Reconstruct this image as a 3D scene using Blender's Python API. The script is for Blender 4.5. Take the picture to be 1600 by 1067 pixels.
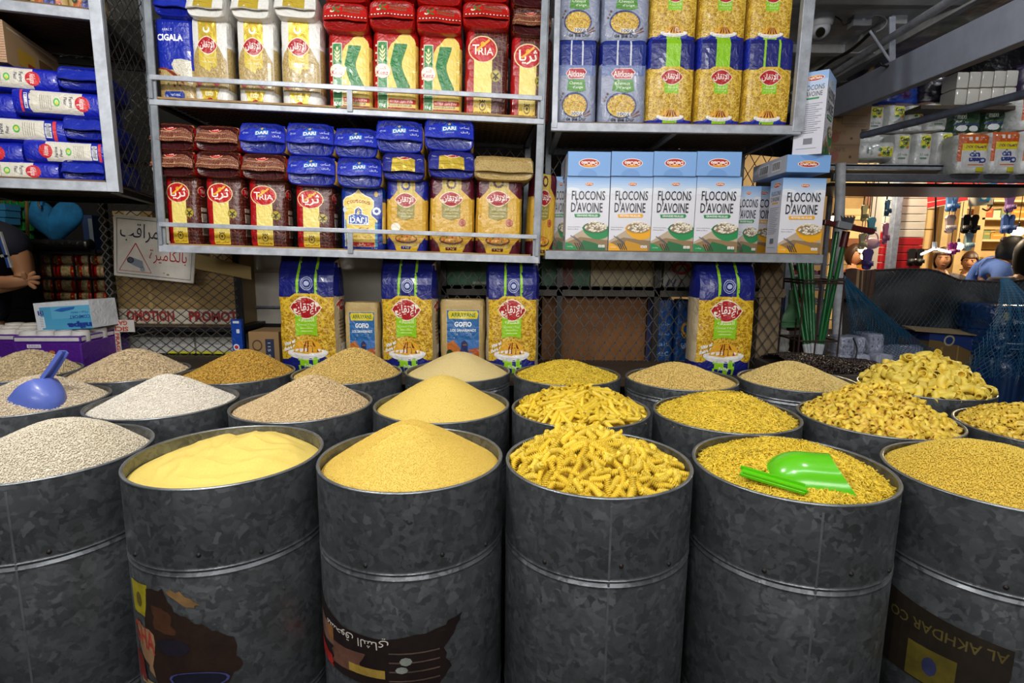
import bpy, bmesh, math, random
import numpy as np
from mathutils import Vector, Matrix, Euler, noise
from mathutils.geometry import tessellate_polygon
random.seed(11)
rng = np.random.default_rng(11)
for o in list(bpy.data.objects):
    bpy.data.objects.remove(o, do_unlink=True)
SC = bpy.context.scene
COL = SC.collection
PI = math.pi

# ------------------------------------------------------------------ camera
F_PX = 859.56
PITCH, ROLL = math.radians(8.82), math.radians(-0.499)
CAM = Vector((0, 0, 1.24))
FWD = Vector((0, math.cos(PITCH), -math.sin(PITCH)))
UP0 = Vector((0, math.sin(PITCH), math.cos(PITCH)))
RIGHT = Vector((1, 0, 0)) * math.cos(ROLL) - UP0 * math.sin(ROLL)
UPV = Vector((1, 0, 0)) * math.sin(ROLL) + UP0 * math.cos(ROLL)
cam_data = bpy.data.cameras.new('camera')
cam_data.sensor_width = 36
cam_data.lens = F_PX / 1600 * 36
cam_data.clip_start = 0.02
camera = bpy.data.objects.new('camera', cam_data)
camera.matrix_world = Matrix((
    (RIGHT.x, UPV.x, -FWD.x, CAM.x), (RIGHT.y, UPV.y, -FWD.y, CAM.y),
    (RIGHT.z, UPV.z, -FWD.z, CAM.z), (0, 0, 0, 1)))
COL.objects.link(camera)
SC.camera = camera
SC.view_settings.view_transform = 'Standard'
SC.view_settings.look = 'None'
SC.view_settings.gamma = 1
SC.view_settings.use_curve_mapping = False
SC.view_settings.exposure = 0.0

# ------------------------------------------------------------------ world and lamps
world = bpy.data.worlds.new('world')
SC.world = world
world.use_nodes = True
world.node_tree.nodes['Background'].inputs[0].default_value = (0.55, 0.62, 0.75, 1)
world.node_tree.nodes['Background'].inputs[1].default_value = 0.18


def area_lamp(name, loc, target, sx, sy, power, col):
    l = bpy.data.lights.new(name, 'AREA')
    l.shape = 'RECTANGLE'
    l.size, l.size_y, l.energy, l.color = sx, sy, power, col
    o = bpy.data.objects.new(name, l)
    o.location = loc
    d = Vector(target) - Vector(loc)
    o.rotation_euler = d.to_track_quat('-Z', 'Y').to_euler()
    COL.objects.link(o)
    return o


def bulb(name, loc, power, col, r=0.04):
    l = bpy.data.lights.new(name, 'POINT')
    l.energy, l.color, l.shadow_soft_size = power, col, r
    o = bpy.data.objects.new(name, l)
    o.location = loc
    COL.objects.link(o)
    return o


area_lamp('aisle_tube_light', (-0.1, -0.15, 2.45), (0, 1.3, 0.8), 2.4, 0.12, 15, (0.95, 0.97, 1.0))
area_lamp('opposite_stall_light', (0.0, -2.2, 1.9), (0, 2, 1.35), 3.2, 0.4, 11, (1.0, 0.98, 0.95)).data.spread = math.radians(75)  # soft fill added behind the camera to lift shelves and boards
bulb('stall_bulb', (-0.85, 0.75, 2.15), 42, (1.0, 0.98, 0.93), 0.06)
bulb('stall_bulb', (0.75, 0.55, 2.35), 15, (1.0, 0.98, 0.94), 0.06)
bulb('aisle_bulb', (-0.12, 0.12, 2.05), 19, (1.0, 0.97, 0.92), 0.05)
bulb('side_bulb', (1.55, 1.3, 1.95), 22, (0.88, 0.92, 1.0), 0.06)  # unseen fill added to brighten the right ceiling planks and beam
bulb('storage_bulb', (2.75, 2.35, 2.6), 22, (0.92, 0.95, 1.0), 0.06)  # unseen fill added beyond the beam for the toilet paper packs
bulb('back_bulb', (-2.3, 2.1, 2.0), 14, (1.0, 0.9, 0.72), 0.06)
for bx, by, bz, bw in ((3.4, 5.6, 2.3, 190), (5.6, 5.9, 2.5, 230), (7.4, 6.4, 2.3, 200), (4.2, 4.4, 2.6, 60)):
    bulb('market_bulb', (bx, by, bz), bw, (1.0, 0.8, 0.52), 0.08)


# ------------------------------------------------------------------ pixel helper: a photo point at a chosen real depth
def P(px, py, Y):
    d = FWD + RIGHT * ((px - 800) / F_PX) + UPV * ((533.5 - py) / F_PX)
    return CAM + d * (Y / d.y)


class Frame:
    """right-handed furniture frame: x along the front, y into the shelf, z up"""
    def __init__(s, o, x_to):
        s.o = Vector(o)
        s.ux = (Vector(x_to) - s.o).normalized()
        s.uy = Vector((-s.ux.y, s.ux.x, 0)).normalized()
        s.uz = s.ux.cross(s.uy)

    def at(s, px, py, d=0.0):
        r = FWD + RIGHT * ((px - 800) / F_PX) + UPV * ((533.5 - py) / F_PX)
        q = s.o + s.uy * d
        t = (q - CAM).dot(s.uy) / r.dot(s.uy)
        v = CAM + r * t - s.o
        return v.dot(s.ux), v.dot(s.uz)

    def mat(s, x=0, y=0, z=0):
        p = s.o + s.ux * x + s.uy * y + s.uz * z
        return Matrix(((s.ux.x, s.uy.x, s.uz.x, p.x), (s.ux.y, s.uy.y, s.uz.y, p.y),
                       (s.ux.z, s.uy.z, s.uz.z, p.z), (0, 0, 0, 1)))


# ------------------------------------------------------------------ materials
def lin(c):
    return c / 12.92 if c <= 0.04045 else ((c + 0.055) / 1.055) ** 2.4


def rgb(h):
    h = h.lstrip('#')
    return tuple(lin(int(h[i:i + 2], 16) / 255) for i in (0, 2, 4)) + (1,)


MATS = {}


def node(nt, t, **kw):
    n = nt.nodes.new(t)
    for k, v in kw.items():
        setattr(n, k, v)
    return n


def mat(name, col, rough=0.5, metal=0.0, coat=0.0, bump=None, var=None, emit=None, spec=None, objvar=0, attr=None, alpha=None, trans=0):
    if name in MATS:
        return MATS[name]
    m = bpy.data.materials.new(name)
    m.use_nodes = True
    nt = m.node_tree
    b = nt.nodes['Principled BSDF']
    c = rgb(col) if isinstance(col, str) else tuple(col)
    b.inputs['Base Color'].default_value = c
    b.inputs['Roughness'].default_value = rough
    b.inputs['Metallic'].default_value = metal
    b.inputs['Coat Weight'].default_value = coat
    b.inputs['Coat Roughness'].default_value = 0.12
    if trans:
        b.inputs['Transmission Weight'].default_value = trans
    if alpha is not None:
        b.inputs['Alpha'].default_value = alpha
    if spec is not None:
        b.inputs['Specular IOR Level'].default_value = spec
    tc = None
    if bump or var:
        tc = node(nt, 'ShaderNodeTexCoord')
    if var:
        sc, amt = var[0], var[1]
        n = node(nt, 'ShaderNodeTexNoise')
        n.inputs['Scale'].default_value = sc
        n.inputs['Detail'].default_value = 4
        n.inputs['Roughness'].default_value = 0.65
        nt.links.new(tc.outputs['Object'], n.inputs['Vector'])
        mx = node(nt, 'ShaderNodeMix', data_type='RGBA')
        lo = tuple(x * (1 - amt) for x in c[:3]) + (1,)
        hi = tuple(min(1, x * (1 + amt)) for x in c[:3]) + (1,)
        if len(var) > 2:
            hi = rgb(var[2])
        mx.inputs[6].default_value = lo
        mx.inputs[7].default_value = hi
        rp = node(nt, 'ShaderNodeMapRange')
        rp.inputs[1].default_value, rp.inputs[2].default_value = 0.35, 0.65
        nt.links.new(n.outputs['Fac'], rp.inputs[0])
        nt.links.new(rp.outputs[0], mx.inputs[0])
        nt.links.new(mx.outputs[2], b.inputs['Base Color'])
    if objvar or attr:
        if attr:
            a = node(nt, 'ShaderNodeAttribute', attribute_name=attr)
            out = a.outputs['Fac']
        else:
            a = node(nt, 'ShaderNodeObjectInfo')
            out = a.outputs['Random']
        mx = node(nt, 'ShaderNodeMix', data_type='RGBA')
        k = objvar or 0.25
        mx.inputs[6].default_value = tuple(x * (1 - k) for x in c[:3]) + (1,)
        mx.inputs[7].default_value = tuple(min(1, x * (1 + k * 0.7)) for x in c[:3]) + (1,)
        nt.links.new(out, mx.inputs[0])
        nt.links.new(mx.outputs[2], b.inputs['Base Color'])
    if bump:
        n = node(nt, 'ShaderNodeTexNoise')
        n.inputs['Scale'].default_value = bump[0]
        n.inputs['Detail'].default_value = 3
        if len(bump) > 3:
            n.inputs['Distortion'].default_value = bump[3]
        nt.links.new(tc.outputs['Object'], n.inputs['Vector'])
        bp = node(nt, 'ShaderNodeBump')
        bp.inputs['Strength'].default_value = bump[1]
        bp.inputs['Distance'].default_value = bump[2]
        nt.links.new(n.outputs['Fac'], bp.inputs['Height'])
        nt.links.new(bp.outputs['Normal'], b.inputs['Normal'])
    if emit:
        b.inputs['Emission Color'].default_value = rgb(emit[0])
        b.inputs['Emission Strength'].default_value = emit[1]
    MATS[name] = m
    return m


def film(col, metal=0.0):
    """printed plastic film, glossy and a little crinkled"""
    return mat('film_' + col.lstrip('#') + ('m' if metal else ''), col, 0.36, metal, 0.16, bump=(34, 0.55, 0.008, 1.2))


def paper(col):
    return mat('board_' + col.lstrip('#'), col, 0.5, 0, 0.08)


def steel(name, col, rough=0.45, metal=0.2):
    return mat(name, col, rough, metal, 0, bump=(70, 0.2, 0.002), var=(18, 0.22))


def pattern_film(name, base, line, scale=70, width=0.03):
    """film with a fine printed lattice"""
    if name in MATS:
        return MATS[name]
    m = film(base).copy()
    m.name = name
    nt = m.node_tree
    b = nt.nodes['Principled BSDF']
    tc = node(nt, 'ShaderNodeTexCoord')
    v = node(nt, 'ShaderNodeTexVoronoi', feature='DISTANCE_TO_EDGE')
    v.inputs['Scale'].default_value = scale
    v.inputs['Randomness'].default_value = 0.35
    nt.links.new(tc.outputs['Object'], v.inputs['Vector'])
    lt = node(nt, 'ShaderNodeMath', operation='LESS_THAN')
    lt.inputs[1].default_value = width
    nt.links.new(v.outputs['Distance'], lt.inputs[0])
    mx = node(nt, 'ShaderNodeMix', data_type='RGBA')
    mx.inputs[6].default_value = rgb(base)
    mx.inputs[7].default_value = rgb(line)
    nt.links.new(lt.outputs[0], mx.inputs[0])
    nt.links.new(mx.outputs[2], b.inputs['Base Color'])
    MATS[name] = m
    return m


def strand_film(name, dark, light, scale=58, width=0.05):
    """clear window with fine curly noodles packed behind it"""
    if name in MATS:
        return MATS[name]
    m = film(dark).copy()
    m.name = name
    nt = m.node_tree
    b = nt.nodes['Principled BSDF']
    tc = node(nt, 'ShaderNodeTexCoord')
    prev = None
    for k, sc in enumerate((scale, scale * 1.35, scale * 0.8)):
        n = node(nt, 'ShaderNodeTexNoise')
        n.inputs['Scale'].default_value = sc
        n.inputs['Detail'].default_value = 1.0
        n.inputs['Distortion'].default_value = 0.6
        ad = node(nt, 'ShaderNodeVectorMath', operation='ADD')
        ad.inputs[1].default_value = (k * 3.1, k * 1.7, k * 2.3)
        nt.links.new(tc.outputs['Object'], ad.inputs[0])
        nt.links.new(ad.outputs[0], n.inputs['Vector'])
        s = node(nt, 'ShaderNodeMath', operation='SUBTRACT')
        s.inputs[1].default_value = 0.5
        nt.links.new(n.outputs['Fac'], s.inputs[0])
        a = node(nt, 'ShaderNodeMath', operation='ABSOLUTE')
        nt.links.new(s.outputs[0], a.inputs[0])
        mr = node(nt, 'ShaderNodeMapRange')
        mr.inputs[1].default_value, mr.inputs[2].default_value = 0, width
        mr.inputs[3].default_value, mr.inputs[4].default_value = 1, 0
        nt.links.new(a.outputs[0], mr.inputs[0])
        if prev is None:
            prev = mr.outputs[0]
        else:
            mm = node(nt, 'ShaderNodeMath', operation='MAXIMUM')
            nt.links.new(prev, mm.inputs[0])
            nt.links.new(mr.outputs[0], mm.inputs[1])
            prev = mm.outputs[0]
    mx = node(nt, 'ShaderNodeMix', data_type='RGBA')
    mx.inputs[6].default_value = rgb(dark)
    mx.inputs[7].default_value = rgb(light)
    nt.links.new(prev, mx.inputs[0])
    nt.links.new(mx.outputs[2], b.inputs['Base Color'])
    MATS[name] = m
    return m


def speckle_film(name, dark, light, scale=260):
    """clear window with grains behind it"""
    if name in MATS:
        return MATS[name]
    m = film(dark).copy()
    m.name = name
    nt = m.node_tree
    b = nt.nodes['Principled BSDF']
    tc = node(nt, 'ShaderNodeTexCoord')
    v = node(nt, 'ShaderNodeTexVoronoi')
    v.inputs['Scale'].default_value = scale
    nt.links.new(tc.outputs['Object'], v.inputs['Vector'])
    mx = node(nt, 'ShaderNodeMix', data_type='RGBA')
    mx.inputs[6].default_value = rgb(light)
    mx.inputs[7].default_value = rgb(dark)
    nt.links.new(v.outputs['Distance'], mx.inputs[0])
    nt.links.new(mx.outputs[2], b.inputs['Base Color'])
    MATS[name] = m
    return m


def zinc(name, dark, light, seed):
    """spangled galvanised sheet"""
    if name in MATS:
        return MATS[name]
    m = bpy.data.materials.new(name)
    m.use_nodes = True
    nt = m.node_tree
    b = nt.nodes['Principled BSDF']
    b.inputs['Metallic'].default_value = 0.8
    tc = node(nt, 'ShaderNodeTexCoord')
    oi = node(nt, 'ShaderNodeObjectInfo')
    ad = node(nt, 'ShaderNodeVectorMath', operation='ADD')
    nt.links.new(tc.outputs['Object'], ad.inputs[0])
    sc = node(nt, 'ShaderNodeVectorMath', operation='SCALE')
    sc.inputs[0].default_value = (7, 5, 3)
    nt.links.new(oi.outputs['Random'], sc.inputs['Scale'])
    nt.links.new(sc.outputs[0], ad.inputs[1])
    # irregular spangle: voronoi on distorted coordinates
    nz = node(nt, 'ShaderNodeTexNoise')
    nz.inputs['Scale'].default_value = 30
    nz.inputs['Detail'].default_value = 3
    nt.links.new(ad.outputs[0], nz.inputs['Vector'])
    mxv = node(nt, 'ShaderNodeVectorMath', operation='MULTIPLY_ADD')
    mxv.inputs[1].default_value = (0.05, 0.05, 0.05)
    nt.links.new(nz.outputs['Color'], mxv.inputs[0])
    nt.links.new(ad.outputs[0], mxv.inputs[2])
    v = node(nt, 'ShaderNodeTexVoronoi')
    v.inputs['Scale'].default_value = 88
    nt.links.new(mxv.outputs[0], v.inputs['Vector'])
    big = node(nt, 'ShaderNodeTexNoise')
    big.inputs['Scale'].default_value = 9
    big.inputs['Detail'].default_value = 5
    big.inputs['Roughness'].default_value = 0.7
    nt.links.new(ad.outputs[0], big.inputs['Vector'])
    sep = node(nt, 'ShaderNodeSeparateColor')
    nt.links.new(v.outputs['Color'], sep.inputs[0])
    a = node(nt, 'ShaderNodeMath', operation='MULTIPLY')
    a.inputs[1].default_value = 0.3
    nt.links.new(sep.outputs[0], a.inputs[0])
    c = node(nt, 'ShaderNodeMath', operation='MULTIPLY_ADD')
    c.inputs[1].default_value = 0.6
    nt.links.new(big.outputs['Fac'], c.inputs[0])
    nt.links.new(a.outputs[0], c.inputs[2])
    mr = node(nt, 'ShaderNodeMapRange')
    mr.inputs[1].default_value, mr.inputs[2].default_value = 0.2, 0.8
    nt.links.new(c.outputs[0], mr.inputs[0])
    mx = node(nt, 'ShaderNodeMix', data_type='RGBA')
    mx.inputs[6].default_value = rgb(dark)
    mx.inputs[7].default_value = rgb(light)
    nt.links.new(mr.outputs[0], mx.inputs[0])
    nt.links.new(mx.outputs[2], b.inputs['Base Color'])
    r = node(nt, 'ShaderNodeMapRange')
    r.inputs[3].default_value, r.inputs[4].default_value = 0.3, 0.5
    nt.links.new(sep.outputs[1], r.inputs[0])
    nt.links.new(r.outputs[0], b.inputs['Roughness'])
    bp = node(nt, 'ShaderNodeBump')
    bp.inputs['Strength'].default_value = 0.25
    bp.inputs['Distance'].default_value = 0.003
    nt.links.new(big.outputs['Fac'], bp.inputs['Height'])
    nt.links.new(bp.outputs['Normal'], b.inputs['Normal'])
    MATS[name] = m
    return m


# ------------------------------------------------------------------ mesh builder
class MB:
    def __init__(s):
        s.v, s.f, s.m = [], [], []

    def add(s, vs, fs, m=0):
        k = len(s.v)
        s.v += [tuple(v) for v in vs]
        s.f += [tuple(i + k for i in f) for f in fs]
        s.m += [m] * len(fs)
        return s

    def box(s, x0, x1, y0, y1, z0, z1, m=0):
        vs = [(x, y, z) for z in (z0, z1) for y in (y0, y1) for x in (x0, x1)]
        return s.add(vs, [(0, 2, 3, 1), (4, 5, 7, 6), (0, 1, 5, 4), (2, 6, 7, 3), (0, 4, 6, 2), (1, 3, 7, 5)], m)

    def hexa(s, pts, m=0):
        """eight corners: bottom ring of four then top ring of four"""
        return s.add(pts, [(3, 2, 1, 0), (4, 5, 6, 7), (0, 1, 5, 4), (1, 2, 6, 5), (2, 3, 7, 6), (3, 0, 4, 7)], m)

    def bar(s, p, q, w, h, m=0, up=(0, 0, 1)):
        p, q = Vector(p), Vector(q)
        d = (q - p).normalized()
        a = d.cross(Vector(up))
        if a.length < 1e-4:
            a = d.cross(Vector((0, 1, 0)))
        a = a.normalized() * (w / 2)
        b = a.cross(d).normalized() * (h / 2)
        return s.hexa([p - a - b, p + a - b, q + a - b, q - a - b, p - a + b, p + a + b, q + a + b, q - a + b], m)

    def tube(s, pts, r, n=8, m=0, cap=True):
        pts = [Vector(p) for p in pts]
        rs = r if isinstance(r, (list, tuple)) else [r] * len(pts)
        vs, fs = [], []
        prev = None
        for i, p in enumerate(pts):
            d = (pts[min(i + 1, len(pts) - 1)] - pts[max(i - 1, 0)]).normalized()
            if prev is None:
                a = d.cross(Vector((0.31, 0.2, 0.93)))
                if a.length < 1e-3:
                    a = d.cross(Vector((1, 0, 0)))
            else:
                a = prev - d * prev.dot(d)
            a.normalize()
            prev = a
            b = d.cross(a)
            for j in range(n):
                t = 2 * PI * j / n
                vs.append(p + (a * math.cos(t) + b * math.sin(t)) * rs[i])
        for i in range(len(pts) - 1):
            for j in range(n):
                k = (j + 1) % n
                fs.append((i * n + j, i * n + k, (i + 1) * n + k, (i + 1) * n + j))
        if cap:
            fs.append(tuple(range(n - 1, -1, -1)))
            fs.append(tuple(range((len(pts) - 1) * n, len(pts) * n)))
        return s.add(vs, fs, m)

    def lathe(s, prof, n=48, c=(0, 0, 0), m=0, closed=False):
        vs, fs = [], []
        for r, z in prof:
            for j in range(n):
                t = 2 * PI * j / n
                vs.append((c[0] + r * math.cos(t), c[1] + r * math.sin(t), c[2] + z))
        L = len(prof)
        for i in range(L if closed else L - 1):
            i2 = (i + 1) % L
            for j in range(n):
                k = (j + 1) % n
                fs.append((i * n + j, i * n + k, i2 * n + k, i2 * n + j))
        return s.add(vs, fs, m)

    def sphere(s, c, r, n=16, k=10, m=0):
        r = r if isinstance(r, (tuple, list)) else (r, r, r)
        vs, fs = [], []
        for i in range(k + 1):
            ph = PI * i / k
            for j in range(n):
                t = 2 * PI * j / n
                vs.append((c[0] + r[0] * math.sin(ph) * math.cos(t), c[1] + r[1] * math.sin(ph) * math.sin(t), c[2] + r[2] * math.cos(ph)))
        for i in range(k):
            for j in range(n):
                q = (j + 1) % n
                fs.append((i * n + j, (i + 1) * n + j, (i + 1) * n + q, i * n + q))
        return s.add(vs, fs, m)

    def grid(s, fn, nu, nv, m=0):
        vs = [fn(i / nu, j / nv) for j in range(nv + 1) for i in range(nu + 1)]
        fs = [(j * (nu + 1) + i, j * (nu + 1) + i + 1, (j + 1) * (nu + 1) + i + 1, (j + 1) * (nu + 1) + i) for j in range(nv) for i in range(nu)]
        return s.add(vs, fs, m)

    def mesh(s, name, mats, smooth=False, bevel=0, weld=False):
        me = bpy.data.meshes.new(name)
        me.from_pydata(s.v, [], s.f)
        for mm in (mats if isinstance(mats, (list, tuple)) else [mats]):
            me.materials.append(mm)
        if max(s.m, default=0) > 0:
            me.polygons.foreach_set('material_index', s.m)
        if bevel or weld:
            bm = bmesh.new()
            bm.from_mesh(me)
            bmesh.ops.remove_doubles(bm, verts=bm.verts, dist=1e-5)
            if bevel:
                bmesh.ops.bevel(bm, geom=list(bm.edges), offset=bevel, segments=2, affect='EDGES', profile=0.6, clamp_overlap=True)
            bm.to_mesh(me)
            bm.free()
        if smooth:
            me.shade_smooth()
            if smooth != True:
                me.set_sharp_from_angle(angle=math.radians(smooth))
        me.update()
        return me

    def obj(s, name, mats, parent=None, smooth=False, bevel=0, mtx=None, weld=False):
        return link(name, s.mesh(name, mats, smooth, bevel, weld), parent, mtx)


def link(name, me, parent=None, mtx=None):
    o = bpy.data.objects.new(name, me)
    if parent is not None:
        o.parent = parent
    if mtx is not None:
        o.matrix_local = mtx
    COL.objects.link(o)
    return o


def tag(o, label=None, cat=None, group=None, kind=None):
    if label:
        o['label'] = label
    if cat:
        o['category'] = cat
    if group:
        o['group'] = group
    if kind:
        o['kind'] = kind
    return o


def thing(name, label, cat, mtx=None, group=None):
    o = bpy.data.objects.new(name, None)
    o.empty_display_size = 0.05
    if mtx is not None:
        o.matrix_world = mtx if isinstance(mtx, Matrix) else Matrix.Translation(mtx)
    COL.objects.link(o)
    return tag(o, label, cat, group)


KIDS = {}


def copy_tree(o, mtx, label=None, group=None):
    def rec(src, parent):
        c = src.copy()
        COL.objects.link(c)
        if parent is not None:
            c.parent = parent
        for ch in list(src.children):
            rec(ch, c)
        return c
    r = rec(o, None)
    r.matrix_world = mtx
    if label:
        r['label'] = label
    if group:
        r['group'] = group
    return r


USED = set()


def place(proto, mtx, label, group=None):
    """first use moves the prototype, later uses copy it with its parts"""
    if proto.name not in USED:
        USED.add(proto.name)
        proto.matrix_world = mtx
        proto['label'] = label
        if group:
            proto['group'] = group
        return proto
    return copy_tree(proto, mtx, label, group)


def TRS(x=0, y=0, z=0, rz=0, s=(1, 1, 1), rx=0, ry=0):
    return Matrix.Translation((x, y, z)) @ Euler((rx, ry, rz)).to_matrix().to_4x4() @ Matrix.Diagonal((s[0], s[1], s[2], 1))


# ------------------------------------------------------------------ writing
AR = {'ا': ('\ufe8d', '\ufe8e', None, None), 'إ': ('\ufe87', '\ufe88', None, None), 'ة': ('\ufe93', '\ufe94', None, None),
      'ر': ('\ufead', '\ufeae', None, None), 'د': ('\ufea9', '\ufeaa', None, None), 'ز': ('\ufeaf', '\ufeb0', None, None), 'و': ('\ufeed', '\ufeee', None, None)}
for ch, b in (('ب', 0xfe8f), ('ت', 0xfe95), ('ث', 0xfe99), ('ج', 0xfe9d), ('ح', 0xfea1), ('س', 0xfeb1), ('ش', 0xfeb5), ('ع', 0xfec9), ('ف', 0xfed1), ('ق', 0xfed5),
              ('ك', 0xfed9), ('ل', 0xfedd), ('م', 0xfee1), ('ن', 0xfee5), ('ه', 0xfee9), ('ي', 0xfef1), ('ص', 0xfeb9), ('ط', 0xfec1)):
    AR[ch] = tuple(chr(b + k) for k in range(4))


def arabic(t):
    """contextual letter forms in visual order"""
    t = t.replace('لإ', '\ue001').replace('لا', '\ue000')
    lig = {'\ue000': ('\ufefb', '\ufefc', None, None), '\ue001': ('\ufef9', '\ufefa', None, None)}
    out = []
    for i, ch in enumerate(t):
        f = AR.get(ch) or lig.get(ch)
        if not f:
            out.append(ch)
            continue
        p = t[i - 1] if i else ' '
        n = t[i + 1] if i + 1 < len(t) else ' '
        pj = (AR.get(p) or lig.get(p) or (0, 0, None, None))[2] is not None
        nj = f[2] is not None and (n in AR or n in lig)
        out.append(f[(3 if nj else 1) if pj else (2 if nj else 0)])
    return ''.join(reversed(out))


TXT = {}


def text2d(s, bold=0.0):
    """triangles of a string scaled to the unit square"""
    key = (s, bold)
    if key not in TXT:
        t = arabic(s) if any('\u0600' < c < '\u06ff' for c in s) else s
        c = bpy.data.curves.new('t', 'FONT')
        c.body = t
        c.resolution_u = 2
        c.offset = bold
        o = bpy.data.objects.new('t', c)
        me = bpy.data.meshes.new_from_object(o)
        vs = [(v.co.x, v.co.y) for v in me.vertices]
        fs = [tuple(p.vertices) for p in me.polygons]
        bpy.data.objects.remove(o)
        bpy.data.curves.remove(c)
        bpy.data.meshes.remove(me)
        if vs:
            x0, x1 = min(v[0] for v in vs), max(v[0] for v in vs)
            y0, y1 = min(v[1] for v in vs), max(v[1] for v in vs)
            vs = [((x - x0) / max(x1 - x0, 1e-6), (y1 - y) / max(y1 - y0, 1e-6)) for x, y in vs]
        TXT[key] = (vs, fs)
    return TXT[key]


def rect(u0, v0, u1, v1, c):
    return ('p', [(u0, v0), (u1, v0), (u1, v1), (u0, v1)], c)


def ell(cu, cv, ru, rv, c, n=22, a0=0, a1=2 * PI):
    return ('p', [(cu + ru * math.cos(a0 + (a1 - a0) * i / n), cv + rv * math.sin(a0 + (a1 - a0) * i / n)) for i in range(n + (0 if a1 - a0 > 6.2 else 1))], c)


def poly(pts, c):
    return ('p', pts, c)


def line(pts, w, c, asp=1.0):
    """polyline strip of width w (in u); asp = pack width / height"""
    L, R = [], []
    for i, p in enumerate(pts):
        a = pts[max(i - 1, 0)]
        b = pts[min(i + 1, len(pts) - 1)]
        dx, dy = (b[0] - a[0]), (b[1] - a[1]) / asp
        l = math.hypot(dx, dy) or 1
        nx, ny = -dy / l * w / 2, dx / l * w / 2 * asp
        L.append((p[0] + nx, p[1] + ny))
        R.append((p[0] - nx, p[1] - ny))
    return [('p', [L[i], L[i + 1], R[i + 1], R[i]], c) for i in range(len(pts) - 1)]


def ring(cu, cv, ru, rv, t, c, n=22):
    pts = [(cu + ru * math.cos(2 * PI * i / n), cv + rv * math.sin(2 * PI * i / n)) for i in range(n + 1)]
    q = [(cu + (ru - t) * math.cos(2 * PI * i / n), cv + (rv - t * rv / ru) * math.sin(2 * PI * i / n)) for i in range(n + 1)]
    return [('p', [pts[i], pts[i + 1], q[i + 1], q[i]], c) for i in range(n)]


def txt(s, u0, v0, u1, v1, c, rot=0, bold=0.0):
    return ('t', s, (u0, v0, u1, v1), c, rot, bold)


def flat(ops):
    out = []
    for o in ops:
        if isinstance(o, list):
            out += flat(o)
        else:
            out.append(o)
    return out


def sub(ops, u0, v0, u1, v1):
    """a small design placed inside a larger one"""
    U = lambda u: u0 + u * (u1 - u0)
    V = lambda v: v0 + v * (v1 - v0)
    out = []
    for o in flat(ops):
        if o[0] == 'p':
            out.append(('p', [(U(a), V(b)) for a, b in o[1]], o[2]))
        else:
            a, b, c, d = o[2]
            out.append(('t', o[1], (U(a), V(b), U(c), V(d)), o[3], o[4], o[5]))
    return out


def turned(ops):
    """the same design upside down"""
    out = []
    for o in flat(ops):
        if o[0] == 'p':
            out.append(('p', [(1 - a, 1 - b) for a, b in o[1]], o[2]))
        else:
            a, b, c, d = o[2]
            out.append(('t', o[1], (1 - c, 1 - d, 1 - a, 1 - b), o[3], (o[4] + 180) % 360, o[5]))
    return out


def clip_half(pts, ax, lim, keep_less):
    out = []
    n = len(pts)
    for i in range(n):
        a, b = pts[i], pts[(i + 1) % n]
        ia = (a[ax] <= lim) if keep_less else (a[ax] >= lim)
        ib = (b[ax] <= lim) if keep_less else (b[ax] >= lim)
        if ia:
            out.append(a)
        if ia != ib:
            t = (lim - a[ax]) / (b[ax] - a[ax])
            out.append((a[0] + t * (b[0] - a[0]), a[1] + t * (b[1] - a[1])))
    return out


def cells(pts, ax, n):
    lo = min(p[ax] for p in pts)
    hi = max(p[ax] for p in pts)
    k0, k1 = max(0, int(math.floor(lo * n + 1e-9))), min(n - 1, int(math.ceil(hi * n - 1e-9)) - 1)
    if k0 == k1 and lo >= 0 and hi <= 1:
        return [pts]
    out = []
    for k in range(k0, k1 + 1):
        q = clip_half(clip_half(pts, ax, k / n, False), ax, (k + 1) / n, True)
        if len(q) > 2:
            out.append(q)
    return out


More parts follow.
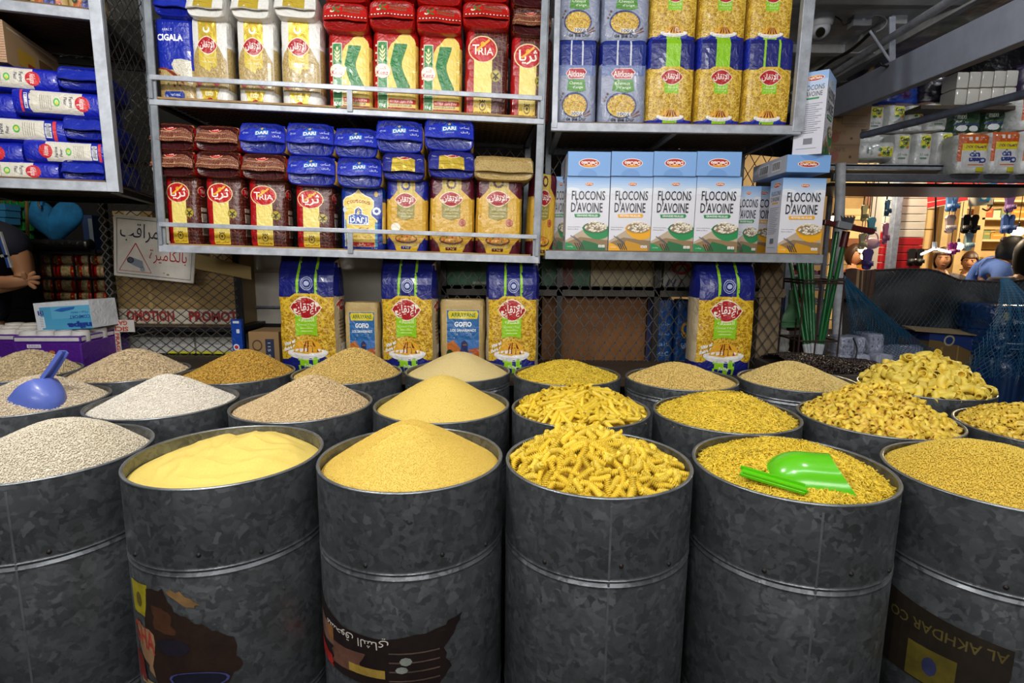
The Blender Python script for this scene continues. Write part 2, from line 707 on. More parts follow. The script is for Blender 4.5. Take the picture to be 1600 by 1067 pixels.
def print_mesh(name, ops, fn, grid=(1, 1), matf=film, step=0.00012, base=0.0006):
    """flat print as thin coloured layers lying on a surface; fn(u, v, lift) is the surface"""
    ops = flat(ops)
    mats, mi = [], {}
    V, F, MI = [], [], []
    for li, o in enumerate(ops):
        c = o[2] if o[0] == 'p' else o[3]
        if c not in mi:
            mi[c] = len(mats)
            mats.append(MATS[c] if c in MATS else matf(c))
        k = mi[c]
        off = base + step * min(li, 14) + step * 0.3 * max(0, min(li, 60) - 14)
        tris = []
        if o[0] == 'p':
            pts = o[1]
            if len(pts) <= 4:
                tris = [pts]
            else:
                for t in tessellate_polygon([[Vector((a, b, 0)) for a, b in pts]]):
                    tris.append([pts[i] for i in t])
        else:
            vs, fs = text2d(o[1], o[5])
            u0, v0, u1, v1 = o[2]
            r = o[4]
            if r == 180:
                T = [(u1 - a * (u1 - u0), v1 - b * (v1 - v0)) for a, b in vs]
            elif r == 90:   # reads downwards
                T = [(u1 - b * (u1 - u0), v0 + a * (v1 - v0)) for a, b in vs]
            elif r == 270:  # reads upwards
                T = [(u0 + b * (u1 - u0), v1 - a * (v1 - v0)) for a, b in vs]
            elif r in (1, -1, 2, -2):
                T = [(u0 + a * (u1 - u0), v0 + b * (v1 - v0) + (a - 0.5) * 0.04 * r) for a, b in vs]
            else:
                T = [(u0 + a * (u1 - u0), v0 + b * (v1 - v0)) for a, b in vs]
            tris = [[T[i] for i in f] for f in fs]
        for t in tris:
            for q in (cells(t, 0, grid[0]) if True else [t]):
                for w in cells(q, 1, grid[1]):
                    # wind so the face looks outwards
                    A = sum(w[i][0] * w[(i + 1) % len(w)][1] - w[(i + 1) % len(w)][0] * w[i][1] for i in range(len(w)))
                    if abs(A) < 1e-9:
                        continue
                    if A > 0:
                        w = w[::-1]
                    b0 = len(V)
                    V += [tuple(fn(a, b, off)) for a, b in w]
                    F.append(tuple(range(b0, b0 + len(w))))
                    MI.append(k)
    me = bpy.data.meshes.new(name)
    me.from_pydata(V, [], F)
    for m in mats:
        me.materials.append(m)
    if F:
        me.polygons.foreach_set('material_index', MI)
    me.update()
    return me


def put_print(name, ops, fn, parent, grid=(1, 1), matf=film, mtx=None):
    return link(name, print_mesh(name, ops, fn, grid, matf), parent, mtx)
# ------------------------------------------------------------------ packs
class PackShape:
    NV = 18
    NP = (12, 4, 4, 4)

    def __init__(s, w, h, d, p=6.0, seed=0, amp=0.0022, top='flat', bulge=0.05):
        s.w, s.h, s.d = w, h, d
        c = 0.5 ** (1 / p)
        s.g = []
        sup = lambda a: max(0.0, 1 - abs(a) ** p) ** (1 / p)
        for pan in range(4):
            n = s.NP[pan]
            rows = []
            for j in range(s.NV + 1):
                v = j / s.NV
                a, b = 1.0, 1 - bulge + bulge * math.sin(PI * v)
                if j == s.NV:
                    a, b = 0.95, 0.86
                if top == 'flat' and j == 0:
                    a, b = 0.95, 0.84
                if top == 'gable' and v < 0.24:
                    t = v / 0.24
                    b *= 0.07 + 0.93 * (t * t * (3 - 2 * t)) ** 0.7
                    a *= 1.0 - 0.05 * (1 - t)
                row = []
                for i in range(n + 1):
                    q = -c + 2 * c * i / n
                    X, Y = ((q, -sup(q)), (sup(q), q), (-q, sup(q)), (-sup(q), -q))[pan]
                    x, y, z = X * w / 2 * a, Y * d / 2 * b, h * (1 - v)
                    k = noise.noise(Vector((x * 19, y * 19 + seed * 3.7, z * 12))) * amp
                    k += (abs(noise.noise(Vector((x * 46 + seed, y * 46, z * 37)))) - 0.2) * amp * 0.9
                    if j in (0, s.NV):
                        k *= 0.3
                    row.append(Vector((x + X * k * (abs(X) > 0.8), y + (Y * k if abs(Y) > 0.6 else 0), z + (0.012 * h * noise.noise(Vector((x * 25, y * 20, seed))) if j == 0 else 0))))
                rows.append(row)
            s.g.append(rows)
        for pan in range(4):     # shared corner columns
            nx = (pan + 1) % 4
            for j in range(s.NV + 1):
                s.g[nx][j][0] = s.g[pan][j][-1]

    def fn(s, pan):
        n, g = s.NP[pan], s.g[pan]
        nrm = (Vector((0, -1, 0)), Vector((1, 0, 0)), Vector((0, 1, 0)), Vector((-1, 0, 0)))[pan]

        def f(u, v, off):
            a, b = min(max(u, 0), 1) * n, min(max(v, 0), 1) * s.NV
            i, j = min(int(a + 1e-7), n - 1), min(int(b + 1e-7), s.NV - 1)
            a, b = a - i, b - j
            p = (g[j][i] * (1 - a) + g[j][i + 1] * a) * (1 - b) + (g[j + 1][i] * (1 - a) + g[j + 1][i + 1] * a) * b
            return p + nrm * off
        return f

    def body(s, name, mats, zone, parent):
        mb = MB()
        off = 0
        for pan in range(4):
            n = s.NP[pan]
            vs = [v for row in s.g[pan] for v in row]
            k = len(mb.v)
            mb.v += [tuple(v) for v in vs]
            for j in range(s.NV):
                for i in range(n):
                    a = k + j * (n + 1) + i
                    mb.f.append((a + n + 1, a + n + 2, a + 1, a))
                    mb.m.append(zone(pan, (i + 0.5) / n, (j + 0.5) / s.NV))
        for j, flip in ((0, False), (s.NV, True)):
            rng_ = [p for pan in range(4) for p in s.g[pan][j][:-1]]
            c = sum(rng_, Vector()) / len(rng_)
            c.z += (0.01 if j == 0 else 0) * s.h
            k = len(mb.v)
            mb.v += [tuple(p) for p in rng_] + [tuple(c)]
            L = len(rng_)
            for i in range(L):
                f = (k + i, k + (i + 1) % L, k + L)
                mb.f.append(f[::-1] if flip else f)
                mb.m.append(zone(4, 0.5, 0.0 if j == 0 else 1.0))
        return mb.obj(name, mats, parent, smooth=50, weld=True)


def make_pack(name, cat, w, h, d, mats, zone, front, side=None, seed=0, top='flat', p=6.0, amp=0.0022, body_name='bag_body'):
    r = thing(name, 'pack', cat)
    s = PackShape(w, h, d, p, seed, amp, top)
    s.body(body_name, mats, zone, r)
    put_print('front_print', front, s.fn(0), r, (12, 18))
    if side:
        put_print('side_print', side, s.fn(1), r, (4, 18))
    return r


def make_lying(name, cat, w, h, L, col_body, col_side, col_low, ops, seed=0, flap_mat=None):
    """a bag lying on its back with the folded end towards the aisle; origin under the front end"""
    r = thing(name, 'pack', cat)
    n, p = 32, 5.0
    mb = MB()
    prof = [(0.004, 0.88), (0.0, 0.95), (0.008, 1.0), (L * 0.25, 1.0), (L * 0.5, 1.02), (L * 0.75, 1.0), (L - 0.006, 0.97), (L, 0.85)]
    vs = []
    for y, k in prof:
        for j in range(n):
            t = 2 * PI * j / n + PI / n
            c, sn = math.cos(t), math.sin(t)
            x = math.copysign(abs(c) ** (2 / p), c) * w / 2 * k
            z = h / 2 + math.copysign(abs(sn) ** (2 / p), sn) * h / 2 * k
            q = noise.noise(Vector((x * 25 + seed, y * 18, z * 25))) * 0.003
            vs.append((x * (1 + q * 8), y + q, max(0.0, z + q * (z > h / 2))))
    fs, ms = [], []
    for i in range(len(prof) - 1):
        for j in range(n):
            k = (j + 1) % n
            fs.append((i * n + k, i * n + j, (i + 1) * n + j, (i + 1) * n + k))
            t = 2 * PI * (j + 0.5) / n + PI / n
            ms.append(1 if abs(math.cos(t)) > 0.8 and i > 1 else 0)
    fs.append(tuple(range(n)))
    ms.append(2)
    fs.append(tuple(range(len(vs) - 1, len(vs) - 1 - n, -1)))
    ms.append(0)
    mb.v, mb.f, mb.m = vs, fs, ms
    mb.obj('bag_body', [col_body, col_side, col_low], r, smooth=55)
    # folded end flap
    z1, z0 = h * 0.985, h * (0.34 + 0.05 * ((seed * 37) % 5 - 2) / 2)

    def ff(u, v, off):
        v = max(0.0, min(1.0, v))
        x = (u - 0.5) * w * (0.93 + 0.05 * v)
        z = z1 + (z0 - z1) * v + 0.002 * math.sin(u * 9 + seed)
        y = 0.014 - 0.03 * v ** 0.8 + 0.0024 * noise.noise(Vector((u * 7, v * 5, seed * 2.3)))
        y += 0.008 * (abs(2 * u - 1) ** 6)
        return Vector((x, y - off * 0.85, z + off * 0.5))
    fl = MB()
    fl.grid(lambda u, v: ff(u, 1 - v, 0.0), 12, 6)
    fl.grid(lambda u, v: ff(1 - u, 1 - v, -0.004), 12, 6)
    for k in range(12):
        a, b = k / 12, (k + 1) / 12
        fl.add([ff(a, 1, 0), ff(b, 1, 0), ff(b, 1, -0.004), ff(a, 1, -0.004)], [(3, 2, 1, 0)])
    fo = fl.obj('folded_flap', flap_mat or col_body, r, smooth=50)
    if ops:
        put_print('flap_print', ops, lambda u, v, off: ff(u, v, off), fo, (12, 6))
    return r


def plate(cu, cv, ru, rv, food='#e0a52a', sauce='#7a3412', veg=None):
    o = [ell(cu, cv, ru, rv * 0.62, '#d9d6d2', a0=0, a1=PI), ell(cu, cv, ru, rv * 0.3, '#efece6'),
         ('p', [(cu - ru * 0.72, cv)] + [(cu + ru * 0.72 * math.cos(PI - PI * i / 10), cv - rv * math.sin(PI * i / 10) ** 0.8) for i in range(11)] + [(cu + ru * 0.72, cv), (cu, cv + rv * 0.16)], food)]
    for k in range(-2, 3):
        x = cu + k * ru * 0.24
        o.append(('p', [(cu + k * ru * 0.09, cv - rv * (0.94 - 0.06 * abs(k))), (cu + k * ru * 0.09 + ru * 0.06, cv - rv * 0.9), (x + ru * 0.08, cv), (x - ru * 0.05, cv + rv * 0.03)], sauce))
    return o


def leaf(cu, cv, ru, rv, c):
    top = [(cu - ru + 2 * ru * i / 12, cv - rv * math.sin(PI * i / 12) ** 0.75 * (1 - 0.12 * i / 12)) for i in range(13)]
    bot = [(cu + ru - 2 * ru * i / 12, cv + rv * math.sin(PI * i / 12) ** 0.75) for i in range(1, 12)]
    return ('p', top + bot, c)


def itqan_logo(cu, cv, ru, rv, red='#a3121c'):
    return [leaf(cu, cv, ru * 1.07, rv * 1.12, '#e9d9c0'), leaf(cu, cv, ru, rv, red),
            txt('الإتقان', cu - ru * 0.78, cv - rv * 0.5, cu + ru * 0.72, cv + rv * 0.62, '#f6f2ea', 0, 0.012)]


def wheat(cu, cv, ru, rv, c):
    o = [ell(cu, cv - rv * 0.85, ru * 0.3, rv * 0.25, c, 10)]
    for k in range(3):
        y = cv - rv * 0.45 + k * rv * 0.5
        for sgn in (-1, 1):
            o.append(poly([(cu, y + rv * 0.25), (cu + sgn * ru * 0.85, y - rv * 0.22), (cu + sgn * ru * 0.6, y + rv * 0.22), (cu, y + rv * 0.55)], c))
    o.append(rect(cu - ru * 0.05, cv - rv * 0.6, cu + ru * 0.05, cv + rv * 1.3, c))
    return o


# --- film colours kept by name
BURG = pattern_film('burgundy_lattice_film', '#4a1416', '#8a5a34', 70, 0.035)
REDLAT = pattern_film('red_lattice_film', '#9c0f14', '#b8452c', 70, 0.035)
REDDOT = pattern_film('red_patterned_film', '#b3120f', '#8a1410', 60, 0.05)
NOODLE = strand_film('noodle_window_film', '#a97f1d', '#e8c64e')
NOODLE_BIG = strand_film('coarse_noodle_window_film', '#a5780f', '#e6bf3a', 44)
GRAIN = speckle_film('grain_window_film', '#8d7440', '#c7ae74')
SEMO = speckle_film('couscous_window_film', '#c08f22', '#e0b848', 420)
WGRAIN = speckle_film('white_rice_window_film', '#a9a28f', '#efe9da', 300)
GOLD = mat('film_gold', '#cdb03a', 0.3, 0.35, 0.3, bump=(45, 0.35, 0.006, 1.2))


def thuraya_oval(cu, cv, ru, rv, latin):
    o = [ell(cu, cv, ru, rv, '#e8d6a0', 26), ell(cu, cv, ru * 0.93, rv * 0.92, '#c00f14', 26)]
    if latin:
        o += [txt('T', cu - ru * 0.72, cv - rv * 0.34, cu - ru * 0.25, cv + rv * 0.4, '#f7f1e4', 0, 0.01), txt('RIA', cu - ru * 0.3, cv - rv * 0.12, cu + ru * 0.74, cv + rv * 0.42, '#f7f1e4', 0, 0.01)]
    else:
        o += [txt('ثريا', cu - ru * 0.66, cv - rv * 0.5, cu + ru * 0.68, cv + rv * 0.66, '#f7f1e4', 0, 0.015)]
    o += [ell(cu, cv - rv * 0.38, ru * 0.17, rv * 0.2, '#e2a324', 12)]
    o += line([(cu - ru * 0.42, cv + rv * 0.12), (cu + ru * 0.45, cv - rv * 0.72)], ru * 0.12, '#f0b428', 0.6)
    return o


def tria_front(latin):
    y = '#efd978'
    return [rect(0.17, 0.0, 0.64, 0.2, BURG.name), rect(0.17, 0.2, 0.64, 0.985, y), rect(0.17, 0.82, 0.64, 0.985, '#e3c030'),
            thuraya_oval(0.39, 0.235, 0.38, 0.15, latin),
            ell(0.74, 0.525, 0.135, 0.07, '#8f7d1e'), ell(0.74, 0.525, 0.115, 0.06, '#b5a02c'), line([(0.66, 0.56), (0.82, 0.49)], 0.03, '#3a3010', 0.6), line([(0.66, 0.49), (0.82, 0.56)], 0.03, '#3a3010', 0.6), ell(0.74, 0.55, 0.03, 0.03, '#3a3010', 8),
            ring(0.405, 0.87, 0.09, 0.055, 0.02, '#5a4a14', 14), ell(0.405, 0.865, 0.03, 0.02, '#5a4a14', 10), [rect(0.33 + k * 0.06, 0.805, 0.36 + k * 0.06, 0.82, '#5a4a14') for k in range(3)],
            txt('100%', 0.19, 0.87, 0.29, 0.89, '#5a4a14'), txt('1 KG', 0.52, 0.87, 0.62, 0.89, '#5a4a14'),
            txt('COUSCOUS FIN' if latin else 'كسكس رقيق', 0.2, 0.935, 0.61, 0.968, '#4a2a10', 0, 0.01)]


TRIA_SIDE = [rect(0, 0.03, 1, 0.97, BURG.name), ell(0.42, 0.2, 0.4, 0.08, '#d9b9a0'), ell(0.42, 0.2, 0.36, 0.07, '#c00f14'), txt('TRIA', 0.2, 0.17, 0.65, 0.23, '#f7f1e4'), rect(0.2, 0.44, 0.8, 0.5, '#c9b9a2'), rect(0.2, 0.53, 0.85, 0.66, '#cfc4b0'), [rect(0.25, 0.55 + 0.02 * k, 0.8, 0.556 + 0.02 * k, '#7b6a58') for k in range(5)], rect(0.2, 0.72, 0.8, 0.86, '#8d7f6a'), [rect(0.26 + 0.06 * k, 0.74, 0.29 + 0.06 * k, 0.84, '#3a2a20') for k in range(8)]]
TRIA_ZONE = lambda pan, u, v: (0 if u < 0.17 else 1) if pan == 0 else (0 if pan == 3 else 1)


def kenz_front():
    g, cr = '#0f7a34', '#e6c95c'
    return [[ell(0.08 + 0.13 * k, 0.035, 0.022, 0.012, '#efe3d0', 8) for k in range(7)],
            poly([(0.32, 0.25), (0.4, 0.17), (0.5, 0.13), (0.6, 0.07), (0.72, 0.04), (0.85, 0.05), (0.97, 0.1), (1.0, 0.14), (1.0, 0.93), (0.3, 0.93)], cr),
            rect(0.06, 0.145, 0.31, 0.97, '#e9dfc4'), rect(0.075, 0.155, 0.295, 0.97, g), wheat(0.185, 0.29, 0.09, 0.09, '#e7dda0'),
            poly([(0.48, 0.165), (0.79, 0.165), (0.79, 0.19), (0.66, 0.38), (0.66, 0.44), (0.74, 0.55), (0.86, 0.665), (0.86, 0.69), (0.55, 0.7), (0.45, 0.56), (0.37, 0.41), (0.42, 0.3)], '#11742f'),
            [ell(0.03, 0.2 + 0.09 * k, 0.025, 0.014, '#e9d5c0', 6) for k in range(7)],
            ell(0.185, 0.5, 0.2, 0.088, '#d8c9a8'), ell(0.185, 0.5, 0.185, 0.08, '#f4ead6'), txt('كنز', 0.1, 0.445, 0.28, 0.49, '#b01818', 0, 0.01), txt('Kenz', 0.035, 0.495, 0.33, 0.55, '#b01818', 0, 0.02),
            rect(0.06, 0.73, 0.45, 0.765, '#efe9d8'), txt('SEMOULE', 0.09, 0.735, 0.42, 0.757, '#2a6a3a'),
            rect(0.33, 0.83, 1.0, 0.885, '#b8201c'), txt('دقيق', 0.62, 0.84, 0.76, 0.878, '#f3e9d8'), txt('SDAKA', 0.36, 0.845, 0.58, 0.872, '#f3e9d8'), txt('FIN', 0.8, 0.845, 0.93, 0.872, '#f3e9d8'), rect(0.33, 0.89, 0.9, 0.915, '#8f7a2e'), txt('SEMOULE DE BLE DUR', 0.36, 0.894, 0.86, 0.911, '#efe3bc'),
            rect(0.33, 0.935, 1, 0.985, '#a81c18'), txt('COUSCOUS', 0.09, 0.85, 0.28, 0.862, '#e9efd8'), txt('1kg', 0.11, 0.89, 0.26, 0.94, '#f0f2e6', 0, 0.01)]


def couscous_dari():
    bl, ye = '#12338f', '#ecd06a'
    og = [(0.06, 0.98), (0.06, 0.34), (0.03, 0.3), (0.03, 0.22), (0.1, 0.17), (0.24, 0.135), (0.34, 0.09), (0.4, 0.04), (0.46, 0.09), (0.56, 0.135), (0.7, 0.17), (0.77, 0.22), (0.77, 0.31), (0.71, 0.37), (0.71, 0.44), (0.8, 0.49), (0.85, 0.52), (0.85, 0.98)]
    off = lambda k: [(0.42 + (a - 0.42) * k, 0.5 + (b - 0.5) * (1 + (k - 1) * 0.6)) for a, b in og]
    return [poly(off(1.07), '#e9e2cc'), poly(og, ye), rect(0.06, 0.52, 0.09, 0.98, '#3f8fc0'), rect(0.82, 0.55, 0.88, 0.98, '#3f8fc0'),
            ell(0.05, 0.36, 0.05, 0.05, '#dfe6f2', 8), ell(0.86, 0.37, 0.11, 0.065, '#dfe6f2', 8), ell(0.86, 0.37, 0.05, 0.03, bl, 8), ell(0.85, 0.1, 0.05, 0.05, '#c9a24a', 6),
            [txt(ch, 0.11 + 0.075 * k, 0.225 - 0.03 * math.sin(PI * (k + 0.5) / 8), 0.175 + 0.075 * k, 0.275 - 0.03 * math.sin(PI * (k + 0.5) / 8), '#a01f1f', 0, 0.015) for k, ch in enumerate('COUSCOUS')],
            poly([(0.14, 0.6), (0.14, 0.45), (0.3, 0.42), (0.3, 0.35), (0.4, 0.3), (0.5, 0.35), (0.5, 0.42), (0.66, 0.45), (0.66, 0.6)], '#e9ecf2'),
            poly([(0.16, 0.585), (0.16, 0.46), (0.32, 0.43), (0.32, 0.36), (0.4, 0.32), (0.48, 0.36), (0.48, 0.43), (0.64, 0.46), (0.64, 0.585)], '#1a4fa8'),
            txt('DARI', 0.19, 0.475, 0.61, 0.57, '#f4f6fa', 0, 0.035), wheat(0.4, 0.385, 0.05, 0.045, '#e6c95c'),
            txt('كسكس', 0.24, 0.64, 0.66, 0.7, '#b53030', 0, 0.01), txt('من سميد القمح', 0.16, 0.77, 0.74, 0.81, '#b0503c'), rect(0.1, 0.88, 0.8, 0.945, '#b01a1c'), txt('رقيق', 0.36, 0.885, 0.56, 0.94, '#f4e6d0'),
            rect(0.0, 0.955, 1, 1, bl), txt('1 Kg', 0.06, 0.965, 0.2, 0.985, '#dfe6f2'), txt('1 Kg', 0.74, 0.965, 0.88, 0.985, '#dfe6f2')]


def itqan_couscous(corner, word):
    ol = '#8f8434'
    return [poly([(0, 0.3), (0.16, 0.22), (0.24, 0.16), (0.24, 0.0), (0.72, 0.0), (0.72, 0.16), (0.8, 0.2), (1, 0.29), (1, 0.8), (0.84, 0.9), (0.78, 1), (0.2, 1), (0.16, 0.9), (0, 0.8)], SEMO.name),
            rect(0.24, 0.0, 0.7, 0.45, '#b8a040'), rect(0.3, 0.0, 0.64, 0.24, '#cbb552'),
            [ell(0.47 + 0.1 * math.cos(2 * PI * k / 12), 0.085 + 0.055 * math.sin(2 * PI * k / 12), 0.03, 0.018, corner, 8) for k in range(12)], ell(0.47, 0.085, 0.075, 0.04, '#d8c050'),
            poly([(0.24, 0.3), (0.7, 0.3), (0.7, 0.53), (0.47, 0.57), (0.24, 0.53)], ol),
            itqan_logo(0.47, 0.285, 0.28, 0.095), txt('كسكس ' + ('متوسط' if word == 'Moyen' else 'كامل'), 0.28, 0.405, 0.66, 0.445, '#e0d8b0'), txt('Couscous', 0.28, 0.46, 0.48, 0.485, '#e9e2c0'), txt(word, 0.5, 0.46, 0.66, 0.487, '#e9e2c0'),
            rect(0.33, 0.51, 0.61, 0.517, '#d8d0a0'),
            (ell(0.2, 0.67, 0.13, 0.06, '#efe9dc') if word == 'Moyen' else [ring(0.75, 0.595, 0.09, 0.05, 0.025, '#a83a30', 16), ell(0.75, 0.595, 0.05, 0.028, '#a83a30', 10)]),
            ell(0.48, 0.83, 0.3, 0.065, '#5d3a12'), ell(0.48, 0.822, 0.27, 0.05, '#d08a24'), [ell(0.3 + 0.07 * k, 0.82 + 0.02 * (-1) ** k, 0.025, 0.018, ('#b04a1c', '#5f7a2a', '#e8c860')[k % 3], 8) for k in range(6)],
            rect(0.2, 0.905, 0.78, 1, '#cfae2c'), rect(0.34, 0.93, 0.62, 0.975, corner), txt('1 kg', 0.4, 0.94, 0.56, 0.966, '#e0c860', 0, 0.01)]


def itqan_rice():
    gd = 'film_gold'
    return [rect(0.18, 0, 0.72, 0.1, gd), rect(0.18, 0.1, 0.72, 0.36, gd), ell(0.42, 0.14, 0.1, 0.04, '#efece6'), ell(0.42, 0.125, 0.06, 0.03, gd),
            poly([(0.06, 0.4), (0.2, 0.3), (0.72, 0.3), (0.98, 0.5), (0.98, 0.82), (0.0, 0.82), (0.0, 0.5)], GRAIN.name),
            poly([(0.18, 0.28), (0.7, 0.28), (0.7, 0.55), (0.44, 0.62), (0.18, 0.55)], '#cdb43c'),
            itqan_logo(0.44, 0.32, 0.28, 0.1, '#a8141e'), txt('كسكس', 0.32, 0.45, 0.66, 0.475, '#efe6b0'), txt('Couscous', 0.24, 0.5, 0.42, 0.525, '#efe6b0'), txt('Belboula', 0.45, 0.5, 0.66, 0.525, '#efe6b0'),
            ell(0.14, 0.76, 0.09, 0.035, '#b04a58', 12), ell(0.66, 0.755, 0.1, 0.035, '#a83a4a', 12),
            poly([(0.14, 0.83), (0.74, 0.83), (0.66, 0.9), (0.66, 0.985), (0.22, 0.985), (0.22, 0.9)], gd), rect(0.3, 0.86, 0.55, 0.91, '#e6dca0'), txt('1 kg', 0.36, 0.87, 0.5, 0.9, '#8a7420'), ell(0.44, 0.955, 0.08, 0.025, '#a8141e', 12)]


def cigala():
    return [rect(0, 0.02, 1, 0.6, '#1428a0'), txt('ARROZ', 0.22, 0.125, 0.52, 0.15, '#e6ebf4'), txt('CIGALA', 0.05, 0.19, 0.82, 0.27, '#f5f6fa', 0, 0.04), rect(0.1, 0.4, 0.78, 0.404, '#2d55b0'),
            poly([(0.42, 0.55), (0.5, 0.49), (0.72, 0.48), (1, 0.5), (1, 0.78), (0.75, 0.74), (0.5, 0.64)], WGRAIN.name),
            poly([(0, 0.585), (0.25, 0.59), (0.5, 0.65), (0.72, 0.74), (0.8, 0.82), (0, 0.82)], '#7d2a1c'), poly([(0, 0.6), (0.25, 0.62), (0.5, 0.7), (0.78, 0.8), (1, 0.82), (1, 1), (0, 1)], GRAIN.name),
            [ell(0.1 + 0.09 * k, 0.68 + 0.05 * (k % 3), 0.03, 0.014, ('#b8862c', '#6c2f16', '#4a6a2a')[k % 3], 8) for k in range(8)],
            poly([(0.18, 0.87), (0.7, 0.87), (0.74, 0.9), (0.74, 0.97), (0.14, 0.97), (0.14, 0.9)], '#12338f'), txt('NATURAL', 0.32, 0.9, 0.62, 0.925, '#e6ebf4'), txt('1k', 0.18, 0.91, 0.25, 0.945, '#e6ebf4')]


def alitkane():
    return [rect(0, 0, 1, 0.3, '#1d2f80'), rect(0.32, 0, 0.36, 0.31, '#c9cdd8'), rect(0.63, 0, 0.67, 0.31, '#c9cdd8'),
            poly([(0, 0.3), (1, 0.3), (1, 0.42), (0, 0.42)], '#6f7fae'),
            poly([(0.2, 0.4), (0.3, 0.34), (0.68, 0.33), (0.78, 0.38), (0.68, 0.46), (0.3, 0.46)], '#e2c8c0'), poly([(0.22, 0.4), (0.31, 0.345), (0.67, 0.34), (0.75, 0.38), (0.67, 0.45), (0.31, 0.455)], '#b02030'), txt('Alitkane', 0.26, 0.365, 0.71, 0.44, '#f3ece8', 0, 0.01),
            poly([(0.28, 0.47), (0.72, 0.47), (0.76, 0.6), (0.6, 0.62), (0.24, 0.6)], '#4c8a2e'), txt('Cheveux', 0.31, 0.49, 0.66, 0.53, '#eef2e0'), txt("d'ange", 0.4, 0.545, 0.68, 0.585, '#eef2e0'),
            [ell(0.08 + 0.03 * k, 0.72 - 0.04 * k, 0.025, 0.014, '#6a4a3a', 8) for k in range(3)],
            ell(0.47, 0.775, 0.36, 0.155, '#24346e', 26), ell(0.47, 0.78, 0.325, 0.135, NOODLE.name, 26), line([(0.72, 0.9), (0.9, 0.84)], 0.03, '#7a4424', 0.5), line([(0.74, 0.92), (0.92, 0.88)], 0.025, '#7a4424', 0.5),
            rect(0.38, 0.855, 0.7, 0.9, '#d5d5d8'), txt('100%', 0.4, 0.86, 0.68, 0.9, '#20242e', 0, 0.015), txt('de Blé Dur', 0.24, 0.92, 0.8, 0.965, '#20242e', 0, 0.015)]


def vermicelli(lines_top, big=False):
    g, nv = '#8fc81e', '#141c6e'
    o = [rect(0, 0, 1, 0.35, nv)]
    if lines_top:
        o += [rect(0.32, 0, 0.37, 0.34, g), rect(0.66, 0, 0.71, 0.34, g)]
    else:
        o += [rect(0.34, 0, 0.68, 0.34, g)]
    o += [poly([(0, 0.45), (0.1, 0.38), (0.3, 0.32), (0.7, 0.32), (0.9, 0.38), (1, 0.45), (1, 0.87), (0.85, 0.9), (0.15, 0.9), (0, 0.87)], '#d8b52a'),
          poly([(0, 0.47), (0.1, 0.4), (0.3, 0.34), (0.7, 0.34), (0.9, 0.4), (1, 0.47), (1, 0.86), (0.85, 0.9), (0.15, 0.9), (0, 0.86)], NOODLE_BIG.name if big else NOODLE.name)]
    if big:
        o += [ring(0.52, 0.235, 0.115, 0.058, 0.012, '#aeb9dc', 20), ring(0.52, 0.235, 0.085, 0.042, 0.01, '#aeb9dc', 18), ell(0.52, 0.235, 0.05, 0.02, '#aeb9dc', 10),
              rect(0.28, 0.49, 0.69, 0.66, g), poly([(0.28, 0.66), (0.69, 0.66), (0.69, 0.685), (0.485, 0.67), (0.28, 0.685)], g), itqan_logo(0.49, 0.44, 0.28, 0.09, '#a8101c'),
              txt('السنفة', 0.34, 0.52, 0.64, 0.56, '#e6f2c0', 0, 0.01), txt("Cheveux d'Ange", 0.31, 0.575, 0.66, 0.6, '#dcecb0'), rect(0.36, 0.615, 0.62, 0.622, '#cfe490'), rect(0.38, 0.64, 0.6, 0.646, '#cfe490'),
              txt('Vite et', 0.06, 0.725, 0.27, 0.76, '#f2f2f2', -1, 0.05), txt('Extra fin', 0.05, 0.77, 0.29, 0.8, '#f2f2f2', -1, 0.05), poly([(0.1, 0.815), (0.29, 0.8), (0.29, 0.82), (0.1, 0.835)], '#c84a1c'),
              poly([(0, 0.96), (0.05, 0.9), (0.2, 0.865), (0.8, 0.865), (0.95, 0.9), (1, 0.96), (1, 1), (0, 1)], nv), rect(0.3, 0.87, 0.7, 1, g), plate(0.49, 0.825, 0.38, 0.11), txt('5x1kg', 0.42, 0.93, 0.6, 0.965, '#f0f6dc', 0, 0.02)]
    else:
        o += [rect(0.33, 0.5, 0.67, 0.63, g), itqan_logo(0.5, 0.44, 0.25, 0.085, '#b01822'), txt('السنفة', 0.36, 0.535, 0.64, 0.57, '#e6f2c0'), txt("Cheveux d'Ange", 0.36, 0.585, 0.64, 0.605, '#e6f2c0'),
              poly([(0, 1), (0, 0.985), (0.2, 0.92), (0.8, 0.92), (1, 0.985), (1, 1)], '#1c2c9a'), rect(0.33, 0.915, 0.67, 1, g), plate(0.5, 0.9, 0.32, 0.085)]
    return o


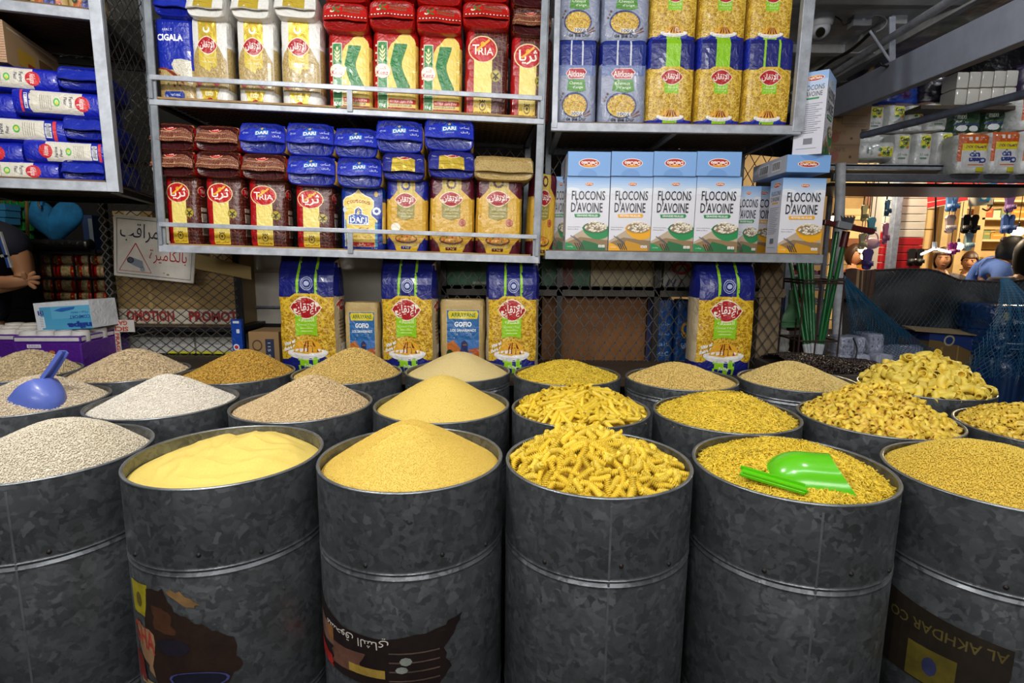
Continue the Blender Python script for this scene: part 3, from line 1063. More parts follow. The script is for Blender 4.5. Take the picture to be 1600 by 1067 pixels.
def gofio():
    return [rect(0.1, 0.13, 0.93, 0.97, '#b9a97c'), rect(0.115, 0.14, 0.915, 0.96, '#1d5f9c'), rect(0.115, 0.55, 0.915, 0.96, '#3d6fae'), poly([(0.115, 0.72), (0.4, 0.68), (0.6, 0.7), (0.915, 0.66), (0.915, 0.96), (0.115, 0.96)], '#a8521c'), poly([(0.115, 0.6), (0.28, 0.56), (0.42, 0.66), (0.42, 0.78), (0.115, 0.78)], '#b8682a'),
            rect(0.115, 0.89, 0.915, 0.96, '#8a3616'), ell(0.18, 0.76, 0.09, 0.07, '#22381c', 10),
            poly([(0.36, 0.92), (0.4, 0.78), (0.46, 0.68), (0.47, 0.59), (0.55, 0.56), (0.63, 0.6), (0.63, 0.7), (0.72, 0.8), (0.74, 0.92)], '#28305e'), poly([(0.36, 0.93), (0.42, 0.8), (0.55, 0.84), (0.7, 0.8), (0.75, 0.93)], '#3a4a96'), rect(0.5, 0.615, 0.61, 0.635, '#8a5a3a'),
            poly([(0.17, 0.15), (0.87, 0.15), (0.9, 0.185), (0.87, 0.26), (0.17, 0.26), (0.14, 0.185)], '#d8c21e'), txt('ARRAYANE', 0.22, 0.175, 0.83, 0.235, '#2d6a3a', 0, 0.02), txt('GOFIO', 0.3, 0.3, 0.73, 0.37, '#eef2f6', 0, 0.035), txt('LOS SAHARIANOS', 0.2, 0.4, 0.84, 0.44, '#e6ecf2', 0, 0.02),
            poly([(0.74, 0.86), (0.8, 0.9), (0.86, 0.85), (0.84, 0.94), (0.8, 0.91), (0.75, 0.95)], '#e0c23a'), txt('Con harina', 0.2, 0.915, 0.5, 0.935, '#e9d8c0')]


def delcielo(cu, cv, ru, rv):
    return [ell(cu, cv, ru * 1.08, rv * 1.15, '#f3e6da', 22), ell(cu, cv, ru, rv, '#b01712', 22), ('p', [(cu - ru * 0.8, cv - rv * 0.45), (cu - ru * 0.4, cv - rv * 0.82), (cu, cv - rv * 0.95), (cu + ru * 0.4, cv - rv * 0.82), (cu + ru * 0.8, cv - rv * 0.45)], '#e8a012'),
            txt('DelCielo', cu - ru * 0.82, cv - rv * 0.48, cu + ru * 0.82, cv + rv * 0.45, '#fbf4ea', 0, 0.03)]


def oat_front(green):
    ac, dk = ('#178a4c', '#1c6a3c') if green else ('#eba80a', '#c99012')
    o = [rect(0, 0, 1, 1, '#dcdce6')]
    o += [rect(0, k * 0.03, 1, (k + 1) * 0.03 + 0.001, c) for k, c in enumerate(('#84aee2', '#90b6e5', '#9dbee7', '#aac6e9', '#b8cfea', '#c5d5ea', '#cfd9e9', '#d7dbe8'))]
    o += [ell(0.12, 0.19, 0.2, 0.045, '#dde2ec', 14), ell(0.9, 0.2, 0.18, 0.05, '#dde2ec', 14)]
    o += delcielo(0.52, 0.1, 0.1, 0.022)
    o += [txt('FLOCONS', 0.12, 0.19, 0.9, 0.315, '#161a26', 0, 0.012), txt("D'AVOINE", 0.11, 0.345, 0.85, 0.48, '#161a26', 0, 0.012), line([(0.21, 0.27), (0.25, 0.36)], 0.02, '#161a26', 0.5),
          poly([(0.19, 0.505), (0.78, 0.495), (0.81, 0.52), (0.78, 0.545), (0.21, 0.55)], ac), txt('GRANDES FEUILLES' if green else 'PETITES FEUILLES', 0.25, 0.512, 0.74, 0.538, '#f4f6f0', 0, 0.02),
          txt('Source de protéines', 0.05, 0.675, 0.35, 0.69, '#4a4a55'), txt('Riche en fibres', 0.05, 0.705, 0.3, 0.718, '#4a4a55'),
          poly([(0, 0.87), (0.4, 0.72), (1, 0.68), (1, 1), (0, 1)], '#b9a68e'), poly([(0.0, 0.9), (0.35, 0.82), (1, 0.86), (1, 1), (0, 1)], '#8d7350'), poly([(0.3, 1), (0.42, 0.86), (0.7, 0.9), (0.95, 0.96), (0.95, 1)], dk),
          [line([(0.22 + 0.05 * k, 0.9), (0.3 + 0.05 * k, 0.99)], 0.025, '#3c2c1a', 0.5) for k in range(4)], [line([(0.12 + 0.07 * k, 0.8 + 0.01 * k), (0.36 + 0.03 * k, 0.9)], 0.02, '#4d4f5c', 0.5) for k in range(2)]]
    o += [('p', [(0.38 + 0.62 * i / 12, 0.685 + 0.165 * math.sin(PI * min(1, i / 15)) ** 0.6) for i in range(13)] + [(1, 0.68)], ac), ell(0.7, 0.69, 0.3, 0.078, dk, 22), ell(0.705, 0.688, 0.27, 0.065, '#8a7a64', 22)]
    r = random.Random(5)
    for k in range(60):
        t, q = r.uniform(0, 2 * PI), r.random() ** 0.5
        x, y = 0.705 + 0.25 * q * math.cos(t), 0.672 + 0.07 * q * math.sin(t)
        o.append(ell(x, y, 0.028, 0.012, ('#e6dcc8', '#d3c6ac', '#f1e9da')[k % 3], 6, r.uniform(0, 1), 7))
    o += [poly([(0, 0.89), (0.12, 0.91), (0.24, 0.95), (0.3, 1), (0, 1)], ac), txt('500g', 0.05, 0.945, 0.18, 0.965, '#eef4ea'), rect(0.78, 0.925, 0.85, 0.96, '#e9e6e0'), rect(0.86, 0.925, 0.93, 0.96, '#e9e6e0'), ell(0.815, 0.943, 0.02, 0.01, '#7a6a58', 8), ell(0.895, 0.943, 0.02, 0.01, '#7a6a58', 8)]
    return o


def oat_end():
    return [rect(0, 0, 1, 1, '#7aa7e0'), ell(0.53, 0.0, 0.23, 0.3, '#6b98d4', 16, 0, PI)] + delcielo(0.5, 0.53, 0.23, 0.17)


def oat_side(green):
    ac = '#178a4c' if green else '#eba80a'
    return [rect(0, 0, 1, 1, '#c9cad6'), rect(0, 0, 1, 0.1, '#8fb2e2'), rect(0, 0.1, 1, 0.2, '#b4c8e6')] + delcielo(0.55, 0.08, 0.3, 0.03) + [txt('FLOCONS', 0.15, 0.16, 0.9, 0.22, '#22283a'), txt("D'AVOINE", 0.15, 0.235, 0.85, 0.295, '#22283a'), rect(0.25, 0.31, 0.75, 0.33, ac)] + \
        [rect(0.12, 0.38 + 0.025 * k, 0.88 - 0.1 * (k % 3), 0.387 + 0.025 * k, '#8f90a0') for k in range(15)] + [rect(0.35, 0.8, 0.65, 0.87, '#6a6c7c'), rect(0.12, 0.92, 0.8, 0.925, '#8f90a0')]


def barcode(u0, v0, u1, v1, vert=True):
    o = [rect(u0, v0, u1, v1, '#e6e6ea')]
    for k in range(9):
        t = 0.08 + 0.1 * k
        o.append(rect(u0 + (u1 - u0) * t, v0 + (v1 - v0) * 0.1, u0 + (u1 - u0) * (t + 0.05), v0 + (v1 - v0) * 0.85, '#23242c') if vert else rect(u0 + (u1 - u0) * 0.1, v0 + (v1 - v0) * t, u0 + (u1 - u0) * 0.85, v0 + (v1 - v0) * (t + 0.05), '#23242c'))
    return o


def box_faces(parent, w, h, d, front=None, left=None, right=None, top=None):
    """flat print on the faces of a carton centred on x, base z=0, front at y=0"""
    if front:
        put_print('front_print', front, lambda u, v, o: Vector(((u - 0.5) * w, -o, h * (1 - v))), parent, matf=paper)
    if right:
        put_print('side_print', right, lambda u, v, o: Vector((w / 2 + o, u * d, h * (1 - v))), parent, matf=paper)
    if left:
        put_print('side_print', left, lambda u, v, o: Vector((-w / 2 - o, (1 - u) * d, h * (1 - v))), parent, matf=paper)
    if top:
        put_print('top_print', top, lambda u, v, o: Vector(((u - 0.5) * w, (1 - v) * d, h + o)), parent, matf=paper)


def make_box(name, cat, w, h, d, col, **faces):
    r = thing(name, 'box', cat)
    MB().box(-w / 2, w / 2, 0, d, 0, h).obj('carton_body', paper(col) if isinstance(col, str) else col, r, bevel=min(0.0015, w * 0.02))
    box_faces(r, w, h, d, **faces)
    return r
# ------------------------------------------------------------------ room shell
def structure(mb, name, m, **k):
    return tag(mb.obj(name, m, **k), kind='structure')


concrete = mat('dark_concrete', '#2b2a29', 0.75, bump=(14, 0.3, 0.01), var=(5, 0.35))
dark_wall = mat('dark_shop_wall', '#1d1b1a', 0.8, var=(3, 0.4))
ceil_paint = mat('grey_ceiling_paint', '#8d8e90', 0.7, bump=(25, 0.2, 0.004), var=(6, 0.2))
beam_paint = mat('blue_grey_beam_paint', '#a9b1c6', 0.6, bump=(160, 0.12, 0.002), var=(12, 0.07))
structure(MB().box(-5, 11, -2.5, 10.2, -0.06, 0), 'floor', concrete)
structure(MB().box(-5, 2.75, -2.5, 4.6, 2.62, 2.7), 'ceiling', ceil_paint)
structure(MB().box(2.75, 11, -2.5, 10.2, 3.3, 3.38), 'ceiling.001', mat('hall_roof', '#4a3a2c', 0.8, var=(2, 0.3)))
structure(MB().box(-5.08, -5, -2.5, 4.6, 0, 2.62), 'wall_left', dark_wall)
structure(MB().box(-5, 1.02, 3.55, 3.63, 0, 2.62), 'wall_back', dark_wall)
structure(MB().box(-5, 11, -2.58, -2.5, 0, 3.4), 'wall_front', mat('front_plaster', '#6f6a62', 0.8))
structure(MB().box(11, 11.08, -2.5, 10.2, 0, 3.3), 'wall_right', dark_wall)
structure(MB().box(0.94, 1.02, 3.63, 10.2, 0, 3.3), 'wall_inner', dark_wall)
stall_wall = mat('cream_stall_wall', '#cdb48a', 0.7, var=(2.0, 0.15))
structure(MB().box(1.02, 11, 10.1, 10.2, 0, 3.3), 'wall_far', stall_wall)


# ------------------------------------------------------------------ expanded metal
def mesh_quads(mb, o, du, dv, pu, pv, r, m=0, wob=0.0):
    """diamond mesh of crossing strands over the parallelogram o, o+du, o+dv"""
    o, du, dv = Vector(o), Vector(du), Vector(dv)
    nu, nv = max(1, round(du.length / pu)), max(1, round(dv.length / pv))
    nrm = du.cross(dv).normalized() * r
    A = lambda a, b: o + du * (a / (2 * nu)) + dv * (b / (2 * nv))
    for i in range(2 * nu):
        for j in range(2 * nv):
            p, q = (A(i, j), A(i + 1, j + 1)) if (i + j) % 2 == 0 else (A(i + 1, j), A(i, j + 1))
            d = (q - p).normalized()
            s = d.cross(nrm).normalized() * r
            mb.add([p - s, p + s, q + s, q - s, p - s + nrm, p + s + nrm, q + s + nrm, q - s + nrm],
                   [(0, 1, 2, 3), (7, 6, 5, 4), (0, 3, 7, 4), (1, 5, 6, 2)], m)
    return mb


wire = mat('dark_mesh_wire', '#4e4a45', 0.5, 0.4)
wire_black = mat('black_mesh_wire', '#1c1a19', 0.5, 0.3)
shelf_paint = steel('grey_shelf_paint', '#a4a9b2', 0.42, 0.15)
shelf_dark = steel('worn_grey_shelf_paint', '#858b93', 0.45, 0.2)
black_steel = steel('black_rack_paint', '#171617', 0.4, 0.2)
card = mat('brown_cardboard', '#9a7a50', 0.8, bump=(120, 0.15, 0.002), var=(7, 0.15))
card_dark = mat('dark_cardboard', '#6b5236', 0.85, var=(6, 0.2))


def box_local(F, parent, name, m, x0, x1, y0, y1, z0, z1, bevel=0.002):
    pts = []
    return MB().box(x0, x1, y0, y1, z0, z1).obj(name, m, parent, bevel=bevel)


# ---- shelf B: crooked wide shelf in the middle, two levels
FB = Frame(P(253, 382, 1.95), P(832, 400, 2.05))
WB = FB.at(838, 400)[0]
zB2 = FB.at(540, 170)[1]
zBtop = FB.at(240, -60)[1]
B = thing('metal_shelf', 'wide crooked grey metal shelf with front rails, packed with couscous bags', 'shelf', FB.mat())
DB = 0.47
for x in (0, WB):
    MB().box(x - 0.014, x + 0.014, 0, 0.006, -0.026, zBtop).box(x - 0.014 if x == 0 else x + 0.008, x - 0.008 if x == 0 else x + 0.014, 0, 0.03, -0.026, zBtop).obj('post', shelf_dark, B)
    MB().box(x - 0.012, x + 0.012, DB - 0.02, DB, -0.026, zBtop).obj('post', shelf_dark, B)
for z, h in ((0.0, 0.026), (zB2, 0.019)):
    MB().box(-0.01, WB + 0.01, -0.004, 0.014, z - h, z).obj('shelf_edge', shelf_paint, B, bevel=0.002)
    MB().box(-0.01, WB + 0.01, DB - 0.02, DB, z - h, z).obj('shelf_edge', shelf_dark, B)
    for x in (0.01, WB * 0.5, WB - 0.01):
        MB().box(x - 0.012, x + 0.012, 0.014, DB - 0.02, z - h, z - h + 0.01).obj('cross_bar', black_steel, B)
    tag(mesh_quads(MB(), (0, 0.014, z - 0.006), (WB, 0, 0), (0, DB - 0.034, 0), 0.046, 0.03, 0.0014).obj('mesh_floor', wire, B), kind='stuff')
for z0, z1, xm in ((FB.at(251, 354)[1], FB.at(251, 348)[1], FB.at(548, 380)[0]), (FB.at(300, 129)[1], FB.at(300, 122)[1], FB.at(547, 150)[0])):
    MB().box(0, WB, -0.012, -0.002, z0, z1 + 0.002).obj('front_rail', shelf_paint, B, bevel=0.002)
    zb = 0 if z0 < 0.3 else zB2
    MB().box(xm - 0.009, xm + 0.009, -0.01, -0.002, zb - 0.01, z0).obj('rail_picket', shelf_dark, B)
    for x, dr in ((0, 1), (WB, -1)):
        MB().box(x - 0.006, x + 0.006, -0.01, 0.01, zb, z1).obj('rail_picket', shelf_dark, B)
tag(mesh_quads(MB(), (0, DB, -0.0), (WB, 0, 0), (0, 0, zBtop), 0.05, 0.06, 0.0013).obj('mesh_back', wire, B), kind='stuff')
# cardboard sheets lying on the levels
for z, x0, x1, lab in ((0.0, 0.02, WB - 0.02, 'thin worn cardboard sheet lining the lower level of the wide middle shelf'),
                       (zB2, 0.02, WB * 0.46, 'torn brown cardboard sheet under the gold rice packs'), (zB2, WB * 0.47, WB - 0.02, 'torn brown cardboard sheet under the red semolina packs')):
    mb = MB()
    n = 40
    fr = [0.004 * noise.noise(Vector((k * 0.9, z * 10, x0))) - (0.008 if z > 0.1 else -0.004) for k in range(n + 1)]
    for k in range(n):
        a, b = x0 + (x1 - x0) * k / n, x0 + (x1 - x0) * (k + 1) / n
        t0 = t1 = z
        h0, h1 = 0.004 + abs(fr[k]) * 0.3, 0.004 + abs(fr[k + 1]) * 0.3
        mb.hexa([(a, fr[k], t0), (b, fr[k + 1], t1), (b, DB - 0.03, z), (a, DB - 0.03, z), (a, fr[k], t0 + h0), (b, fr[k + 1], t1 + h1), (b, DB - 0.03, z + 0.004), (a, DB - 0.03, z + 0.004)])
    tag(mb.obj('cardboard_sheet', card, mtx=FB.mat()), lab, 'cardboard')

# ---- shelf C: right shelf, two levels
FC = Frame(P(852, 391.5, 2.05), P(1284, 398, 2.05))
WC = FC.at(1286, 398)[0]
zC2 = FC.at(1050, 194)[1]
zCtop = FC.at(870, -60)[1]
xC0, xC1 = FC.at(870, 194)[0], FC.at(1243, 196)[0]
C_ = thing('metal_shelf', 'grey metal shelf on the right holding noodle bags above oat boxes', 'shelf', FC.mat())
DC = 0.47
MB().box(0, WC, -0.004, 0.016, -0.031, 0).obj('shelf_edge', shelf_dark, C_, bevel=0.002)
MB().box(xC0 - 0.02, xC1 + 0.02, -0.004, 0.016, zC2 - 0.029, zC2).obj('shelf_edge', shelf_paint, C_, bevel=0.002)
for z, a, b in ((0, 0, WC), (zC2, xC0, xC1)):
    MB().box(a, b, DC - 0.02, DC, z - 0.03, z).obj('shelf_edge', shelf_dark, C_)
    for x in (a + 0.01, (a + b) / 2, b - 0.012):
        MB().box(x - 0.01, x + 0.01, 0.016, DC - 0.02, z - 0.03, z - 0.018).obj('cross_bar', shelf_dark, C_)
    tag(mesh_quads(MB(), (a, 0.016, z - 0.008), (b - a, 0, 0), (0, DC - 0.03, 0), 0.05, 0.035, 0.0014).obj('mesh_floor', wire, C_), kind='stuff')
    MB().box(a + 0.01, b - 0.01, 0.002, DC - 0.03, z, z + 0.004).obj('board_liner', card_dark, C_)
for x, w in ((xC0 - 0.008, 0.02), (xC1 + 0.008, 0.04)):
    MB().box(x - w / 2, x + w / 2, -0.006, 0.02, zC2 - 0.02, zCtop).obj('post', shelf_paint, C_, bevel=0.002)
for x in (xC0, xC1):
    MB().box(x - 0.012, x + 0.012, DC - 0.02, DC, -0.03, zCtop).obj('post', shelf_dark, C_)
tag(mesh_quads(MB(), (0, DC, 0), (WC, 0, 0), (0, 0, zCtop), 0.055, 0.085, 0.0016).obj('mesh_back', wire, C_), kind='stuff')

# ---- shelf A: left shelf turned towards the aisle
oA = P(176, 285, 1.85)
FA = Frame(oA, oA + Vector((0.953, 0.302, 0)))
A_ = thing('metal_shelf', 'grey metal shelf at far left stacked with blue flour bags', 'shelf', FA.mat())
DA, LA = 0.52, 0.95
zA2 = FA.at(80, 8)[1]
zAtop = zA2 + 0.25
for x in (0, -LA):
    MB().box(x - 0.017, x + 0.017, -0.004, 0.004, -0.03, zAtop).box(x + 0.009, x + 0.017, 0.004, 0.034, -0.03, zAtop).obj('post', shelf_paint, A_, bevel=0.0015)
    MB().box(x - 0.012, x + 0.012, DA - 0.02, DA, -0.03, zAtop).obj('post', shelf_dark, A_)
for z in (0.0, zA2):
    MB().box(-LA, -0.012, -0.003, 0.016, z - 0.03, z).obj('shelf_edge', shelf_paint, A_, bevel=0.002)
    MB().box(-LA, 0, DA - 0.02, DA, z - 0.03, z).obj('shelf_edge', black_steel, A_)
    for x in (-LA * 0.5, -0.0):
        MB().box(x - 0.013, x + 0.013, 0.016, DA - 0.02, z - 0.034, z - 0.014).obj('cross_bar', black_steel, A_)
    tag(mesh_quads(MB(), (-LA, 0.016, z - 0.008), (LA, 0, 0), (0, DA - 0.03, 0), 0.05, 0.032, 0.0014).obj('mesh_floor', wire, A_), kind='stuff')
    MB().box(-LA + 0.01, -0.02, 0.0, DA - 0.03, z, z + 0.005).obj('board_liner', card_dark, A_)
tag(mesh_quads(MB(), (0.012, 0.03, 0), (0, DA - 0.05, 0), (0, 0, zAtop), 0.07, 0.055, 0.0016).obj('mesh_side', wire, A_), kind='stuff')
tag(mesh_quads(MB(), (-LA, DA, 0), (LA, 0, 0), (0, 0, zAtop), 0.05, 0.05, 0.0014).obj('mesh_back', wire, A_), kind='stuff')

# ------------------------------------------------------------------ zinc drums
zinc_m = zinc('galvanised_zinc', '#5f6265', '#9b9fa3', 1)
zinc_rim = steel('worn_zinc_rim', '#8f9499', 0.35, 0.75)
rust = mat('rivet_iron', '#2a2624', 0.55, 0.5)
ZR = 0.85
RD = 0.1785
DRUMS = {'F1': (-.919, 1.045), 'F2': (-.559, 1.042), 'F3': (-.195, 1.035), 'F4': (.168, 1.022), 'F5': (.533, 1.004), 'F6': (.895, .968),
         'M0': (-1.284, 1.424), 'M1': (-.923, 1.422), 'M2': (-.551, 1.411), 'M3': (-.184, 1.418), 'M4': (.179, 1.391), 'M5': (.544, 1.359), 'M6': (.911, 1.329), 'M7': (1.262, 1.25),
         'K0': (-1.63, 1.77), 'K1': (-1.27, 1.79), 'K2': (-.909, 1.787), 'K3': (-.548, 1.8), 'K4': (-.184, 1.844), 'K5': (.185, 1.809), 'K6': (.553, 1.761), 'K7': (.925, 1.751), 'K8': (1.284, 1.676)}
drum_body = {}
for kind, beads in (('low', (0.15, 0.46)), ('high', (0.038, 0.36))):
    prof = [(RD - 0.0045, ZR - 0.03), (RD - 0.004, ZR - 0.004), (RD - 0.001, ZR - 0.001)]
    z = ZR - 0.006
    prof.append((RD - 0.001, z))
    for b in beads:
        for k in range(9):
            t = k / 8
            prof.append((RD - 0.001 - 0.0025 + 0.0035 * (0.5 + 0.5 * math.cos(4 * PI * (t - 0.5) + PI)) + (0.0025 if k in (0, 8) else 0), ZR - b + 0.011 - 0.022 * t))
    prof += [(RD - 0.002, 0.012), (RD - 0.004, 0.0), (0.02, 0.0)]
    me = MB().lathe(prof[::-1], 72).mesh('drum_body', zinc_m, smooth=60)
    drum_body[kind] = me
rim_me = MB().lathe([(RD - 0.0035 + 0.0035 * math.cos(t), ZR + 0.0025 * math.sin(t)) for t in [2 * PI * k / 8 for k in range(8)]], 72, closed=True).mesh('drum_rim', zinc_rim, smooth=True)
inner_me = MB().lathe([(RD - 0.005, ZR), (RD - 0.006, ZR - 0.07)], 72).mesh('inner_wall', zinc_m, smooth=True)
rivet_me = MB().sphere((0, 0, 0), 0.0045, 8, 6).mesh('rivet', rust, smooth=True)
FILL = {'F1': 'off-white rice at the left edge, front row', 'F2': 'rippled pale yellow semolina, front row', 'F3': 'yellow semolina cone, front row', 'F4': 'fusilli spirals, front row', 'F5': 'broken vermicelli and a green scoop, front row', 'F6': 'yellow couscous at the right edge, front row',
        'M0': 'rice and a blue scoop, middle row', 'M1': 'white rice cone, middle row', 'M2': 'tan long rice, middle row', 'M3': 'yellow semolina cone, middle row', 'M4': 'penne tubes, middle row', 'M5': 'short vermicelli, middle row', 'M6': 'small elbow macaroni, middle row', 'M7': 'small pasta at the right edge, middle row',
        'K0': 'pale barley at the left edge, back row', 'K1': 'pale oat grain, back row', 'K2': 'golden wheat grain, back row', 'K3': 'parboiled rice cone, back row', 'K4': 'pale semolina, back row', 'K5': 'fine yellow vermicelli, back row', 'K6': 'tan grain pasta, back row', 'K7': 'pale pasta grains near the mesh column, back row', 'K8': 'large pipe pasta, back row'}
DRUM_OBJ = {}
for n, (x, y) in DRUMS.items():
    kind = 'high' if n in ('K4', 'K6', 'K7') else 'low'
    r = thing('zinc_drum', 'galvanised zinc drum filled with ' + FILL[n], 'drum', TRS(x, y, 0, random.uniform(-0.4, 0.4)))
    link('drum_body', drum_body[kind], r)
    link('rim', rim_me, r)
    link('inner_wall', inner_me, r)
    if n[0] == 'F':
        for a in (-2.2, -1.45, -0.9):
            a -= r.rotation_euler.z if False else 0
            link('rivet', rivet_me, r, TRS((RD - 0.002) * math.cos(a), (RD - 0.002) * math.sin(a), ZR - 0.128 + 0.012 * math.sin(a * 3), s=(1, 1, 1)))
        if n in ('F4', 'F5', 'F1'):
            a = {'F4': -1.59, 'F5': -1.75, 'F1': -1.2}[n] - r.matrix_world.to_euler().z
            MB().bar(((RD - .0012) * math.cos(a), (RD - .0012) * math.sin(a), 0.01), ((RD - .0012) * math.cos(a), (RD - .0012) * math.sin(a), ZR - .012), .0035, .0012, up=(math.cos(a), math.sin(a), 0)).obj('weld_seam', zinc_rim, r)
    DRUM_OBJ[n] = r


def drum_print(n, ops, a0, a1, z0, z1, name='torn_sticker'):
    r = DRUM_OBJ[n]
    rz = r.matrix_world.to_euler().z
    put_print(name, ops, lambda u, v, o: Vector(((RD - 0.0004 + o) * math.cos(a0 + (a1 - a0) * u - rz), (RD - 0.0004 + o) * math.sin(a0 + (a1 - a0) * u - rz), z0 + (z1 - z0) * v)), r, (18, 4), lambda c: mat('sticker_' + c[1:], c, 0.55, 0, 0.1, bump=(60, 0.3, 0.002), var=(25, 0.25)))


def jag(pts, seed, amp=0.02):
    out = []
    for i, p in enumerate(pts):
        q = pts[(i + 1) % len(pts)]
        for k in range(4):
            t = k / 4
            out.append((p[0] + (q[0] - p[0]) * t + (amp * noise.noise(Vector((i * 1.7 + k, seed, 0.3))) if k else 0), p[1] + (q[1] - p[1]) * t + (amp * noise.noise(Vector((i * 2.1 + k, seed, 5.3))) if k else 0)))
    return out


drum_print('F2', [poly(jag([(0.03, 0.05), (0.27, 0.03), (0.27, 0.34), (0.04, 0.34)], 1, 0.01), '#a89a18'), ell(0.15, 0.2, 0.04, 0.07, '#6a5a1c', 10),
                  poly(jag([(0.26, 0.06), (0.42, 0.02), (0.5, 0.22), (0.7, 0.34), (0.9, 0.5), (0.95, 0.78), (0.85, 0.92), (0.3, 0.98), (0.2, 0.7)], 3, 0.05), '#2a1a12'),
                  poly(jag([(0.44, 0.04), (0.56, 0.03), (0.7, 0.16), (0.6, 0.18)], 4, 0.03), '#8a6a42'), poly(jag([(0.3, 0.2), (0.46, 0.24), (0.5, 0.44), (0.32, 0.42)], 8, 0.04), '#4a2c1a'),
                  poly(jag([(0.08, 0.42), (0.3, 0.48), (0.28, 0.9), (0.12, 0.72)], 6, 0.04), '#a07a58'), txt('GHA', 0.04, 0.44, 0.3, 0.64, '#b03a2c', 2, 0.02), ell(0.46, 0.56, 0.14, 0.08, '#1d1a26', 14), ell(0.64, 0.86, 0.22, 0.08, '#15162a', 16), ring(0.64, 0.86, 0.22, 0.08, 0.02, '#4a4f8a', 16),
                  rect(0.1, 0.95, 0.9, 1.0, '#b09a6a'), poly(jag([(0.04, 0.7), (0.14, 0.74), (0.18, 0.98), (0.05, 0.98)], 9, 0.02), '#7a2420')], -2.35, -1.02, 0.675, 0.47)
drum_print('F3', [poly(jag([(0, 0), (0.08, 0.12), (0.3, 0.28), (0.55, 0.3), (0.78, 0.2), (0.92, 0.08), (0.88, 0.3), (0.82, 0.5), (0.86, 0.8), (0.8, 1), (0, 1)], 2, 0.03), '#1c0f0e'),
                  txt('مسحوق الشاي', 0.15, 0.28, 0.56, 0.46, '#d8d2c8', 180), poly(jag([(0.02, 0.36), (0.16, 0.4), (0.22, 0.68), (0.06, 0.7)], 5, 0.04), '#7a5a4a'), poly(jag([(0.22, 0.58), (0.44, 0.55), (0.4, 0.85), (0.2, 0.9)], 7, 0.04), '#6a4638'), rect(0.16, 0.4, 0.22, 0.6, '#8a5a2c'),
                  poly(jag([(0, 0.78), (0.2, 0.84), (0.22, 1), (0, 1)], 4, 0.03), '#b0221c'), rect(0.34, 0.74, 0.54, 0.86, '#a88a3a'), [rect(0.56, 0.48 + 0.13 * k, 0.8, 0.5 + 0.13 * k, '#5a4a40') for k in range(4)], ell(0.64, 0.6, 0.03, 0.06, '#8a9088', 8), ell(0.62, 0.72, 0.03, 0.05, '#8a9088', 8)], -2.8, -0.74, 0.625, 0.49)
drum_print('F6', [poly(jag([(0, 0), (0.3, 0.14), (1, 0.3), (1, 1), (0, 1)], 2, 0.02), '#241c12'), txt('AL AKHDAR CO', 0.36, 0.34, 0.98, 0.45, '#5d5228', 180, 0.01), poly(jag([(0.02, 0.08), (0.3, 0.2), (0.32, 0.26), (0.02, 0.16)], 3, 0.01), '#6a5a20'), rect(0.5, 0.6, 0.76, 0.98, '#5f5418'), ell(0.63, 0.78, 0.04, 0.1, '#33365c', 10), ell(0.2, 0.66, 0.12, 0.22, '#3a2a1c', 14)], -3.6, -2.0, 0.665, 0.49)
# hand-painted mark on the elbow macaroni drum
drum_print('M6', [txt('10D', 0.1, 0.2, 0.9, 0.8, '#30353a')], -1.95, -1.35, 0.80, 0.745, 'painted_mark')


# ------------------------------------------------------------------ heaps
def heap_fn(n, apex, drop=0.012, s=0.25, rough=0.004, rim_r=0.171, off=(0, 0), scale=9):
    cx, cy = DRUMS[n]
    top = P(apex[0], apex[1], cy)
    H = top.z - (ZR - drop)
    ax = max(-0.07, min(0.07, top.x - cx))
    nrm = math.sqrt(1 + s * s) - s

    def f(x, y):
        r = math.hypot(x, y) / rim_r
        # radial profile with the apex shifted by ax
        k = max(0.0, 1 - r * r)
        q = math.hypot(x - ax * k, y - off[1] * k) / rim_r
        prof = (math.sqrt(1 + s * s) - math.sqrt(min(q, 1.05) ** 2 + s * s)) / nrm
        w = noise.noise(Vector((x * scale + cx * 5, y * scale, cy * 7))) + 0.5 * noise.noise(Vector((x * scale * 2.7, y * scale * 2.7 + cx, cy)))
        return ZR - drop + H * prof + rough * w * min(1, 2.5 * (1 - min(r, 1)) + 0.2)
    return f


def heap_base(f, R=0.172, nr=26, na=72, lower=0.0):
    vs = [(0, 0, f(0, 0) - lower)]
    fs = []
    for i in range(1, nr + 1):
        r = R * i / nr
        for j in range(na):
            t = 2 * PI * j / na
            x, y = r * math.cos(t), r * math.sin(t)
            vs.append((x, y, f(x, y) - lower))
    for j in range(na):
        fs.append((0, 1 + j, 1 + (j + 1) % na))
    for i in range(nr - 1):
        for j in range(na):
            a, b = 1 + i * na + j, 1 + i * na + (j + 1) % na
            fs.append((a, a + na, b + na, b))
    return vs, fs


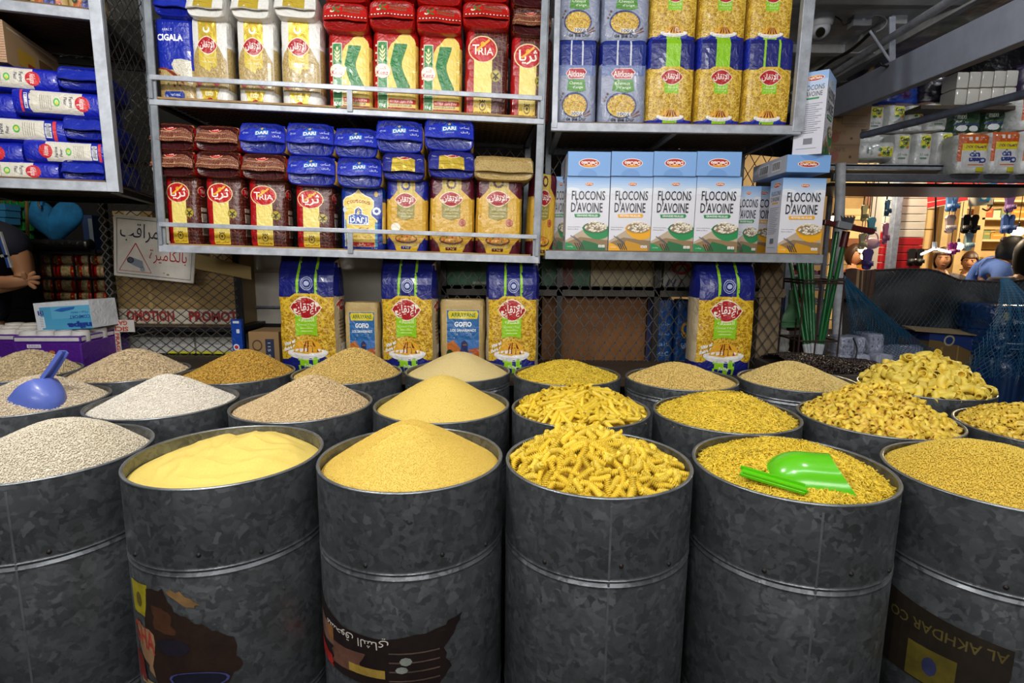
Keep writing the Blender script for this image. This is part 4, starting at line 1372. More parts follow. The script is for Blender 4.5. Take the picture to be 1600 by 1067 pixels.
def grain_mesh(name, base, T, TF, n, f, R, size, mats, tilt=0.35, lift=0.0, keep=None, align=0.0):
    """thousands of grains lying on the heap: template T (unit axis along x) turned to the slope at random"""
    bv, bf = base
    u = rng.random(n)
    th = rng.random(n) * 2 * PI
    r = R * np.sqrt(u)
    x, y = r * np.cos(th), r * np.sin(th)
    if keep is not None:
        kk = np.array([keep(a, b) for a, b in zip(x, y)], bool)
        x, y = x[kk], y[kk]
        n = len(x)
    e = 0.004
    z = np.array([f(a, b) for a, b in zip(x, y)])
    zx = (np.array([f(a + e, b) for a, b in zip(x, y)]) - z) / e
    zy = (np.array([f(a, b + e) for a, b in zip(x, y)]) - z) / e
    N = np.stack([-zx, -zy, np.ones(n)], 1)
    N /= np.linalg.norm(N, axis=1)[:, None]
    d = rng.normal(size=(n, 3))
    if align:
        an = np.array([4.5 * noise.noise(Vector((a * 14, b * 14, 3.3))) for a, b in zip(x, y)])
        d += align * np.stack([np.cos(an), np.sin(an), np.zeros(n)], 1)
    d -= N * (d * N).sum(1)[:, None]
    d /= np.linalg.norm(d, axis=1)[:, None]
    d = d + N * (rng.normal(size=n) * tilt)[:, None]
    d /= np.linalg.norm(d, axis=1)[:, None]
    b = np.cross(d, rng.normal(size=(n, 3)))
    b /= np.linalg.norm(b, axis=1)[:, None]
    c = np.cross(d, b)
    s = (0.8 + 0.4 * rng.random(n))[:, None]
    pos = np.stack([x, y, z], 1) + N * (lift * (0.2 + rng.random(n)))[:, None]
    k = len(T)
    V = pos[:, None, :] + (T[None, :, 0:1] * size[0] * (d * s)[:, None, :] + T[None, :, 1:2] * size[1] * b[:, None, :] + T[None, :, 2:3] * size[1] * c[:, None, :])
    V = V.reshape(-1, 3)
    nb = len(bv)
    verts = np.concatenate([np.array(bv), V])
    loops, starts, tot = [], [], []
    p = 0
    bl = [i for q in bf for i in q]
    lt = [len(q) for q in bf]
    tl = np.array([i for q in TF for i in q])
    tt = np.array([len(q) for q in TF])
    gl = (tl[None, :] + (np.arange(n) * k)[:, None]).reshape(-1) + nb
    loops = np.concatenate([np.array(bl), gl])
    tot = np.concatenate([np.array(lt), np.tile(tt, n)])
    starts = np.concatenate([[0], np.cumsum(tot)[:-1]])
    me = bpy.data.meshes.new(name)
    me.vertices.add(len(verts))
    me.vertices.foreach_set('co', verts.astype(np.float32).ravel())
    me.loops.add(len(loops))
    me.loops.foreach_set('vertex_index', loops.astype(np.int32))
    me.polygons.add(len(tot))
    me.polygons.foreach_set('loop_start', starts.astype(np.int32))
    me.polygons.foreach_set('loop_total', tot.astype(np.int32))
    at = me.attributes.new('tint', 'FLOAT', 'POINT')
    vals = np.concatenate([np.full(nb, 0.3), np.repeat(rng.random(n), k)])
    at.data.foreach_set('value', vals.astype(np.float32))
    me.materials.append(mats)
    me.update()
    me.validate()
    me.shade_smooth()
    return me


RICE = np.array([(-.5, 0, 0)] + [(-.22, .5 * math.cos(a), .5 * math.sin(a)) for a in (0, PI / 2, PI, 3 * PI / 2)] + [(.22, .5 * math.cos(a), .5 * math.sin(a)) for a in (0, PI / 2, PI, 3 * PI / 2)] + [(.5, 0, 0)])
RICE_F = [(0, 1 + (j + 1) % 4, 1 + j) for j in range(4)] + [(1 + j, 1 + (j + 1) % 4, 5 + (j + 1) % 4, 5 + j) for j in range(4)] + [(9, 5 + j, 5 + (j + 1) % 4) for j in range(4)]
OCT = np.array([(-.5, 0, 0), (0, .5, 0), (0, 0, .5), (0, -.5, 0), (0, 0, -.5), (.5, 0, 0)])
OCT_F = [(0, 1 + (j + 1) % 4, 1 + j) for j in range(4)] + [(5, 1 + j, 1 + (j + 1) % 4) for j in range(4)]
_r = [(-.5, -.6), (-.17, .35), (.17, .35), (.5, -.6)]
ROD = np.array([(x, .5 * math.cos(a) + o * 2.2, .5 * math.sin(a)) for x, o in _r for a in (0, 2 * PI / 3, 4 * PI / 3)])
ROD_F = [(i * 3 + j, i * 3 + (j + 1) % 3, i * 3 + 3 + (j + 1) % 3, i * 3 + 3 + j) for i in range(3) for j in range(3)]


def grain_mat(name, col, k=0.25, rough=0.55):
    return mat(name, col, rough, attr='tint', objvar=k)


GR = [  # drum, apex px, drop, sharpness, template, count, (length, width), colour, variation, label
    ('F1', (90, 657), 0.022, 0.6, 'rice', 19000, (0.0046, 0.0021), '#ddd2bc', 0.10, 'off-white broken rice heaped at the left edge of the front row'),
    ('M0', (60, 588), 0.012, 0.4, 'rice', 12000, (0.0062, 0.0024), '#dccbb0', 0.18, 'cream rice heap with the blue scoop stuck in it'),
    ('M1', (258, 587), 0.014, 0.2, 'rice', 14000, (0.006, 0.0022), '#ece4d6', 0.1, 'whitest rice cone in the middle row'),
    ('M2', (487, 587), 0.014, 0.2, 'rice', 13000, (0.0075, 0.0023), '#d8bd90', 0.2, 'tan long-grain rice cone in the middle row'),
    ('K0', (45, 549), 0.01, 0.35, 'rice', 7000, (0.0095, 0.0038), '#d0ba92', 0.3, 'pale barley heap at the left edge of the back row'),
    ('K1', (207, 546), 0.01, 0.3, 'rice', 8000, (0.0098, 0.0036), '#d6be98', 0.32, 'pale hulled oat grain heap in the back row'),
    ('K2', (380, 548), 0.01, 0.3, 'rice', 8500, (0.0095, 0.0034), '#c2973c', 0.3, 'golden brown wheat heap in the back row'),
    ('K3', (553, 545), 0.01, 0.28, 'rice', 9000, (0.0085, 0.003), '#dab96a', 0.25, 'golden parboiled rice cone in the back row'),
    ('K6', (1058, 568), 0.012, 0.4, 'rice', 9000, (0.0075, 0.0036), '#dfbf6e', 0.2, 'tan grain-shaped pasta heap in the back row'),
    ('K7', (1238, 566), 0.012, 0.35, 'rice', 9000, (0.0078, 0.0036), '#e2c67c', 0.2, 'pale grain-shaped pasta heap beside the mesh column'),
    ('F6', (1550, 696), 0.012, 0.8, 'oct', 20000, (0.0036, 0.0032), '#e9c850', 0.12, 'coarse yellow couscous heap at the right edge of the front row'),
    ('M5', (1138, 616), 0.014, 0.45, 'rod', 4600, (0.036, 0.0027), '#ebca3e', 0.24, 'short broken vermicelli heaped in the middle row'),
    ('F5', (1240, 698), 0.02, 0.9, 'rod', 6500, (0.030, 0.0025), '#ebca3a', 0.26, 'golden broken vermicelli around the green scoop'),
    ('K5', (885, 566), 0.012, 0.35, 'rod', 6000, (0.021, 0.0025), '#e6c63c', 0.18, 'fine yellow vermicelli heap in the back row'),
]
HEAP = {}
for n, apex, drop, s, tp, cnt, size, col, var, lab in GR:
    f = heap_fn(n, apex, drop, s, 0.005 if n[0] == 'F' else 0.003)
    HEAP[n] = f
    T, TF = {'rice': (RICE, RICE_F), 'oct': (OCT, OCT_F), 'rod': (ROD, ROD_F)}[tp]
    me = grain_mesh('grain_heap', heap_base(f, lower=0.001 if tp != 'rod' else 0.002), T, TF, cnt, f, 0.1705 - (size[0] * 0.36 if tp == 'rod' else 0), size, grain_mat('grain_' + n, col, var), 0.3 if tp != 'rod' else 0.07, size[1] * (0.5 if tp != 'rod' else 1.2), align=1.3 if tp == 'rod' else 0)
    o = link({'rice': 'grain_heap', 'oct': 'couscous_heap', 'rod': 'vermicelli_heap'}[tp], me, mtx=TRS(DRUMS[n][0], DRUMS[n][1], 0))
    tag(o, lab, 'pasta' if tp == 'rod' else 'grain', kind='stuff')

# fine semolina: smooth powder surfaces with shaped ripples
for n, apex, drop, s, col, lab in (('F3', (640, 655), 0.016, 0.22, '#e0bf58', 'yellow semolina cone with a scuffed top, front row'), ('M3', (690, 587), 0.014, 0.25, '#e3c564', 'smooth yellow semolina cone, middle row'), ('K4', (718, 550), 0.012, 0.3, '#dfc98c', 'pale yellow semolina heap, back row')):
    f0 = heap_fn(n, apex, drop, s, 0.0015)
    if n == 'F3':
        def f(x, y, f0=f0):
            d = 0.0
            for ax, ay, dx, dy, L, w, h in ((-0.035, -0.05, 0.9, 0.4, 0.05, 0.012, 0.006), (0.03, -0.05, 0.75, 0.6, 0.05, 0.012, 0.009), (0.0, -0.025, 1, -0.1, 0.04, 0.01, 0.005)):
                a = (x - ax) * dx + (y - ay) * dy
                b = -(x - ax) * dy + (y - ay) * dx
                d += h * math.exp(-(a / L) ** 2) * math.exp(-(b / w) ** 2) * (1 if b > 0 else 0.6)
            return f0(x, y) + d - 0.004
    else:
        f = f0
    HEAP[n] = f
    b = heap_base(f, nr=60, na=120)
    me = grain_mesh('semolina_heap', b, OCT, OCT_F, 24000 if n == 'F3' else 12000, f, 0.1705, (0.0016, 0.0015), grain_mat('semolina_' + n, col, 0.08, 0.8), 0.4, 0.0003)
    tag(link('semolina_heap', me, mtx=TRS(DRUMS[n][0], DRUMS[n][1], 0)), lab, 'grain', kind='stuff')


def f2(x, y):
    r = math.hypot(x, y) / 0.172
    base = ZR - 0.026 + 0.046 * max(0, 1 - r ** 2.2) * (0.85 + 0.35 * (y / 0.17) + 0.2 * (x / 0.17))
    a = x * 0.85 - y * 0.5
    b = x * 0.5 + y * 0.85
    k = (b - 0.55 * abs(a) + 0.02 * math.sin(a * 30)) * 62
    rip = 0.0045 * (abs((k / PI) % 1.0 - 0.35) * 1.6) * max(0, 1 - r ** 4)
    n = 0.010 * noise.noise(Vector((x * 13, y * 13, 4.2))) + 0.005 * noise.noise(Vector((x * 30, y * 30, 1.2)))
    return base + (rip + n) * max(0.0, min(1, 3 * (1 - r)))


v_, q_ = heap_base(f2, nr=70, na=140)
mb = MB()
mb.v, mb.f, mb.m = v_, q_, [0] * len(q_)
tag(mb.obj('semolina_heap', mat('fine_semolina', '#e6cb68', 0.85, bump=(900, 0.25, 0.001), var=(300, 0.05)), smooth=True, mtx=TRS(DRUMS['F2'][0], DRUMS['F2'][1], 0)), 'rippled fine pale yellow semolina lying below the drum rim, front row', 'grain', kind='stuff')


# ---- pasta one by one
def pasta_mat(name, col):
    m = mat(name, col, 0.42, 0, 0.05, objvar=0.16)
    return m


def fusilli_mesh(bend):
    mb = MB()
    nz, na, L = 60, 10, 0.038
    vs, fs = [], []
    for i in range(nz + 1):
        t = i / nz - 0.5
        for j in range(na):
            a = 2 * PI * j / na
            w = math.cos(2 * a - t * 2 * PI * 10)
            r = 0.0050 + 0.0025 * w
            r *= 0.55 + 0.45 * min(1, (0.5 - abs(t)) * 14)
            vs.append((t * L, r * math.cos(a) + bend * (t * t - 0.08), r * math.sin(a) + bend * 0.4 * math.sin(t * 5) * 0.3))
    for i in range(nz):
        for j in range(na):
            k = (j + 1) % na
            fs.append((i * na + j, (i + 1) * na + j, (i + 1) * na + k, i * na + k))
    fs += [tuple(range(na)), tuple(range((nz + 1) * na - 1, nz * na - 1, -1))]
    mb.v, mb.f, mb.m = vs, fs, [0] * len(fs)
    return mb.mesh('fusilli', pasta_mat('fusilli_dough', '#e9c83c'), smooth=True)


def pipe_mesh(name, L, r, wall, arc, slant, col, flare=0.0, ns=9, na=12, ridge=0.0):
    """hollow tube along x: arc bends it, slant cuts the ends on the bias"""
    mb = MB()
    vs, fs = [], []

    def pt(t, a, rr):
        rr = rr * (1 + flare * (2 * t) ** 2 if t > 0 else 1)
        y, z = rr * math.cos(a), rr * math.sin(a)
        if arc:
            R = L / arc
            ph = t * arc
            return ((R - y) * math.sin(ph), R - (R - y) * math.cos(ph) - R * 0.0, z)
        return (t * L + slant * y * (2 * abs(t)), y, z)
    for wl in (0, 1):
        for i in range(ns + 1):
            for j in range(na):
                a = 2 * PI * j / na
                rr = r * (1 + ridge * (1 if j % 2 else -1)) if wl == 0 else r - wall
                vs.append(pt(i / ns - 0.5, a, rr))
    N = (ns + 1) * na
    for i in range(ns):
        for j in range(na):
            k = (j + 1) % na
            fs.append((i * na + j, (i + 1) * na + j, (i + 1) * na + k, i * na + k))
            fs.append((N + i * na + k, N + (i + 1) * na + k, N + (i + 1) * na + j, N + i * na + j))
    for i in (0, ns):
        for j in range(na):
            k = (j + 1) % na
            q = (i * na + j, i * na + k, N + i * na + k, N + i * na + j)
            fs.append(q if i == 0 else q[::-1])
    mb.v, mb.f, mb.m = vs, fs, [0] * len(fs)
    return mb.mesh(name, pasta_mat(name + '_dough', col), smooth=50)


def spread(n, f, R, keep=None, dmin_w=14):
    """even random sites on the heap"""
    pts = []
    arr = np.zeros((0, 3))
    while len(pts) < n:
        c = []
        while len(c) < dmin_w:
            t, q = random.uniform(0, 2 * PI), R * math.sqrt(random.random())
            x, y = q * math.cos(t), q * math.sin(t)
            if keep is None or keep(x, y):
                c.append((x, y, f(x, y)))
        c = np.array(c)
        if len(pts):
            d = np.linalg.norm(c[:, None, :] - arr[None], axis=2).min(1)
            p = c[d.argmax()]
        else:
            p = c[0]
        pts.append(p)
        arr = np.vstack([arr, p])
    return pts


def pasta_heap(n, apex, drop, s, meshes, count, lift, tilt, label, group, name, col, keep=None, extra=0, extra_size=None, R=0.158, rough=0.006):
    f = heap_fn(n, apex, drop, s, rough, scale=14)
    HEAP[n] = f
    cx, cy = DRUMS[n]
    v, q = heap_base(f, 0.171, 18, 48, lower=lift * 1.1)
    mb = MB()
    mb.v, mb.f, mb.m = v, q, [0] * len(q)
    me = meshes[0]
    if extra:   # the pieces past the first three hundred, as one body of pasta
        for p in spread(extra, f, R + 0.006, None, 6):
            M = orient(f, p, tilt, -lift * 0.1)
            m0 = random.choice(meshes)
            k = len(mb.v)
            mb.v += [tuple(M @ w.co) for w in m0.vertices]
            mb.f += [tuple(i + k for i in pl.vertices) for pl in m0.polygons]
            mb.m += [0] * len(m0.polygons)
    bed = mb.obj('pasta_bed', mat('bed_' + n, col, 0.6, var=(90, 0.3)), smooth=50, mtx=TRS(cx, cy, 0))
    tag(bed, 'deeper layer of ' + group, 'pasta', kind='stuff')
    base = Matrix.Translation((cx, cy, 0))
    for p in spread(count, f, R, keep):
        o = link(name, random.choice(meshes), mtx=base @ orient(f, p, tilt, lift))
        tag(o, label, 'pasta', group)


def orient(f, p, tilt, lift):
    e = 0.006
    x, y = p[0], p[1]
    N = Vector((-(f(x + e, y) - f(x - e, y)) / (2 * e), -(f(x, y + e) - f(x, y - e)) / (2 * e), 1)).normalized()
    d = Vector((random.gauss(0, 1), random.gauss(0, 1), random.gauss(0, 1)))
    d = (d - N * d.dot(N)).normalized()
    d = (d + N * random.gauss(0, tilt)).normalized()
    b = d.cross(Vector((random.gauss(0, 1), random.gauss(0, 1), random.gauss(0, 1)))).normalized()
    c = d.cross(b)
    q = Vector(p) + N * lift * random.uniform(0.0, 1.3)
    s = random.uniform(0.88, 1.1)
    return Matrix(((d.x * s, b.x * s, c.x * s, q.x), (d.y * s, b.y * s, c.y * s, q.y), (d.z * s, b.z * s, c.z * s, q.z), (0, 0, 0, 1)))


inframe = lambda n: (lambda x, y: 800 + F_PX * (DRUMS[n][0] + x) / (DRUMS[n][1] + y) * 1.0 < 1625)
pasta_heap('F4', (910, 676), 0.024, 0.3, [fusilli_mesh(b) for b in (0.0, 0.012, -0.02, 0.03)], 300, 0.007, 0.28, 'short yellow fusilli spiral heaped in the front-row drum', 'fusilli spirals in the front drum', 'fusilli_spiral', '#d8b03c')
pasta_heap('M4', (905, 612), 0.014, 0.4, [pipe_mesh('penne', 0.05, 0.0056, 0.0011, 0, sl, '#e6c436', na=12, ns=3) for sl in (0.9, -0.9)], 300, 0.008, 0.2, 'straight yellow penne tube with slanted ends heaped in the middle row', 'penne tubes in the middle-row drum', 'penne_tube', '#d4ac38', R=0.15)
pasta_heap('M6', (1372, 603), 0.016, 0.2, [pipe_mesh('elbow', 0.024, 0.0062, 0.0014, a, 0, '#ebcb4a', 0.0, 6, 8) for a in (1.5, 2.0, 2.5)], 300, 0.007, 0.5, 'small curved elbow macaroni heaped in the middle row', 'elbow macaroni in the middle-row drum', 'elbow_macaroni', '#dcb64a', extra=420)
pasta_heap('K8', (1450, 562), 0.012, 0.3, [pipe_mesh('pipe', 0.032, 0.0108, 0.0022, a, 0, '#eed254', 0.18, 7, 10) for a in (1.5, 1.9)], 260, 0.012, 0.5, 'large hollow pipe pasta heaped in the back-row drum', 'pipe pasta in the back-row drum', 'pipe_pasta', '#dcba50')
pasta_heap('M7', (1590, 640), 0.016, 0.45, [pipe_mesh('small_elbow', 0.017, 0.0045, 0.0011, a, 0, '#eccb4e', 0.0, 5, 7) for a in (1.6, 2.1)], 300, 0.005, 0.5, 'tiny elbow pasta heaped at the right edge of the middle row', 'tiny elbows at the right edge', 'tiny_elbow', '#dcb64a', keep=inframe('M7'), extra=350)
# ------------------------------------------------------------------ goods on the shelves
white_film, blue_film = film('#d9d7d2'), film('#1428a0')
navy = film('#141c6e')
tria_l = make_pack('semolina_pack', 'pack', .15, .26, .09, [film('#a80f14'), BURG], TRIA_ZONE, tria_front(True), TRIA_SIDE, 1)
tria_a = make_pack('semolina_pack', 'pack', .15, .26, .09, [film('#a80f14'), BURG], TRIA_ZONE, tria_front(False), TRIA_SIDE, 2)
kenz = make_pack('semolina_pack', 'pack', .16, .27, .09, [REDDOT, film('#e6c95c')], lambda p, u, v: 1 if (p == 1 and 0.15 < v < 0.93) else 0, kenz_front(), None, 3)
dari = make_pack('couscous_pack', 'pack', .16, .25, .09, [film('#12338f'), film('#ecd06a')], lambda p, u, v: 1 if p == 1 and 0.2 < v < 0.9 else 0, couscous_dari(), None, 4)
gold_b = make_pack('couscous_pack', 'pack', .16, .27, .09, [film('#141f86'), SEMO], lambda p, u, v: 1 if p in (1, 3) and 0.28 < v < 0.82 else 0, itqan_couscous('#141f86', 'Moyen'), None, 5)
gold_r = make_pack('couscous_pack', 'pack', .16, .27, .09, [film('#561022'), SEMO], lambda p, u, v: 1 if p in (1, 3) and 0.28 < v < 0.82 else 0, itqan_couscous('#561022', 'Complet'), None, 6)
rice_g = make_pack('barley_pack', 'pack', .14, .3, .09, [white_film, GRAIN], lambda p, u, v: 1 if p == 1 and 0.35 < v < 0.82 else 0, itqan_rice(), None, 7)
cig = make_pack('rice_pack', 'pack', .14, .3, .08, [blue_film, GRAIN], lambda p, u, v: 0 if v < 0.62 else 1, cigala(), None, 8, p=4.5)
ali = make_pack('noodle_pack', 'pack', .165, .31, .1, [film('#8d94ac'), navy], lambda p, u, v: 1 if v < 0.3 else 0, alitkane(), None, 9)
ver1 = make_pack('noodle_pack', 'pack', .18, .31, .1, [film('#1c2c9a'), NOODLE], lambda p, u, v: 0 if v < 0.36 or v > 0.93 else 1, vermicelli(False), None, 10)
ver2 = make_pack('noodle_pack', 'pack', .18, .31, .1, [film('#1c2c9a'), NOODLE], lambda p, u, v: 0 if v < 0.36 or v > 0.93 else 1, vermicelli(True), None, 12)
big = make_pack('large_noodle_bag', 'bag', .23, .43, .13, [film('#141c6e'), NOODLE_BIG, film('#b9a98a')], lambda p, u, v: 0 if v < 0.36 or v > 0.9 else (1 if p == 0 else 2 if p in (1, 3) else 0), vermicelli(True, True), [rect(0, 0.03, 1, 0.97, '#b9a98a'), rect(0, 0.1, 1, 0.35, '#141c6e'), itqan_logo(0.5, 0.42, 0.4, 0.05), [rect(0.2, 0.55 + k * 0.03, 0.8, 0.56 + k * 0.03, '#6a5a48') for k in range(6)], rect(0.25, 0.76, 0.75, 0.84, '#efefef')], 13, top='gable', amp=0.005)
gof = make_pack('flour_pack', 'pack', .16, .24, .09, [mat('kraft_paper', '#b0965f', 0.6, 0, 0.05, bump=(60, 0.4, 0.004), var=(20, 0.12))], lambda p, u, v: 0, gofio(), None, 14, amp=0.003)

PW = {}


def put(proto, w, h, F, x0, x1, y0, y1, d, label, group=None, base=None, dep=.09, rz=0.0, tilt=0.0):
    ym = (y0 + y1) / 2
    a, b = F.at(x0, ym, d)[0], F.at(x1, ym, d)[0]
    zb = F.at((x0 + x1) / 2, y1, d)[1] if base is None else base
    zt = F.at((x0 + x1) / 2, y0, d)[1]
    s = (b - a) / w
    rz += random.uniform(-0.03, 0.03) if rz == 0 else 0
    return place(proto, F.mat((a + b) / 2, d + dep / 2 * s, zb) @ TRS(rz=rz, ry=tilt, s=(s, s, (zt - zb) / h)), label, group)


G_SEM = 'upright couscous bags on the lower level of the middle shelf'
ZL = 0.0045
put(tria_a, .15, .26, FB, 258, 312, 276, 381, .05, 'burgundy semolina pack with red oval, leftmost upright on the lower middle shelf', G_SEM, ZL)
put(tria_a, .15, .26, FB, 321, 380, 277, 386, .05, 'burgundy semolina pack with red oval, second upright from the left post of the middle shelf', G_SEM, ZL)
put(tria_l, .15, .26, FB, 388, 448, 281, 390, .05, 'burgundy semolina pack with Latin lettering on its red oval, lower middle shelf', G_SEM, ZL)
put(tria_a, .15, .26, FB, 461, 521, 288, 391, .05, 'burgundy semolina pack standing just left of the blue-cornered couscous pack', G_SEM, ZL)
put(dari, .16, .25, FB, 532, 601, 293, 395, .05, 'yellow and blue couscous pack with an arched frame behind the rail picket', G_SEM, ZL)
put(gold_b, .16, .27, FB, 603, 668, 280, 398, .05, 'gold couscous pack with blue corners standing on the lower middle shelf', G_SEM, ZL)
put(gold_r, .16, .27, FB, 671, 741, 277, 399, .05, 'gold couscous pack with burgundy corners under a blue folded bag', G_SEM, ZL)
put(gold_r, .16, .27, FB, 744, 816, 275, 400, .05, 'gold couscous pack with burgundy corners under a plain tan bag', G_SEM, ZL)
put(gold_r, .16, .27, FB, 823, 866, 272, 402, .12, 'burgundy and gold couscous pack leaning outside the right post of the middle shelf', None, ZL, rz=0.35, tilt=0.03)


def dari_end():
    return [poly([(0.18, 0.0), (0.82, 0.0), (0.68, 0.07), (0.5, 0.1), (0.32, 0.07)], '#c01c18'), txt('افتح', 0.06, 0.1, 0.18, 0.2, '#c9d2ea'), txt('افتح', 0.82, 0.1, 0.94, 0.2, '#c9d2ea'),
            poly([(0.34, 0.68), (0.34, 0.42), (0.42, 0.38), (0.44, 0.24), (0.5, 0.16), (0.56, 0.24), (0.58, 0.38), (0.66, 0.42), (0.66, 0.68)], '#2d6cc0'), poly([(0.43, 0.4), (0.45, 0.28), (0.5, 0.2), (0.55, 0.28), (0.57, 0.4)], '#12338f'), wheat(0.5, 0.31, 0.04, 0.06, '#e6c95c'),
            txt('DARI', 0.365, 0.46, 0.635, 0.65, '#eef1f8', 0, 0.035), txt('SEMOULE', 0.42, 0.74, 0.6, 0.82, '#a9b8de'), txt('كسكس', 0.72, 0.4, 0.92, 0.56, '#d9e0f0'), txt('رقيق', 0.74, 0.64, 0.92, 0.8, '#d9e0f0'), txt('افتح', 0.08, 0.52, 0.2, 0.68, '#c9d2ea')]


def tria_end():
    return [ell(0.46, 0.2, 0.16, 0.19, '#e0c9a0', 18), ell(0.46, 0.2, 0.145, 0.165, '#c00f14', 18), txt('TRIA', 0.37, 0.13, 0.55, 0.28, '#f5ece0'), rect(0.03, 0.42, 0.75, 0.46, '#b98a7a'), [rect(0.46 + 0.03 * k, 0.5, 0.475 + 0.03 * k, 0.74, '#7d4a34') for k in range(3)], rect(0.0, 0.8, 1, 0.83, '#c9a27a')]


def kenz_end():
    return [rect(0.17, 0.15, 0.4, 0.55, '#c81c16'), poly([(0.2, 0.2), (0.27, 0.2), (0.27, 0.36), (0.33, 0.2), (0.39, 0.2), (0.31, 0.4), (0.4, 0.6), (0.33, 0.6), (0.27, 0.45), (0.27, 0.6), (0.2, 0.6)], '#1c7a3a'), ell(0.2, 0.5, 0.05, 0.1, '#f0e6d0', 10),
            txt('SEMOULE', 0.44, 0.22, 0.84, 0.36, '#7a6a4c', 0, 0.03), txt('COUSCOUS', 0.44, 0.42, 0.84, 0.56, '#7a6a4c', 0, 0.03), rect(0, 0.78, 1, 0.92, '#8a1410'), [ell(0.06 + 0.075 * k, 0.85, 0.02, 0.04, '#efe0d0', 8) for k in range(13)]]


def gold_end():
    return [rect(0.22, 0, 0.78, 1, 'film_gold'), leaf(0.52, 0.2, 0.2, 0.2, '#f0e2d0'), leaf(0.52, 0.2, 0.185, 0.175, '#b01420'), txt('الإتقان', 0.38, 0.12, 0.65, 0.32, '#f5f0e8', 0, 0.01), rect(0.22, 0.7, 0.78, 0.72, '#8f7a1e'), txt('Couscous', 0.03, 0.12, 0.19, 0.2, '#c9d2ea'), txt('Moyen', 0.04, 0.27, 0.16, 0.34, '#c9d2ea'), txt('كسكس', 0.83, 0.2, 0.96, 0.34, '#c9d2ea')]


l_tria = make_lying('folded_semolina_pack', 'pack', .17, .1, .27, BURG, film('#a80f14'), film('#3c1114'), tria_end(), 1, pattern_film('burgundy_flap_film', '#5c1a1a', '#b98a60', 150, 0.05))
l_dari = make_lying('folded_couscous_pack', 'pack', .17, .1, .25, blue_film, film('#ecd06a'), film('#0e1e78'), dari_end(), 2, film('#1428a8'))
l_gold = make_lying('folded_couscous_pack', 'pack', .16, .1, .26, film('#161f7c'), film('#c9a63a'), film('#161f7c'), gold_end(), 3)
l_kenz = make_lying('folded_semolina_pack', 'pack', .17, .11, .26, REDDOT, REDDOT, film('#8a1210'), kenz_end(), 4, film('#b8140f'))
l_rice = make_lying('folded_barley_pack', 'pack', .15, .09, .28, white_film, white_film, white_film, [rect(0.22, 0, 0.74, 1, 'film_gold'), rect(0.22, 0.72, 0.74, 0.74, '#8f7a1e')], 5)
l_tan = make_lying('plain_grain_bag', 'bag', .2, .1, .26, GRAIN, mat('clear_bag_film', '#b59c78', 0.25, 0, 0.4, bump=(50, 0.4, 0.006)), GRAIN, None, 6, GRAIN)
l_blue = make_lying('folded_flour_bag', 'bag', .17, .085, .26, blue_film, blue_film, film('#0e1a80'), [ell(0.7, 0.03, 0.14, 0.09, '#c8283a', 14), rect(0.0, 0.62, 1, 0.64, '#2b3fb8')], 7)
l_rot = make_lying('folded_rice_pack', 'pack', .16, .1, .27, blue_film, blue_film, film('#0e1a80'), [rect(0, 0.7, 1, 0.72, '#2b3fb8')], 8)


def lay(proto, w, h, F, x0, x1, y0, y1, d, label, group, rz=0):
    ym = (y0 + y1) / 2
    a, b = F.at(x0, ym, d)[0], F.at(x1, ym, d)[0]
    zb, zt = F.at((x0 + x1) / 2, y1, d)[1], F.at((x0 + x1) / 2, y0, d)[1]
    s = (b - a) / w
    return place(proto, F.mat((a + b) / 2, d, zb) @ TRS(rz=rz or random.uniform(-0.05, 0.05), s=(s, 1, (zt - zb) / h)), label, group)


G_L = 'bags lying on top of the lower middle shelf stacks'
TOPN = ('leftmost', 'second from the left', 'third from the left', 'fourth from the left', 'fifth from the left', 'sixth from the left', 'rightmost')
for k, (x0, x1, y0, y1) in enumerate(((234, 303, 234, 275), (305, 375, 236, 277), (377, 446, 240, 281))):
    lay(l_tria, .17, .1, FB, x0, x1, y0, y1, .02, 'burgundy foil pack in the second row from above, %s' % TOPN[k], G_L)
for k, (x0, x1, y0, y1) in enumerate(((448, 524, 243, 290), (526, 597, 246, 293))):
    lay(l_dari, .17, .1, FB, x0, x1, y0, y1, .015, 'blue folded couscous pack in the second row, %s of two' % ('left' if k == 0 else 'right, above the arched yellow pack'), G_L)
for k, (x0, x1, y0, y1) in enumerate(((597, 664, 238, 282), (669, 742, 235, 279))):
    lay(l_gold, .16, .1, FB, x0, x1, y0, y1, .015, 'navy folded pack with gold stripe lying on the gold couscous pack with %s corners' % ('blue' if k == 0 else 'burgundy'), G_L)
for k, (x0, x1, y0, y1) in enumerate(((234, 302, 192, 235), (304, 373, 196, 237))):
    lay(l_tria, .17, .1, FB, x0, x1, y0, y1, .015, 'burgundy foil pack %s in the topmost row of the lower middle shelf' % ('at the left end' if k == 0 else 'second from the left'), G_L)
for k, (x0, x1, y0, y1) in enumerate(((374, 446, 192, 240), (447, 522, 192, 244), (522, 590, 200, 247), (587, 661, 188, 239), (663, 741, 184, 236))):
    lay(l_dari, .17, .1, FB, x0, x1, y0, y1, .01, 'blue folded couscous pack in the topmost row, %s of five' % ('first', 'second', 'third', 'fourth', 'last and highest')[k], G_L)
lay(l_tan, .2, .1, FB, 741, 834, 244, 282, .01, 'plain tan grain bag lying on the rightmost gold couscous pack', None)

